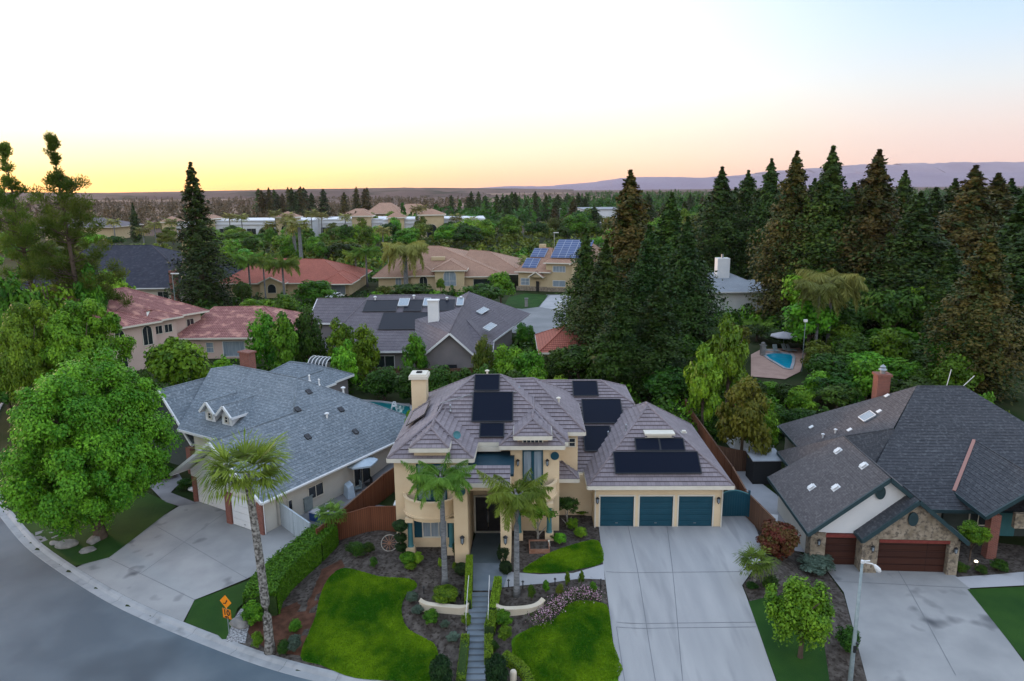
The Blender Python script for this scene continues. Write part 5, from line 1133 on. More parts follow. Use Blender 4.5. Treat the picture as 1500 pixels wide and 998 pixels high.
bt(502, 78, 490, 46, 'tall_b', 'lighter green small tree at the foot of the pair before the brown tiled house', cf=.03)
bt(607, 83, 474, 42, 'tall_a', 'narrow tree below the white chimney of the brown tiled house', cf=.03)
bt(707, 80, 477, 38, 'tall_a', 'narrow olive tree covering the edge of the grey gable wall', cf=.03, m='leaf_olive')
bt(745, 78, 497, 52, 'round_a', 'bright leafy tree beside the grey gable wall, facing the cul-de-sac', cf=.05, m='leaf_bright')
bt(767, 100, 470, 28, 'bush_c', 'small round bright bush on the near side of the cul-de-sac', cf=.1, m='leaf_mid', name='bush', cat='bush')
bt(708, 128, 406, 74, 'round_c', 'big round dark tree before the cream mansion garage', cf=.05)
bt(733, 137, 392, 50, 'round_a', 'lighter tree behind the big round dark tree near the mansion', cf=.05)
bt(602, 146, 411, 66, 'round_c', 'dark spreading tree hiding the cream mansion arches', cf=.05, m='leaf_dark')
bt(562, 150, 411, 34, 'airy', 'small pale tree at the cream mansion garage corner', cf=.05)
bt(645, 155, 404, 16, 'tall_a', 'clipped narrow tree before the tall arched mansion window', cf=.2)
bt(461, 139, 405, 64, 'round_a', 'round green tree in front of the red tiled house garage', cf=.05)
bt(418, 127, 424, 60, 'weep', 'light green willowy tree before the red tiled house', cf=.03, m='leaf_mid')
bt(376, 120, 432, 56, 'round_a', 'green tree west of the willowy tree, before the red tiled house', cf=.03)
bt(352, 136, 404, 34, 'round_c', 'dark purple-green tree against the red tiled house wall', cf=.03, m='leaf_dark')
ct(279, 140, 238, 74, 'cedar', 'tall solitary conifer with open tiered boughs beside the slate roofed house')
ct(194, 330, 298, 13, 'cypress', 'slender dark cypress standing alone beyond the slate roofed house')
bt(158, 120, 384, 70, 'round_b', 'yellow-green tree before the white dormers of the slate roof', cf=.05, m='leaf_bright')
bt(190, 215, 342, 80, 'airy', 'pale wispy tree row end behind the ridge of the slate roof', cf=.03)
bt(235, 200, 350, 44, 'round_d', 'olive tree between the slate roof and the solitary conifer', cf=.03)
bt(330, 175, 345, 60, 'round_a', 'green tree just east of the solitary conifer', cf=.03)
pine('pine_tree', 'tall sparse pine with two tufted tops standing above the skyline, outer one', ATY(88, 212, 92)[0], 92, 29.2, 12, 41, -1.0)
pine('pine_tree', 'tall sparse pine at the very edge with a single round tuft on a bare leader', ATY(22, 212, 95)[0], 95, 29.6, 12, 47, -1.6)
pine('pine_tree', 'low pine beside the yellow-green tree near the slate roof', ATY(100, 320, 94)[0], 94, 17.5, 8, 59, .2)
bt(58, 88, 352, 88, 'airy', 'fresh green leafy tree rising below the two tufted pines', cf=.0, m='leaf_bright')
bt(122, 90, 372, 66, 'tall_b', 'fresh green narrow tree between the tufted pines and the slate roof', cf=.0, m='leaf_mid')
bt(2, 80, 372, 84, 'round_b', 'fresh green tree at the very edge behind the shade trees', cf=.0, m='leaf_mid')
for q_ in ((1106,74,556,44,'bush_b','dark bush below the pool terrace, first from the lime-green poplar'),(1130,75,555,44,'bush_a','green bush below the pool terrace, second from the lime-green poplar'),(1152,73,558,46,'bush_b','dark bush below the pool terrace, third from the lime-green poplar'),(1176,70,560,50,'bush_a','green bush below the pool terrace, fourth from the lime-green poplar'),(1140,66,585,60,'bush_b','dark low bush behind the white outbuilding of the dark house'),(1180,64,590,60,'bush_b','dark low bush beside the corner of the dark shingled roof')): bt(*q_, 'bush', 'bush', cf=.0)
# redwood group behind the cream house
RW = [(858,92,335,48,'red_c',''),(888,86,352,62,'red_a',''),(924,100,250,74,'red_b',''),(952,88,330,60,'red_a',''),(985,96,283,74,'red_a',''),(1008,84,318,66,'red_a',''),(908,78,420,50,'red_c',''),(965,78,420,64,'red_c','')]
LAB = ['shortish redwood at the cul-de-sac end of the group behind the cream house','dense dark redwood with a blunt top, second from the cul-de-sac','tallest brown-tinged redwood of the group, its tip above the skyline','dark redwood next to the tall brown-tinged one behind the cream house','dark green redwood with a ragged pointed top before the white chimney house','broad dark redwood at the eastern end of the group behind the cream house','short young redwood in front of the tallest one, near the back fence','short young redwood in front of the gap where scraps of white house show']
for (px, Y, top, w_, me_, _), lb in zip(RW, LAB): ct(px, Y, top, w_, me_, lb, 'redwood_tree', 'redwood')
ORD = ['first','second','third','fourth','fifth','sixth','seventh','eighth','ninth','tenth','eleventh','twelfth','thirteenth','fourteenth','fifteenth','sixteenth','seventeenth','eighteenth','nineteenth','twentieth','twenty-first','twenty-second','twenty-third']
ROWB = [(1058,152,245,58,'red_a'),(1097,158,250,50,'red_c'),(1131,150,233,54,'red_a'),(1168,120,222,62,'red_b'),(1221,116,215,74,'red_a'),(1288,112,220,78,'red_b'),(1327,150,250,50,'red_c'),(1350,104,282,88,'red_a'),(1400,140,262,60,'red_c'),(1430,118,243,86,'red_b'),(1464,124,254,80,'red_b'),(1452,76,337,76,'red_b'),(1500,100,285,90,'red_a'),(1545,95,270,90,'red_a'),(1395,96,360,70,'red_a'),(1310,118,330,70,'red_a'),(1078,166,275,50,'red_a'),(1148,160,272,54,'red_c'),(1194,150,262,54,'red_a'),(1252,148,268,60,'red_a'),(1372,128,275,66,'red_a'),(1482,140,262,64,'red_c')]
rg = 'tall redwoods in the row east of the white chimney house'
for i, (px, Y, top, w_, me_) in enumerate(sorted(ROWB)):
    ct(px, Y, top, w_, me_, '%s tall redwood of the eastern row, counted from the white chimney house' % ORD[i], 'redwood_tree', 'redwood', group=rg)
bt(1072, 70, 446, 78, 'tall_b', 'tall lime-green poplar-like tree behind the back fence', cf=.02, m='leaf_bright')
bt(1035, 66, 492, 72, 'tall_b', 'lower lime-green tree touching the poplar-like one, beside the redwoods', cf=.02, m='leaf_bright')
bt(1094, 57, 528, 92, 'tall_a', 'olive-brown wispy tree over the side fence of the dark shingled house', cf=.08, m='leaf_olive')
bt(1120, 60, 575, 60, 'tall_b', 'dull green wispy tree leaning from the olive-brown one', cf=.05, m='leaf_mid')
bt(1306, 92, 474, 92, 'bush_a', 'broad bright green rounded tree behind the brick chimney of the dark house', cf=.05, m='leaf_mid')
bt(1245, 86, 495, 80, 'bush_b', 'dark bushy mass between the pool terrace and the broad bright tree', 'bush', 'bush', cf=.02, m='leaf_mid')
bt(1198, 84, 492, 52, 'bush_b', 'olive bushy tree at the corner of the blue swimming pool', cf=.02, m='leaf_olive')
bt(1205, 74, 536, 60, 'bush_a', 'green bush below the pink pool terrace', 'bush', 'bush', cf=.02)
bt(1230, 72, 540, 80, 'bush_b', 'dark shrubbery mass behind the dark shingled roof, west of its chimney', 'shrubbery', 'bush', cf=.02)
bt(1275, 74, 545, 70, 'bush_b', 'dark shrubbery mass touching the brick chimney of the dark house', 'shrubbery', 'bush', cf=.02)
bt(1350, 76, 530, 66, 'bush_b', 'dark shrubbery between the brick chimney and the back street', 'shrubbery', 'bush', cf=.02)
bt(1445, 58, 562, 48, 'round_a', 'bright leafy shrub tree behind the ridge of the dark shingled house', cf=.05, m='leaf_bright')
bt(1475, 55, 590, 40, 'round_a', 'yellowish leafy shrub at the edge behind the dark shingled house', cf=.05, m='leaf_olive')
bt(1150, 100, 478, 70, 'round_c', 'dark tree overhanging the grey parasol by the swimming pool', cf=.03)
bt(1110, 104, 470, 50, 'round_c', 'dark tree behind the pool terrace next to the white chimney house', cf=.03)
bt(1185, 98, 470, 60, 'bush_a', 'low green hedge-like tree behind the pool parasol', cf=.03)
bt(1078, 92, 466, 50, 'round_a', 'reddish-green shrub tree under the white chimney house', cf=.03, m='leaf_olive')
# small hedge line behind the cream house
k = 0
for px, Y, top, w_, me_, m_ in [(560,76,530,60,'bush_b',None),(600,74,528,60,'bush_a','leaf_dark'),(640,73,526,60,'bush_b',None),(675,72,530,52,'bush_a','leaf_dark'),(715,70,524,56,'bush_b',None),(755,69,530,50,'bush_a','leaf_dark'),(790,68,534,44,'bush_c','leaf_mid'),(818,66,544,34,'bush_c','leaf_lime'),(775,76,505,56,'round_a',None),(812,80,505,50,'bush_b',None),(735,62,545,40,'bush_b',None),(700,61,548,40,'bush_a','leaf_mid'),(650,62,548,34,'bush_b',None)]:
    bt(px, Y, top, w_, me_, '%s shrub along the rear hedge line of the cream house, counted from the chimney side' % ORD[k], 'hedge_shrub', 'shrub', cf=.0, m=m_, group='shrubs behind the cream house'); k += 1
bt(600, 58, 590, 24, 'bush_a', 'small green shrub wedged between the cream chimney and the pool', 'shrub', 'shrub', cf=.0)
# near trees
bt(1183, 32.6, 832, 122, 'weep', 'bright green drooping street tree beside the tall lamp post', 'street_tree', cf=.14, m='leaf_bright')
bt(1142, 41.6, 764, 56, 'ball', 'large clipped red and green photinia bush beside the side fence', 'bush', 'bush', cf=.0, m='leaf_red')
bt(1428, 41.8, 762, 44, 'bush_c', 'round clipped tree in front of the dark house entry', 'clipped_tree', cf=.42, m='leaf_mid')
bt(788, 43.4, 728, 62, 'round_a', 'multi-stemmed small tree with white trunks beside the front door', 'garden_tree', cf=.42, trunk='trunk_pale')
bt(831, 45.0, 722, 44, 'round_c', 'dark small tree in the recess beside the garage wall', 'garden_tree', cf=.35, trunk='trunk_pale')
bt(852, 47, 745, 26, 'round_a', 'small leafy tree tight against the garage corner', 'garden_tree', cf=.3)
# palms
x, y, z = G(396, 955); palm('fan_palm', 'tall fan palm with rough pale trunk beside the orange sign', x, y, 10.0, 1.0, 'fan', .20, 'palmrough', (-.65, .6), skirt=False, n=14)
x, y, z = G(652, 858); palm('queen_palm', 'smooth grey trunked feather palm before the round balcony', x, y, 6.7, .72, 'queen', .14, 'palmbark', (-.05, .15), skirt=True)
x, y, z = G(757, 872); palm('queen_palm', 'smooth grey trunked feather palm beside the front door portal', x, y, 6.1, .80, 'queen2', .14, 'palmbark', (.05, .2), skirt=True)
x, y, z = G(1105, 858); palm('small_palm', 'small bushy fan palm at the edge of the wide driveway', x, y, 1.5, 1.0, 'fan_small', .09, 'palmrough')
x, y = U(486, 790, -.6); palm('small_palm', 'young fan palm rising over the red wood fence corner', x, y, 2.2, .95, 'fan_small', .08, 'palmrough')
def fp(px, Y, top, sc, lb, mesh='queen_old', m=None, r=.25, name='palm_tree', lean=(0,0), group=None, skirt=False):
    x, y, z, h = spot(px, top, Y); return palm(name, lb, x, y, max(h-sc*1.2, 2), sc, mesh, r, 'palmbark', lean, z, skirt, m, group, 6)
fp(592, 158, 346, 2.0, 'big feather palm with long drooping fronds before the cream mansion', r=.45)
fp(412, 140, 372, 1.5, 'grey-green feather palm standing before the red tiled roof', 'queen', None, .2)
fp(362, 150, 368, 1.3, 'feather palm with thin trunk before the western end of the red tiled roof', 'queen', None, .18)
fp(384, 146, 372, 1.1, 'thin feather palm between the two larger ones at the red tiled house', 'queen', None, .15)
fp(1222, 92, 386, 1.6, 'tall yellow-green feather palm before the redwood row', 'queen_old', None, .2)
fp(1203, 90, 402, 1.15, 'shorter twin feather palm touching the tall yellow-green one', 'queen_old', None, .18)
fp(1193, 98, 444, .95, 'low feather palm behind the pool parasol', 'queen', None, .16)
fp(1110, 106, 488, .9, 'small feather palm behind the pool loungers', 'queen', None, .12)
fp(437, 215, 318, 1.8, 'dense tall fan palm between the parking lot and the red tiled house', 'farpalm', None, .5)
fp(429, 222, 326, 1.6, 'second dense fan palm of the pair by the parking lot, slightly lower', 'farpalm', None, .5)
fp(535, 168, 358, 1.3, 'hazy pale feather palm west of the cream mansion', 'queen', None, .2)
fp(520, 172, 366, 1.1, 'smaller pale feather palm beside the hazy one', 'queen', None, .2)
i = 0
for px, top, Y in sorted([(165,318,300),(225,322,300),(250,318,310),(208,330,290),(335,311,330),(353,312,335),(402,306,335),(421,310,335),(418,318,300),(455,306,335),(470,309,340),(505,312,340),(610,300,330),(618,298,340),(668,312,330),(690,316,300),(775,372,180),(560,330,260),(300,330,290),(395,322,300)]):
    fp(px, Y, top, 1.7, '%s spindly fan palm along the shopping centre, counted from the west' % ORD[i], 'farpalm', None, .22, 'palm_tree', group='spindly palms along the shopping centre'); i += 1

# ================================================================ the wooded middle distance
rng = random.Random(77)
houses_px = [(150,355,262,432),(318,382,514,440),(540,360,728,440),(752,350,855,455),(728,430,850,495),(465,430,745,540),(135,420,360,525),(1030,372,1102,460)]
def hits(px, top, base, w_):
    for a, b, c_, d_ in houses_px:
        if px+w_*.42 > a and px-w_*.42 < c_ and top < d_-6 and base > b+8: return True
    return False
def band(pxr, Yr, hr, wr, n, kinds, place, name='tree', cat='tree', conf=False, group=None, mind=.55):
    pts = []; tries = 0
    while len(pts) < n and tries < n*60:
        tries += 1
        Y = Yr[0]*(Yr[1]/Yr[0])**rng.random(); px = rng.uniform(*pxr); x = ATY(px, 400, Y)[0]; h = rng.uniform(*hr); w_ = rng.uniform(*wr)
        q = (Y*cp+CH*sp)
        def pr(z): return 499-FPX*((Y*sp+(z-CH)*cp)/(Y*cp-(z-CH)*sp))
        top, base = pr(h), pr(0); wp = w_*FPX/Y
        if hits(px, top, base, wp): continue
        if any((x-a)**2+(Y-b)**2 < ((w_+c_)*.5*mind)**2 for a, b, c_ in [(p[0], p[1], p[3]) for p in pts]): continue
        pts.append((x, Y, h, w_, px))
    pts.sort(key=lambda p: p[4])
    for i, (x, Y, h, w_, px) in enumerate(pts):
        me_, m_ = rng.choice(kinds)
        lb = '%s from the west of the %s' % (num(i+1), place)
        (plant_conifer if conf else plant_tree)(name, lb, cat, x, Y, h, w_, me_, T(x, Y), *(() if conf else (.04,)), group=group or place, mat_=M[m_] if m_ else None, parts=Y < 260)
def num(n):
    tens = ['','tenth','twentieth','thirtieth','fortieth','fiftieth','sixtieth','seventieth']; u = ORD[:9]; T_ = ['','','twenty','thirty','forty','fifty','sixty','seventy','eighty']
    if n <= 20: return ORD[n-1]
    return tens[n//10] if n%10 == 0 else T_[n//10]+'-'+u[n%10-1]
K1 = [('round_a',None),('round_b',None),('round_c',None),('round_d',None),('tall_a',None),('round_a','leaf_dark'),('round_b','leaf_bright'),('airy',None),('round_c','leaf_mid')]
K2 = [('far_a',None),('far_b',None),('far_c',None),('far_a','leaf_olive'),('far_b','leaf_mid')]
band((300, 560), (172, 330), (5.5, 10), (7, 12), 54, K1, 'trees between the red roof and the shops')
band((500, 860), (185, 400), (7, 13), (8, 14), 60, K1, 'trees behind the cream mansion')
band((840, 1120), (150, 420), (8, 15), (8, 14), 52, K1, 'trees behind the redwood group')
band((1120, 1520), (140, 300), (11, 18), (9, 15), 46, [('round_c',None),('round_c','leaf_mid'),('round_a','leaf_dark'),('bush_b',None)], 'trees behind the eastern redwood row')
band((-20, 330), (150, 320), (5, 9), (8, 13), 34, K1, 'trees around the slate roofed house')
band((1180, 1520), (92, 135), (6, 12), (8, 12), 34, [('round_c',None),('bush_b',None),('round_c','leaf_mid')], 'dark bushes under the eastern redwoods', 'bush', 'bush')
band((830, 1030), (74, 110), (4, 8), (6, 9), 22, [('round_c',None),('bush_b',None)], 'dark bushes under the redwood group', 'bush', 'bush')
band((450, 730), (118, 150), (3.5, 5.5), (5, 8), 12, K1, 'small trees in the gardens before the cream mansion')
band((-20, 150), (70, 130), (6, 10), (8, 12), 12, [('round_c',None),('round_a',None),('round_b',None)], 'bushy trees under the sparse pines', 'bush', 'bush')
band((1225, 1420), (70, 92), (3.5, 7), (5, 8), 16, [('round_c',None),('bush_b',None),('round_a',None),('bush_a','leaf_mid')], 'leafy bushes behind the dark shingled house', 'bush', 'bush')
band((800, 1500), (330, 620), (12, 20), (8, 12), 62, [('farcon',None),('farcon','needle_sunset'),('red_c',None)], 'distant conifers along the eastern skyline', 'conifer_tree', 'conifer', True)
band((385, 548), (520, 600), (19, 25), (9, 13), 24, [('farcon',None),('farcon','needle_sunset')], 'dark conifers screening the fields beyond the shops', 'conifer_tree', 'conifer', True, mind=.4)
band((650, 830), (430, 700), (12, 20), (8, 12), 22, [('farcon',None)], 'distant conifers west of the warehouse', 'conifer_tree', 'conifer', True)
# the far-off wood as one mass
def far_wood(name, label, boxes, seed, m, hgt):
    rg_ = np.random.default_rng(seed); P = []; S = []; H_ = []
    for (x0, x1, y0, y1, n) in boxes:
        c = np.stack([rg_.uniform(x0, x1, n), rg_.uniform(y0, y1, n)], 1); hh = rg_.uniform(hgt*.5, hgt*1.3, n); k = 60
        ci = np.repeat(np.arange(n), k); o = nrm(rg_.normal(size=(n*k, 3))); r = hh[ci]*.62
        con = rg_.random(n)[ci] < .3; zz = np.where(con, hh[ci]*1.35*rg_.random(n*k), hh[ci]*(.55+.42*o[:, 2])); sh = np.where(con, .5*(1-zz/(hh[ci]*1.5)), .8)
        P.append(np.stack([c[ci, 0]+o[:, 0]*r*sh, c[ci, 1]+o[:, 1]*r*sh, zz-1], 1)); S.append(hh[ci]*.11); H_.append(rg_.uniform(.1, .9, n)[ci])
    P = np.concatenate(P); S = np.concatenate(S); tt = np.concatenate(H_)
    A, B = frame(rg_, nrm(rg_.normal(size=P.shape)+np.array([0,-.4,.6])), S*rg_.uniform(.6, 1.3, len(P)), .8)
    o = bpy.data.objects.new(name, leafmesh(name, P, A, B, tt, m)); C.objects.link(o); setp(o, label, 'woodland', None, 'stuff')
far_wood('woodland', 'dense far-off wood stretching to the foot of the hills in the east', [(-40,300,430,700,330),(-100,120,430,560,90),(-40,260,620,1100,420),(150,900,560,1300,1300),(200,1600,1300,2300,1100)], 3, M['leaf_dark'], 9)
far_wood('scrubland', 'scattered scrub and orchard trees on the brown fields in the west', [(-330,-100,400,520,200),(-480,-60,430,900,900),(-900,-60,800,1300,900),(-1300,-200,1300,1900,500),(-1800,600,1900,2400,500),(-700,300,1000,1500,300)], 4, M['scrub'], 6.5)

# shrubs and ground cover that fill the gardens between the houses
HB = [(-25,0,84,120),(-30,-20,96,112),(-62,-38,80,125),(-48,-28,92,112),(-104,-62,142,180),(-65,-33,149,178),(-33,6,155,206),(0,20,155,182),(32,52,126,148),(20,34,126,144),(3,13.5,84,97),(14,29,104,120),(-28,-18,70,80),(28,45,68,112),(-18,-6,68,78),(-4,24,104,165),(52,90,60,110),(-32,-8,50,66),(-8,16,40,62),(17,46,38,64)]
def undergrowth(name, label, box, n, seed, m, hm=2.2, s0=.26):
    rg_ = np.random.default_rng(seed); c = []
    while len(c) < n:
        Y = box[2]*(box[3]/box[2])**rg_.random(); x = rg_.uniform(box[0], box[1])*Y/box[3]
        if any(a < x < b and c_ < Y < d for a, b, c_, d in HB): continue
        c.append((x, Y))
    c = np.array(c); k = 46; ci = np.repeat(np.arange(n), k); rad = rg_.uniform(.8, 2.4, n)*(c[:,1]/110)**.35; hh = rg_.uniform(.35, 1, n)*hm
    o = nrm(rg_.normal(size=(n*k, 3))); o[:, 2] = np.abs(o[:, 2]); f = rg_.uniform(.6, 1, n*k)
    tz = np.array([T(a, b) for a, b in c])
    P = np.stack([c[ci,0]+o[:,0]*rad[ci]*f, c[ci,1]+o[:,1]*rad[ci]*f, tz[ci]+o[:,2]*hh[ci]*f], 1)
    A, B = frame(rg_, nrm(o+rg_.normal(size=P.shape)*.5), s0*(c[ci,1]/100)**.6*rg_.uniform(.5, 1.3, len(P)), .7)
    ob = bpy.data.objects.new(name, leafmesh(name, P, A, B, rg_.uniform(.05,.95,n)[ci]+rg_.normal(0,.15,n*k), m)); C.objects.link(ob); setp(ob, label, 'undergrowth', None, 'stuff')
undergrowth('undergrowth', 'leafy shrubs and ground cover filling the gardens between the houses', (-140, 160, 64, 260), 1500, 21, M['leaf_mid'])
undergrowth('undergrowth', 'taller scrub and small trees between the mansion and the shops', (-190, 190, 195, 430), 900, 23, M['leaf_olive'], 5.5, .36)
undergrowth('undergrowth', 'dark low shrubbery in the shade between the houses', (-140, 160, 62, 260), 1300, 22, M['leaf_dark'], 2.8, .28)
# ================================================================ fences, gates, hedges, beds
from mathutils import noise
fence('fence', 'long red-brown board fence between the cream house and the white walled house', [(-12.9,43.3),(-8.6,52.4),(-8.4,66)], 1.85, 'redwoodfence', cap='brownfence')
fence('fence', 'short red-brown cross fence joining the cream house wall to the long fence', [(-12.0,45.0),(-7.5,44.7)], 1.75, 'redwoodfence')
fence('fence', 'white board fence and gate screening the bins of the white walled house', [U(389,752,-1), U(456,802,-1)], 1.75, 'whitefence')
fence('fence', 'weathered board fence along the wide driveway up to the photinia bush', [(16.3,46.9),(17.0,43.2)], 1.8, 'brownfence')
fence('fence', 'red-brown board fence running back beside the grey tile garage roof', [(16.35,47.1),(16.9,52),(17.6,70)], 1.85, 'redwoodfence', cap='brownfence')
fence('fence', 'weathered cross fence behind the side yard of the dark shingled house', [(17.2,57),(21.5,56.6)], 1.8, 'brownfence')
fence('fence', 'grey-brown fence at the foot of the brown tiled house garden', [(-26,84),(-8,82.5),(2,84)], 1.6, 'brownfence')
gt = thing('driveway_gate', 'arched teal metal side gate beside the third garage door', 'gate', (14.25, 46.3, 0)); b = MB(); n = 12
for i in range(n):
    x0, x1 = 2.05*i/n, 2.05*(i+1)/n; za, zb = 1.65+.3*math.sin(math.pi*i/n), 1.65+.3*math.sin(math.pi*(i+1)/n)
    b.poly([(x0,0,.05),(x1,0,.05),(x1,0,zb),(x0,0,za),(x0,.05,.05),(x1,.05,.05),(x1,.05,zb),(x0,.05,za)], [(0,1,2,3),(5,4,7,6),(3,2,6,7)])
    b.box(((x0+x1)/2, -.01, .9), (.03,.03,1.55))
b.build('gate_leaf', M['teal'], gt); b = MB()
for i in range(n):
    x0, x1 = 2.05*i/n, 2.05*(i+1)/n; b.bar((x0,0,1.68+.3*math.sin(math.pi*i/n)),(x1,0,1.68+.3*math.sin(math.pi*(i+1)/n)), .09, .06)
b.build('arched_rail', M['teal2'], gt); b = MB(); b.b2(-.08,.02,-.05,.07,0,1.85); b.b2(2.03,2.15,-.05,.09,0,1.95); b.build('post', M['teal'], gt)

# stairs of the front walk
st = thing('garden_steps', 'blue-grey front steps running from the walk down to the street', 'steps', (0,0,0)); b = MB()
ys = 37.2; n = 12
for i in range(17):
    y0, y1 = ys-(i+1)*.38, ys-i*.38; z0 = T(-2, y1)+.06; b.b2(-2.56, -1.5, y0, y1, z0-.6, z0)
    b.b2(-2.58, -1.48, y0-.02, y0+.05, z0-.04, z0+.012)
b.build('treads', M['walk'], st)
for sx, lb in ((-2.62, 'slim white handrail on the balcony side of the front steps'), (-1.43, 'slim white handrail on the garage side of the front steps')):
    t = thing('handrail', lb, 'handrail', (0,0,0), 0, None); b = MB(); z1 = T(-2, ys+.3)
    b.tube([(sx,ys+.3,z1),(sx,ys+.3,z1+.9),(sx,ys-2.6,T(-2,ys-2.6)+.95),(sx,ys-2.6,T(-2,ys-2.6))], .016, 6); b.build('rail', M['white'], t)
    b = MB(); b.tube([(sx,ys-1.5,z1-.5),(sx,ys-1.5,z1+.42)], .018, 6); b.build('baluster', M['white'], t)
def hedge(name, label, pts, w_, h, m, dens=900, seed=1, z=None, kind='hedge'):
    """clipped hedge: leafy skin over a solid core, following the ground"""
    rg_ = np.random.default_rng(seed); t = thing(name, label, kind, (0,0,0)); P = []; NV = []; core = MB()
    for (x0,y0),(x1,y1) in zip(pts, pts[1:]):
        L = math.hypot(x1-x0, y1-y0); d = np.array([(x1-x0)/L, (y1-y0)/L]); nn = np.array([-d[1], d[0]]); n = int(L*dens)
        s = rg_.random(n)*L; f = rg_.random(n); side = rg_.choice([-1,1], n); top = f < .45
        off = np.where(top, rg_.uniform(-1,1,n), side)*w_/2; hh = np.where(top, h, rg_.random(n)*h); hh = hh+rg_.normal(0,.02 if w_ < 1 else .13,n)
        xy = np.array([x0,y0])+s[:,None]*d+off[:,None]*nn; base = np.array([T(a,b_) for a,b_ in xy])
        P.append(np.column_stack([xy, base+hh])); NV.append(np.column_stack([nn[0]*side*(~top), nn[1]*side*(~top), top*1.0])+rg_.normal(size=(n,3))*.45)
        za, zb = T(x0,y0), T(x1,y1); q = nn*w_*.46
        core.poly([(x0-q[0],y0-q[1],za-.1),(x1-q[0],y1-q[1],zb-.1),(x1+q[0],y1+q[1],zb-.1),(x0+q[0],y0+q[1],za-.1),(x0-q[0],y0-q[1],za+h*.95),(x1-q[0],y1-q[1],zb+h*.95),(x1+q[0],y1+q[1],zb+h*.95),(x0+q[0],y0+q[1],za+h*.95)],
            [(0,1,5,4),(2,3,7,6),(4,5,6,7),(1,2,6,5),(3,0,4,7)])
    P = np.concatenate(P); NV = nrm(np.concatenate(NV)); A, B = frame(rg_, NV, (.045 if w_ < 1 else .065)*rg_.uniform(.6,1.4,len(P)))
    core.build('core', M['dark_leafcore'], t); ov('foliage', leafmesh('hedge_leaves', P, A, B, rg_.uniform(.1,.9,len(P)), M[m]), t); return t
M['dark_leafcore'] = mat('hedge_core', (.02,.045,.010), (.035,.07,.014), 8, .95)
def gp(*pp): return [G(*p)[:2] for p in pp]
hedge('hedge', 'upper yellow-green clipped hedge on the balcony side of the front walk', gp((688,828),(686,896)), .38, .7, 'leaf_lime', 1100, 1)
hedge('hedge', 'upper yellow-green clipped hedge on the garage side of the front walk', gp((730,858),(722,905)), .42, .6, 'leaf_lime', 1100, 2)
hedge('hedge', 'middle clipped hedge beside the low wall, garage side of the steps', gp((722,908),(717,932)), .55, .6, 'leaf_lime', 1100, 3)
hedge('hedge', 'lower yellow-green clipped hedge on the balcony side of the steps', gp((682,942),(675,1010)), .42, .55, 'leaf_lime', 1100, 4)
hedge('hedge', 'lower yellow-green clipped hedge on the garage side of the steps', gp((716,942),(716,978)), .42, .55, 'leaf_lime', 1100, 5)
hedge('hedge', 'curving low green hedge at the edge of the lawn below the steps', gp((738,968),(752,976),(768,990),(778,1012)), .45, .45, 'leaf_lime', 1000, 6)
hedge('hedge', 'big leafy boundary hedge between the two driveways and the main lawn', gp((478,800),(455,822),(430,842),(408,862),(390,885),(384,905)), 1.9, 1.35, 'leaf_mid', 5200, 7)
# low curved cream walls
def garden_wall(label, a, b_, z0, z1, curl=1):
    t = thing('garden_wall', label, 'garden wall', (0,0,0)); m = MB(); n = 16; pr = []
    for i in range(n+1):
        u = i/n; e = abs(2*u-1); bow = -.28*e**3; top = z1+.22*e**6; pr.append((a[0]+(b_[0]-a[0])*u, a[1]+(b_[1]-a[1])*u+(.55*(u**4)*curl), top))
    for (x0,y0,t0),(x1,y1,t1) in zip(pr, pr[1:]):
        m.poly([(x0,y0,z0),(x1,y1,z0),(x1,y1,t1),(x0,y0,t0),(x0,y0+.25,z0),(x1,y1+.25,z0),(x1,y1+.25,t1),(x0,y0+.25,t0)], [(0,1,2,3),(5,4,7,6),(3,2,6,7)])
    x0,y0,t0 = pr[0]; m.poly([(x0,y0,z0),(x0,y0,t0),(x0,y0+.25,t0),(x0,y0+.25,z0)], [(0,1,2,3)]); x0,y0,t0 = pr[-1]; m.poly([(x0,y0,z0),(x0,y0,t0),(x0,y0+.25,t0),(x0,y0+.25,z0)], [(0,1,2,3)])
    m.build('wall', M['stucco_pale'], t); c_ = MB()
    for p, q in zip(pr, pr[1:]): c_.bar((p[0],p[1]+.12,p[2]+.02),(q[0],q[1]+.12,q[2]+.02), .32, .06)
    c_.build('coping', M['stucco_pale'], t)
M['stucco_pale'] = mat('stucco_pale', (.62,.55,.43), (.70,.62,.50), .9, .9, .2, .2, 20)
a = G(615,896); b_ = G(686,902); garden_wall('low cream curved wall on the balcony side of the steps', (a[0],a[1]), (b_[0],b_[1]), a[2]-.6, a[2]+.42, 0)
a = G(727,904); b_ = G(797,900); garden_wall('low cream curved wall on the garage side of the steps', (a[0],a[1]), (b_[0],b_[1]), a[2]-.6, a[2]+.42, 1)
x, y, z = G(752, 996); t = thing('wall_end', 'rounded pale wall end beside the curving hedge at the foot of the lawn', 'garden wall', (x, y, z)); b = MB(); b.lathe([(0,.55),(.12,.53),(.17,.45),(.18,-.3)], n=14); b.build('post', M['stucco_pale'], t, True)

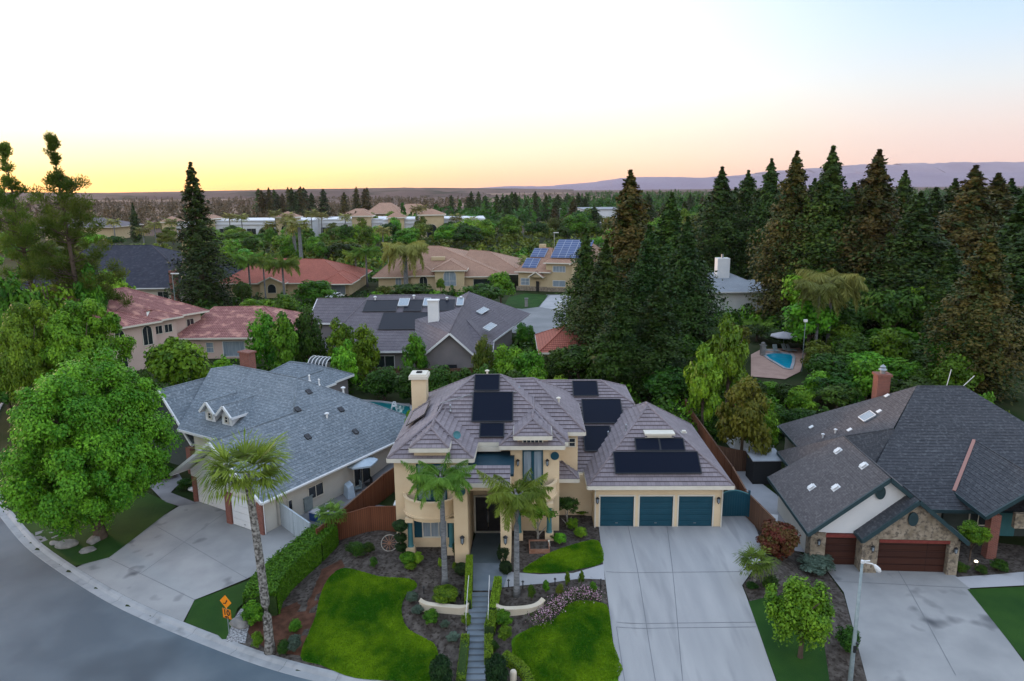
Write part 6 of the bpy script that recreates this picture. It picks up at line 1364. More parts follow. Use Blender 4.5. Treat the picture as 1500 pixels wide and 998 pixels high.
# clipped and loose shrubs of the gardens: photo position, height, width, foliage
def shrub(px, py, h, w_, mesh, lb, m=None, name='shrub', cat='shrub', zoff=0):
    x, y, z = G(px, py); t = thing(name, lb, cat, (x, y, z)); c = ov('foliage', MESH[mesh], t, (0,0,h/2+zoff), (w_/2,w_/2,h/2+.02), _rt.uniform(0,6.28))
    if m: rem(c, M[m])
    b = MB(); b.tube([(0,0,-.1),(0,0,h*.6+zoff)], .03, 5); b.build('stem', M['bark'], t); return t
for a in [
 (673,818,1.15,.85,'ball','upper tier shrub of clipped boxwood against the portal pillar, balcony side',None),
 (676,842,.75,.8,'ball','lower round boxwood in front of the portal pillar, balcony side',None),
 (738,822,1.2,.85,'ball','tall clipped boxwood against the portal pillar, garage side',None),
 (741,840,.8,.8,'ball','lower round boxwood in front of the portal pillar, garage side',None),
 (598,826,.75,1.0,'ball','square clipped green box hedge below the balcony column','leaf_mid'),
 (613,826,.8,.75,'bush_c','yellow-green round bush below the balcony window','leaf_lime'),
 (601,833,.4,.9,'bush_a','low green mound in front of the clipped box hedge',None),
 (645,832,.7,.35,'bush_c','small upright yellow-green shrub beside the palm trunk','leaf_lime'),
 (666,836,.6,.35,'bush_c','small variegated shrub beside the column pedestal','leaf_lime'),
 (652,880,.8,1.45,'ball','wide round clipped bush wrapped round the foot of the palm','leaf_mid'),
 (548,832,.8,.65,'bush_b','small dark rounded shrub on the bare soil by the lawn tip',None),
 (527,815,1.1,1.4,'bush_b','big dark shrub on the bare soil before the cross fence',None),
 (515,812,.9,1.0,'bush_b','dark shrub touching the big one before the cross fence',None),
 (540,812,.9,.9,'bush_b','dark shrub between the big one and the wagon wheel',None),
 (466,810,1.7,2.0,'bush_a','tall leafy shrub at the corner of the white board fence',None),
 (820,797,.85,1.0,'bush_a','round bright green bush beside the pillar foot',  'leaf_bright'),
 (850,788,.85,1.05,'bush_a','round bright green bush nearest the garage','leaf_bright'),
 (838,776,.9,.9,'bush_c','pale green bush under the small tree by the garage','leaf_mid'),
 (808,790,.5,.8,'bush_b','dark low shrub behind the planter box',None),
 (800,868,.85,.5,'bush_a','first upright shrub of the row above the flower bed',None),
 (831,858,1.1,.42,'tall_a','second upright shrub of the row above the flower bed, tallest',None),
 (852,856,1.05,.42,'tall_a','third upright shrub of the row above the flower bed, narrow',None),
 (869,868,.75,.5,'bush_a','fourth upright shrub of the row, nearest the driveway',None),
 (779,878,1.0,.6,'bush_b','reddish upright shrub behind the low wall end',None),
 (820,872,.8,.6,'bush_b','olive shrub between the low wall and the flowers','leaf_olive'),
 (603,882,.7,.9,'bush_a','grey-green spiky plant at the lawn edge by the low wall','leaf_grey'),
 (612,900,.6,.8,'bush_a','grey-green spiky plant below the first low wall end','leaf_grey'),
 (632,912,.8,1.1,'bush_a','large strappy green plant below the first low wall',None),
 (652,920,.5,.6,'bush_a','small strappy plant between the large one and the steps','leaf_grey'),
 (664,940,.6,.8,'bush_a','grey-green plant beside the lower hedge','leaf_grey'),
 (683,918,.9,.7,'bush_b','dark green shrub at the end of the low wall beside the handrail','leaf_mid'),
 (738,918,1.1,1.1,'bush_a','tall strappy green plant below the second low wall','leaf_mid'),
 (740,938,.9,.9,'bush_a','strappy green plant nearest the lawn below the steps','leaf_mid'),
 (724,955,.7,.7,'bush_b','dark plant squeezed beside the lower hedge',None),
 (433,925,.8,.9,'bush_b','round dark shrub on the mulch beside the fan palm','leaf_mid'),
 (432,955,1.1,.9,'bush_a','grey-blue bushy shrub at the kerb beside the fan palm','leaf_grey'),
 (416,958,.9,.9,'bush_b','dark round shrub at the foot of the fan palm, lawn side',None),
 (378,950,1.1,.8,'bush_b','dark round shrub at the foot of the fan palm, sign side','leaf_mid'),
 (372,915,1.6,1.5,'bush_a','tall loose shrub behind the orange sign',None),
 (1196,836,1.0,2.6,'bush_a','grey-green lavender mass before the single garage door','leaf_grey'),
 (1240,955,1.6,1.5,'bush_b','dark round bush between the street tree and the lamp post',None),
 (1100,862,.4,.9,'bush_b','low dark groundcover under the small driveway palm',None),
 (1128,862,.9,1.2,'bush_b','dark shrub between the small palm and the photinia',None),
 (1408,838,.7,1.1,'bush_b','dark clipped mound beside the double garage pier',None),
 (1436,840,.6,.9,'bush_b','dark mound beside the entry walk light',None),
 (1462,836,.8,1.3,'bush_b','wide dark mound next to the dark house entry walk',None),
 (240,700,1.0,2.4,'bush_b','dark clipped mass below the front door of the white walled house',None),
 (272,716,.9,1.6,'bush_b','dark shrub beside the white garage pier',None),
 (505,755,.5,.6,'bush_b','small plant inside the paved side yard',None)]:
    shrub(*a[:6], m=a[6])
for px, py, h, lb in ((647,1010,1.9,'dark clipped cone-shaped cypress at the foot of the steps, balcony side'),(728,1010,1.95,'dark clipped cone-shaped cypress at the foot of the steps, garage side')):
    x, y, z = G(px, py); t = thing('clipped_cypress', lb, 'topiary', (x,y,z)); c = ov('foliage', MESH['ball'], t, (0,0,h*.42), (.55,.55,h*.6)); b = MB(); b.tube([(0,0,0),(0,0,.6)], .05, 6); b.build('stem', M['bark'], t)
# tiered topiary by the balcony
x, y, z = G(588, 812); t = thing('tiered_topiary', 'two-ball dark topiary tree beside the balcony column', 'topiary', (x,y,z)); b = MB(); b.tube([(0,0,0),(0,0,1.9)], .05, 6); b.build('trunk', M['bark'], t)
ov('foliage', MESH['ball'], t, (0,0,1.95), (.48,.48,.38)); ov('foliage', MESH['ball'], t, (0,0,1.15), (.40,.40,.30)); ov('foliage', MESH['ball'], t, (0,0,.5), (.38,.38,.3))
# flower bed
rg_ = np.random.default_rng(8); fb = gp((783,914),(800,902),(822,885),(835,875),(860,868),(872,878),(850,880),(832,890),(815,905),(795,916)); P = []
cx = np.mean([p[0] for p in fb]); cy = np.mean([p[1] for p in fb])
import itertools
path = gp((785,912),(808,898),(828,880),(850,872),(872,876)); pl = []
for (x0,y0),(x1,y1) in zip(path, path[1:]):
    for _ in range(900): u = rg_.random(); x = x0+(x1-x0)*u+rg_.normal(0,.26); y = y0+(y1-y0)*u+rg_.normal(0,.26); pl.append((x,y,T(x,y)+.05+.28*rg_.random()))
P = np.array(pl); A, B = frame(rg_, nrm(rg_.normal(size=P.shape)+np.array([0,0,1])), .045*rg_.uniform(.6,1.3,len(P)), .8); half = rg_.random(len(P)) < .42
t = thing('flower_bed', 'curved bed of pink and mauve flowers along the lawn edge', 'flower bed', (0,0,0)); t['kind'] = 'stuff'
ov('leaves', leafmesh('flower_leaves', P[~half], A[~half], B[~half], rg_.random((~half).sum()), M['leaf_dark']), t); ov('blossom', leafmesh('blossom', P[half]+[0,0,.06], A[half]*.8, B[half]*.8, rg_.random(half.sum()), M['flower']), t)
# grass blades give the nearer lawns their nap
def grass(name, label, poly, n, m, seed, hgt=.045):
    rg_ = np.random.default_rng(seed); xs = [p[0] for p in poly]; ys = [p[1] for p in poly]; X = rg_.uniform(min(xs), max(xs), n*2); Y = rg_.uniform(min(ys), max(ys), n*2); ins = np.zeros(len(X), bool); j = len(poly)-1
    for i in range(len(poly)):
        xi, yi = poly[i]; xj, yj = poly[j]; ins ^= ((yi > Y) != (yj > Y)) & (X < (xj-xi)*(Y-yi)/((yj-yi) or 1e-9)+xi); j = i
    X, Y = X[ins][:n], Y[ins][:n]; Z = np.array([T(a,b_)+.03 for a,b_ in zip(X,Y)]); k = len(X); P = np.stack([X,Y,Z+hgt*.5],1)
    A = np.stack([rg_.normal(0,.35,k),rg_.normal(0,.35,k),np.ones(k)],1)*hgt*rg_.uniform(.5,1.1,k)[:,None]*.8; a = rg_.uniform(0,6.28,k); B = np.stack([np.cos(a),np.sin(a),0*a],1)*.035
    o = bpy.data.objects.new(name, leafmesh(name, P, A, B, np.array([.48+1.0*noise.noise(Vector((a*.42+seed*7,b_*.42,0)))+.5*noise.noise(Vector((a*1.7,b_*1.7,3))) for a,b_ in zip(X,Y)])+rg_.normal(0,.13,k), m)); C.objects.link(o); setp(o, label, 'grass', None, 'stuff')
M['blade'] = leafmat('grass_blade', (.028,.135,.003), (.20,.35,.010), hue=0, trans=.2); M['blade2'] = leafmat('grass_blade_deep', (.018,.065,.012), (.035,.095,.016), hue=0, trans=.2)
grass('grass', 'short turf of the big front lawn below the balcony', smooth_poly(lawnL, 3), 60000, M['blade'], 1)
grass('grass', 'short turf of the front lawn between the steps and the wide driveway', smooth_poly(gpx((750,950),(775,922),(812,908),(830,888),(850,881),(880,884),(891,893),(897,940),(905,996),(775,998)), 3), 34000, M['blade'], 2)
grass('grass', 'short turf of the small crescent lawn under the garage recess', smooth_poly(gpx((766,838),(785,822),(812,808),(845,797),(876,793),(883,824),(850,834),(815,840)), 3), 12000, M['blade'], 3)

# ================================================================ street things
x, y, z = G(1245, 1002); lp = thing('street_lamp', 'tall grey-green street lamp with curved arm and white head', 'street lamp', (x, y, z)); zt = ATY(1264, 822, y)[2]-z
b = MB(); b.tube([(0,0,-.2),(0,0,0),(0,0,zt)], [.13,.12,.06], 10); b.build('post', M['galv'], lp, True)
b = MB(); b.tube([(0,0,zt-.15),(.12,0,zt-.08),(.45,-.05,zt-.12),(.62,-.05,zt-.25)], .035, 8); b.tube([(0,0,zt-.1),(0,0,zt+.03)], .07, 8); b.bar((-.02,0,zt-.02),(.35,-.02,zt+.02), .05); b.build('arm', M['white'], lp)
b = MB(); b.lathe([(0,.34),(.06,.30),(.10,.15),(.13,.0),(.10,-.12),(0,-.16)], n=12); o = b.build('lamp_head', M['white'], lp, True); o.location = (.76,-.05,zt-.43); o.rotation_euler = (0, R(-38), 0)
b = MB(); b.box((0,-.1,2.0),(.12,.12,.35)); b.box((.1,-.1,2.3),(.05,.2,.1)); b.build('junction_box', M['black'], lp)
# curve warning sign with its speed plate
x, y, z = G(336, 930); sg = thing('warning_sign', 'orange diamond curve warning sign above an orange 10 MPH plate', 'road sign', (x, y, z), R(-22))
def sgz(py): return ATY(343, py, y)[2]-z
b = MB(); b.tube([(0,0,-.2),(0,0,2.35)], .03, 8); b.build('post', M['galv'], sg)
zc = 2.05; s_ = .40
b = MB(); b.poly([(0,-.04,zc-s_),(s_,-.04,zc),(0,-.04,zc+s_),(-s_,-.04,zc),(0,-.02,zc-s_),(s_,-.02,zc),(0,-.02,zc+s_),(-s_,-.02,zc)], [(0,1,2,3),(4,7,6,5),(0,4,5,1),(1,5,6,2),(2,6,7,3),(3,7,4,0)]); dm = b.build('diamond_plate', M['orange'], sg)
b = MB(); b.bar((-.17,-.05,zc-.12),(-.02,-.05,zc-.10),.05,.01,up=(0,1,0)); b.bar((-.02,-.05,zc-.10),(.08,-.05,zc+.06),.05,.01,up=(0,1,0)); b.face([(.03,-.052,zc+.07),(.13,-.052,zc+.02),(.15,-.052,zc+.17)]); b.build('arrow_marking', M['black'], dm)
b = MB(); b.b2(-.29,.29,-.04,-.02,zc-s_-.62,zc-s_-.04); pl = b.build('speed_plate', M['orange'], sg)
def text(parent, s, size, loc, m='black', name='lettering'):
    cu = bpy.data.curves.new(name, 'FONT'); cu.body = s; cu.size = size; cu.align_x = 'CENTER'; cu.extrude = .004; cu.offset = .012*size/.4
    tmp = bpy.data.objects.new(name, cu); C.objects.link(tmp); bpy.context.view_layer.update(); me = bpy.data.meshes.new_from_object(tmp.evaluated_get(bpy.context.evaluated_depsgraph_get())); bpy.data.objects.remove(tmp)
    o = bpy.data.objects.new(name, me); C.objects.link(o); o.parent = parent; o.location = loc; o.rotation_euler = (R(90),0,0); me.materials.clear(); me.materials.append(M[m]); return o
text(pl, '10', .46, (0,-.046,zc-s_-.41)); text(pl, 'MPH', .15, (0,-.046,zc-s_-.58))
b = MB()
for a_, c_ in (((-.27,zc-s_-.60),(.27,zc-s_-.60)),((.27,zc-s_-.60),(.27,zc-s_-.06)),((.27,zc-s_-.06),(-.27,zc-s_-.06)),((-.27,zc-s_-.06),(-.27,zc-s_-.60))): b.bar((a_[0],-.044,a_[1]),(c_[0],-.044,c_[1]),.016,.006,up=(0,1,0))
b.build('plate_border', M['black'], pl)
# wagon wheel leaning by the topiary
x, y, z = G(571, 806); t = thing('wagon_wheel', 'old pale wooden wagon wheel leaning beside the topiary', 'wagon wheel', (x, y, z+.5), R(15)); b = MB()
for k in range(20):
    a, c_ = k*math.pi/10, (k+1)*math.pi/10; b.bar((math.cos(a)*.52,0,math.sin(a)*.52),(math.cos(c_)*.52,0,math.sin(c_)*.52),.05,.05,up=(0,1,0))
b.build('rim', M['barkpale'], t); b = MB()
for k in range(12): a = k*math.pi/6; b.bar((0,0,0),(math.cos(a)*.5,0,math.sin(a)*.5),.03,.03,up=(0,1,0))
b.build('spokes', M['woodplank'], t); b = MB(); b.tube([(0,-.1,0),(0,.1,0)], .09, 10); b.build('hub', M['woodplank'], t); t.rotation_euler = (R(-14), 0, R(15))
x, y, z = G(583, 800); t = thing('garden_statue', 'small pale garden statue beside the wagon wheel', 'statue', (x,y,z)); b = MB(); b.lathe([(0,0),(.2,0),(.2,.1),(.1,.2),(.16,.45),(.12,.62),(.05,.7),(.1,.8),(.08,.92),(0,.97)], n=12); b.build('figure', M['rock'], t, True)
# planter box around the white stemmed tree
x, y, z = G(790, 806); t = thing('planter_box', 'low square timber planter round the white stemmed tree', 'planter', (x,y+.2,z)); b = MB()
for k in range(4): a = k*math.pi/2; b.box((math.cos(a)*.62, math.sin(a)*.62, .14), (.07 if k%2 == 0 else 1.3, 1.3 if k%2 == 0 else .07, .3))
b.build('frame', M['woodplank'], t); b = MB(); b.b2(-.6,.6,-.6,.6,0,.2); b.build('soil', M['soil'], t)
x, y, z = G(804, 800); t = thing('garden_statue', 'tiny pale ornament at the corner of the planter', 'statue', (x,y,z)); b = MB(); b.lathe([(0,0),(.1,0),(.07,.2),(.05,.3),(.08,.38),(0,.45)], n=10); b.build('figure', M['trim'], t, True)
# path lights
def plight(px, py, lb, h=.45):
    x, y, z = G(px, py); t = thing('path_light', lb, 'path light', (x,y,z), 0, 'black path lights in the front beds'); b = MB(); b.tube([(0,0,-.05),(0,0,h)], .03, 6); b.build('stem', M['black'], t); b = MB(); b.lathe([(.0,h+.12),(.09,h+.02),(.07,h),(0,h)], n=10); b.build('cap', M['black'], t)
for px, py, lb in ((745,860,'path light next to the steps on the garage side'),(766,862,'path light beside the palm foot'),(813,858,'path light between the upright shrubs'),(880,863,'tall path light at the driveway corner'),(621,870,'path light on the soil above the first low wall'),(675,878,'path light between the round bush and the hedge')): plight(px, py, lb, .55 if px == 880 else .4)
x, y, z = G(1429, 829); t = thing('uplight', 'small lit garden light glowing between dark mounds', 'garden light', (x,y,z)); b = MB(); b.tube([(0,0,0),(0,0,.25)], .03, 6); b.build('stem', M['black'], t)
em = bpy.data.materials.new('lamp_glow'); em.use_nodes = True; em.node_tree.nodes['Principled BSDF'].inputs['Emission Color'].default_value = (1,.85,.6,1); em.node_tree.nodes['Principled BSDF'].inputs['Emission Strength'].default_value = 3.0; M['glow'] = em
b = MB(); b.lathe([(0,.40),(.10,.33),(.10,.27),(0,.25)], n=10); b.build('lamp', em, t)
for px, py, lb in ((207,449,'tiny lit wall light under the solitary conifer'),(360,424,'tiny lit porch light at the red tiled house')):
    pass
# boulders
i = 0
for px, py, s_, lb in ((352,915,.7,'long grey boulder beside the river stones under the sign'),(366,905,.6,'grey boulder at the top of the river stones'),(98,800,.8,'pale boulder in the shade of the huge tree'),(128,808,.55,'small boulder beside the paving in the tree shade'),(140,792,.7,'flat boulder near the trunk of the huge tree'),(80,797,.4,'pale stone at the kerb side of the shaded bed'),(282,718,.45,'white boulder at the foot of the brick garage pier')):
    x, y, z = G(px, py); bm = bmesh.new(); bmesh.ops.create_icosphere(bm, subdivisions=3, radius=1); rr = random.Random(int(px))
    o1 = Vector((rr.random()*9, rr.random()*9, rr.random()*9))
    from mathutils import noise
    for v in bm.verts: v.co *= 1+.28*noise.noise(v.co*1.1+o1)+.10*noise.noise(v.co*3+o1); v.co.x *= s_*.9; v.co.y *= s_*.6; v.co.z *= s_*.42
    me = bpy.data.meshes.new('boulder'); bm.to_mesh(me); bm.free(); me.materials.append(M['rock'] if i != 6 else M['white']); o = bpy.data.objects.new('boulder', me); C.objects.link(o); o.location = (x,y,z+s_*.12); o.rotation_euler = (0,0,rr.random()*3); setp(o, lb, 'boulder'); i += 1

# side yard of the white walled house
def parasol(name, label, x, y, z, r, h, m, rib=8, tilt=0):
    t = thing(name, label, 'parasol', (x,y,z), tilt); b = MB(); b.tube([(0,0,0),(0,0,h+r*.32)], .03, 8); b.build('pole', M['metal'], t); b = MB(); b.lathe([(0,0),(.3,0),(.3,.06),(0,.08)], n=12); b.build('base', M['black'], t)
    b = MB()
    for k in range(rib):
        a, c_ = 2*math.pi*k/rib, 2*math.pi*(k+1)/rib; m_ = (a+c_)/2
        top = (0,0,h+r*.30); p = (math.cos(a)*r, math.sin(a)*r, h-.02); q = (math.cos(c_)*r, math.sin(c_)*r, h-.02); mid = (math.cos(m_)*r*.9, math.sin(m_)*r*.9, h-.02)
        for f in ((top,p,mid),(top,mid,q)): b.face(f); b.face([(v[0],v[1],v[2]-.02) for v in f[::-1]])
        b.face([p,mid,(mid[0],mid[1],h-.16),(p[0],p[1],h-.16)]); b.face([mid,q,(q[0],q[1],h-.16),(mid[0],mid[1],h-.16)])
    c_ = b.build('canopy', M[m], t); b = MB()
    for k in range(rib): a = 2*math.pi*k/rib; b.bar((0,0,h+r*.26),(math.cos(a)*r*.97,math.sin(a)*r*.97,h-.05),.02)
    b.build('ribs', M['metal'], c_)
x, y = U(532, 712, -1); parasol('parasol', 'pale blue open parasol in the narrow side yard', x-.15, y, -1, 1.45, 2.15, 'cloth', 6, .3)
x, y = U(565, 680, -1); parasol('parasol', 'second pale parasol at the rear of the narrow side yard', x-.3, y, -1, 1.35, 2.0, 'cloth', 6, .1)
x, y = U(1147, 514, 0); parasol('parasol', 'grey striped parasol beside the blue swimming pool', x, y, 0, 1.9, 2.2, 'clothgrey', 8)
def loc3(px, py, z=-1): x, y = U(px, py, z); return (x, y, z)
x, y, z = loc3(447, 748); t = thing('pool_heater', 'grey boxy pool heater against the white side wall', 'heater', (x,y,z), R(-31)); b = MB(); b.b2(-.45,.45,-.4,.4,.1,1.15); b.b2(-.5,.5,-.45,.45,1.15,1.22); b.build('cabinet', M['binplastic'], t)
b = MB()
for k in range(7): b.b2(-.4,.4,-.415,-.4,.3+k*.1,.33+k*.1)
b.build('vent_slats', M['dark'], t); b = MB(); b.tube([(-.2,0,1.2),(-.2,0,1.4),(.2,0,1.4),(.2,0,1.2)], .05, 6); b.build('pipe', M['black'], t)
x, y, z = loc3(468, 762); t = thing('storage_bin', 'blue tarpaulin covered bin behind the white board fence', 'storage bin', (x,y,z), R(-31)); b = MB(); b.b2(-.6,.6,-.4,.4,0,.7); b.build('bin', M['blueplastic'], t); b = MB(); b.poly([(-.66,-.46,.66),(.66,-.46,.7),(.66,.46,.68),(-.66,.46,.72),(0,0,.85)], [(0,1,4),(1,2,4),(2,3,4),(3,0,4)]); b.build('cover', M['clothgrey'], t)
x, y, z = loc3(427, 738); t = thing('gas_meter', 'small dark gas meter on the white side wall', 'gas meter', (x,y,z), R(-31)); b = MB(); b.b2(-.12,.12,-.1,.1,.4,.75); b.tube([(0,0,0),(0,0,.4)], .03, 6); b.build('body', M['galv'], t)
x, y, z = loc3(472, 728); t = thing('timber_stack', 'row of reddish boards leaning on the white side wall', 'timber', (x,y,z), R(-121)); rr = random.Random(2)
for k in range(14):
    b = MB(); hh = rr.uniform(.9,1.7); b.box((0,0,hh/2),(.12,.03,hh)); o = b.build('board', M['woodplank'], t); o.location = (-1.5+k*.22,0,0); o.rotation_euler = (R(-14+rr.uniform(-4,4)), R(rr.uniform(-4,4)), 0)
x, y, z = loc3(483, 752); t = thing('bicycle', 'pale bicycle frame leaning among the clutter behind the fence', 'bicycle', (x,y,z), R(40)); b = MB(); b.tube([(-.5,0,.34),(-.1,0,.34),(.35,0,.8),(-.25,0,.82),(-.1,0,.34)], .025, 5); b.tube([(-.5,0,.34),(-.27,0,.85)], .02, 5); b.tube([(.35,0,.8),(.52,0,.34)], .025, 5); b.build('frame', M['white'], t)
for s_ in (-.5,.52):
    b = MB()
    for k in range(14): a, c_ = k*math.pi/7, (k+1)*math.pi/7; b.bar((math.cos(a)*.32,0,.34+math.sin(a)*.32),(math.cos(c_)*.32,0,.34+math.sin(c_)*.32),.035,.035,up=(0,1,0))
    b.build('wheel', M['black'], t).location = (s_,0,0)
for px, py, lb, cm in ((524,722,'patio chair under the pale blue parasol','binplastic'),(540,716,'dark patio chair on the fence side of the pale blue parasol','black'),(512,728,'grey covered barbecue beside the sliding door','cloth')):
    x, y, z = loc3(px, py); t = thing('patio_chair' if 'chair' in lb else 'barbecue', lb, 'chair' if 'chair' in lb else 'barbecue', (x,y,z), R(-60))
    if 'chair' in lb:
        b = MB(); b.b2(-.27,.27,-.27,.27,.40,.45); b.build('seat', M[cm], t); b = MB(); b.b2(-.27,.27,.23,.28,.45,.95); b.build('backrest', M[cm], t)
        for sx in (-1,1):
            for sy in (-1,1): b = MB(); b.b2(sx*.25-.02,sx*.25+.02,sy*.25-.02,sy*.25+.02,0,.4); b.build('leg', M['metal'], t)
    else:
        b = MB(); b.poly([(-.6,-.3,0),(.6,-.3,0),(.6,.3,0),(-.6,.3,0),(-.5,-.22,.95),(.5,-.22,.95),(.5,.22,1.15),(-.5,.22,1.15)], [(0,1,5,4),(1,2,6,5),(2,3,7,6),(3,0,4,7),(4,5,6,7)]); b.build('cover', M[cm], t)
x, y, z = loc3(582, 737, 0); t = thing('patio_table', 'white table just showing beside the cream house wall', 'table', (-8.0, 47.5, 0)); b = MB(); b.b2(-.5,.5,-.4,.4,.70,.75); b.build('table_top', M['white'], t)
for sx in (-1,1):
    for sy in (-1,1): b = MB(); b.b2(sx*.44-.03,sx*.44+.03,sy*.34-.03,sy*.34+.03,0,.7); b.build('leg', M['white'], t)
# side yard of the dark house
t = thing('lounger', 'blue and white cushion pile in the narrow yard of the dark shingled house', 'lounger', (18.1, 46.2, -1), R(70)); b = MB(); b.b2(-.9,.9,-.3,.3,.3,.36); b.build('seat', M['white'], t); b = MB(); b.b2(-.85,.2,-.28,.28,.36,.48); b.build('cushion', M['blueplastic'], t); b = MB(); b.poly([(.5,-.3,.36),(.9,-.3,.8),(.9,.3,.8),(.5,.3,.36)], [(0,1,2,3)]); b.build('backrest', M['white'], t)
t = thing('shed', 'small black sided shed with pale roof between the fence and the dark house', 'shed', (20.4, 55.0, -1)); b = MB(); b.b2(-1.1,1.1,-.9,.9,0,2.0); b.build('wall', M['dark'], t); b = MB(); b.poly([(-1.25,-1.05,2.0),(1.25,-1.05,2.0),(1.25,1.05,2.25),(-1.25,1.05,2.25),(-1.25,-1.05,2.08),(1.25,-1.05,2.08),(1.25,1.05,2.33),(-1.25,1.05,2.33)], [(0,1,5,4),(4,5,6,7),(1,2,6,5),(3,0,4,7)]); b.build('roof', M['shinglewhite'], t)
t = thing('shed', 'white sided outbuilding at the far fence of the dark shingled house', 'shed', (21.8, 62.5, -1)); b = MB(); b.b2(-1.8,1.8,-1.2,1.2,0,2.3); b.build('wall', M['white'], t); b = MB(); b.b2(-2,2,-1.4,1.4,2.3,2.42); b.build('roof', M['shinglewhite'], t)
t = thing('rolled_awning', 'red and white striped rolled awning against the fence behind the garage', 'awning', (15.9, 49.8, 0), R(8)); b = MB(); b.tube([(0,-.9,.9),(0,.9,.9)], .3, 10); b.tube([(0,-.8,0),(0,-.8,.9)], .04, 5); b.tube([(0,.8,0),(0,.8,.9)], .04, 5); b.build('roll', M['pinkdeck'], t)
# swimming pools
def pool(label, pts, z, m, rim):
    t = thing('swimming_pool', label, 'swimming pool', (0,0,z)); b = MB(); b.face([(x,y,.03) for x,y in pts]); b.build('water', M[m], t); b = MB()
    for (x0,y0),(x1,y1) in zip(pts, pts[1:]+pts[:1]): b.bar((x0,y0,.05),(x1,y1,.05),.35,.10)
    b.build('coping', M[rim], t); return t
pool('bright blue kidney swimming pool on the pink terrace', [U(*p) for p in ((1119,521),(1130,518.5),(1145,518),(1160,520),(1163,524),(1162,533),(1159,542),(1150,541),(1138,534),(1126,527))], .06, 'water', 'conc2')
pool('teal swimming pool behind the ridge of the blue-grey roof', [U(*p) for p in ((530,588),(560,590),(602,596),(608,612),(592,620),(565,609))], .06, 'water2', 'conc2')
x, y = U(577, 603); t = thing('pool_ladder', 'small white pool ladder seat at the teal pool', 'pool ladder', (x,y,.1)); b = MB(); b.tube([(-.3,0,0),(-.1,0,.8),(.1,0,.8),(.3,0,0)], .06, 6); b.tube([(-.3,.5,0),(-.1,.5,.8),(.1,.5,.8),(.3,.5,0)], .06, 6); b.b2(-.2,.2,0,.5,.4,.45); b.build('frame', M['white'], t)
x, y = U(577, 603); 
for i, (px, py, lb) in enumerate(((1137,517,'pool lounge chair west of the grey parasol pole'),(1152,516,'pool lounge chair just under the grey parasol'),(1160,516,'pool lounge chair east of the grey parasol pole'),(1127,517,'low pool chair nearest the stone pedestal'))):
    x, y = U(px, py); t = thing('lounge_chair', lb, 'lounge chair', (x,y,.04), R(20*i)); b = MB(); b.b2(-.3,.3,-.7,.4,.3,.36); b.build('seat', M['binplastic'], t); b = MB(); b.poly([(-.3,.4,.34),(.3,.4,.34),(.3,.8,1.0),(-.3,.8,1.0),(-.3,.44,.30),(.3,.44,.30),(.3,.84,.98),(-.3,.84,.98)], [(0,1,2,3),(5,4,7,6),(0,3,7,4),(1,5,6,2),(3,2,6,7)]); b.build('backrest', M['binplastic'], t)
    for sx in (-.27,.27):
        for sy in (-.65,.35): b = MB(); b.b2(sx-.02,sx+.02,sy-.02,sy+.02,0,.3); b.build('leg', M['metal'], t)
x, y = U(1117, 521); t = thing('stone_pedestal', 'grey stone pedestal at the pool edge', 'pedestal', (x,y,0)); b = MB(); b.b2(-.3,.3,-.3,.3,0,1.4); b.b2(-.38,.38,-.38,.38,1.4,1.5); b.lathe([(.2,1.5),(.3,1.7),(.2,1.85),(0,1.9)], n=10); b.build('body', M['rock'], t)
# far lamps, letter boxes and cars
def lamp(px, Y, top, lb, r=.08, g='far street and car park lamps'):
    x, y, z, h = spot(px, top, Y); t = thing('street_lamp', lb, 'street lamp', (x,y,z), 0, g); b = MB(); b.tube([(0,0,0),(0,0,h)], r, 6); b.build('post', M['galv'], t); b = MB(); b.box((.5 if r > .07 else 0,0,h),(1.4,.3,.18) if r > .07 else (.4,.3,.3)); b.build('lamp_head', M['white'], t)
lamp(252, 128, 401, 'thin street lamp between the slate roof and the pink house roof'); lamp(568, 165, 361, 'thin street lamp at the western end of the cream mansion'); lamp(449, 335, 327, 'car park lamp beside the dense fan palm pair'); lamp(441, 260, 350, 'shorter car park lamp before the fan palm pair'); lamp(812, 200, 341, 'thin lamp standing above the ridge of the two-storey solar house'); lamp(1405, 100, 448, 'street lamp in the dark gap of the eastern redwoods', .07); lamp(1180, 86, 470, 'slim white lamp post beside the pool palms', .05)
lamp(820, 480, 306, 'far lamp mast near the white warehouse, eastern one'); lamp(832, 470, 305, 'far lamp mast touching the white warehouse')
x, y = U(771, 450); t = thing('mail_box', 'grey pillar mailbox on the grass edge of the cul-de-sac', 'mailbox', (x,y,0)); b = MB(); b.b2(-.3,.3,-.3,.3,0,1.6); b.b2(-.36,.36,-.36,.36,1.6,1.75); b.build('pillar', M['rock'], t)
x, y = U(821, 455); t = thing('mail_box', 'white pillar mailbox at the edge of the pale driveway', 'mailbox', (x,y,0)); b = MB(); b.b2(-.3,.3,-.3,.3,0,1.5); b.b2(-.36,.36,-.36,.36,1.5,1.65); b.build('pillar', M['white'], t)
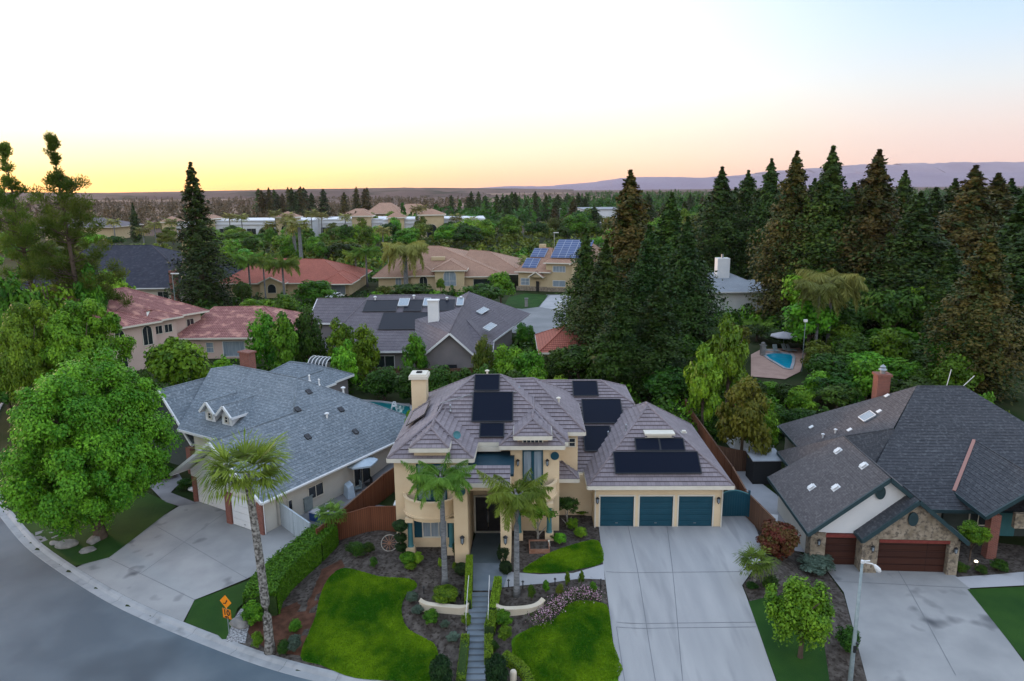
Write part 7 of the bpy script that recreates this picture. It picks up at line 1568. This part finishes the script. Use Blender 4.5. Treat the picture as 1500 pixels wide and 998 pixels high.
def car(lb, x, y, z, rz, m, group=None, proto=[]):
    if proto:
        t = copy_tree(proto[0]); t['label'] = lb; t.location = (x,y,z); t.rotation_euler = (0,0,rz)
        for ch in t.children:
            if ch.name.startswith('body'): ch.material_slots[0].link = 'OBJECT'; ch.material_slots[0].material = M[m]
        if group: t['group'] = group
        return t
    t = thing('parked_car', lb, 'car', (x,y,z), rz, group); b = MB(); pr = [(-2.2,.35),(-2.25,.75),(-2.0,.95),(-1.3,1.0),(-.8,1.4),(.7,1.42),(1.25,1.0),(2.1,.88),(2.25,.6),(2.2,.35)]
    for (x0,z0),(x1,z1) in zip(pr, pr[1:]+pr[:1]): b.face([(x0,-.88,z0),(x0,.88,z0),(x1,.88,z1),(x1,-.88,z1)])
    b.face([(x_,-.88,z_) for x_,z_ in pr]); b.face([(x_,.88,z_) for x_,z_ in pr[::-1]]); b.build('body', M[m], t)
    b = MB()
    for s_ in (-1,1): b.poly([(-1.1,s_*.89,1.02),(1.05,s_*.89,1.02),(.62,s_*.89,1.34),(-.72,s_*.89,1.34)], [(0,1,2,3)])
    b.poly([(-1.26,-.8,1.04),(-1.26,.8,1.04),(-.86,.75,1.37),(-.86,-.75,1.37)], [(0,1,2,3)]); b.poly([(1.2,-.8,1.06),(1.2,.8,1.06),(.76,.75,1.39),(.76,-.75,1.39)], [(0,1,2,3)]); b.build('windows', M['glass'], t)
    for sx in (-1.35,1.35):
        for sy in (-.85,.85): b = MB(); b.tube([(sx,sy-.1,.34),(sx,sy+.1,.34)], .34, 12); b.build('wheel', M['black'], t)
    proto.append(t); return t
rr = random.Random(9); i = 0
for px in (432,446,462,478,492,506,520,540,556,640,655,672):
    Y = 352-(i%2)*9; x = ATY(px, 340, Y)[0]; car('%s parked car from the west in the shopping centre car park' % ORD[i], x, Y, -.0, R(90+rr.uniform(-3,3)), rr.choice(['white','metal','black','teal','galv']), 'cars parked at the shopping centre'); i += 1
car('pale car parked beside the red tiled house garage', ATY(492, 430, 150)[0], 149, 0, R(70), 'white')
M['_'] = M['white']
# ---------------------------------------------------------------- evening air
hz = MB(); hz.b2(-6400, 6400, -50, 9400, -3.2, 560); o = hz.build('haze', M['white']); o['kind'] = 'stuff'
hm = bpy.data.materials.new('evening_haze'); hm.use_nodes = True; t_ = hm.node_tree; t_.nodes.clear(); v = N(t_, 'ShaderNodeVolumePrincipled'); v.inputs['Density'].default_value = 3.8e-5; v.inputs['Color'].default_value = (.95,.84,.92,1); v.inputs['Anisotropy'].default_value = .2
oo = N(t_, 'ShaderNodeOutputMaterial'); t_.links.new(v.outputs[0], oo.inputs['Volume']); o.data.materials.clear(); o.data.materials.append(hm)
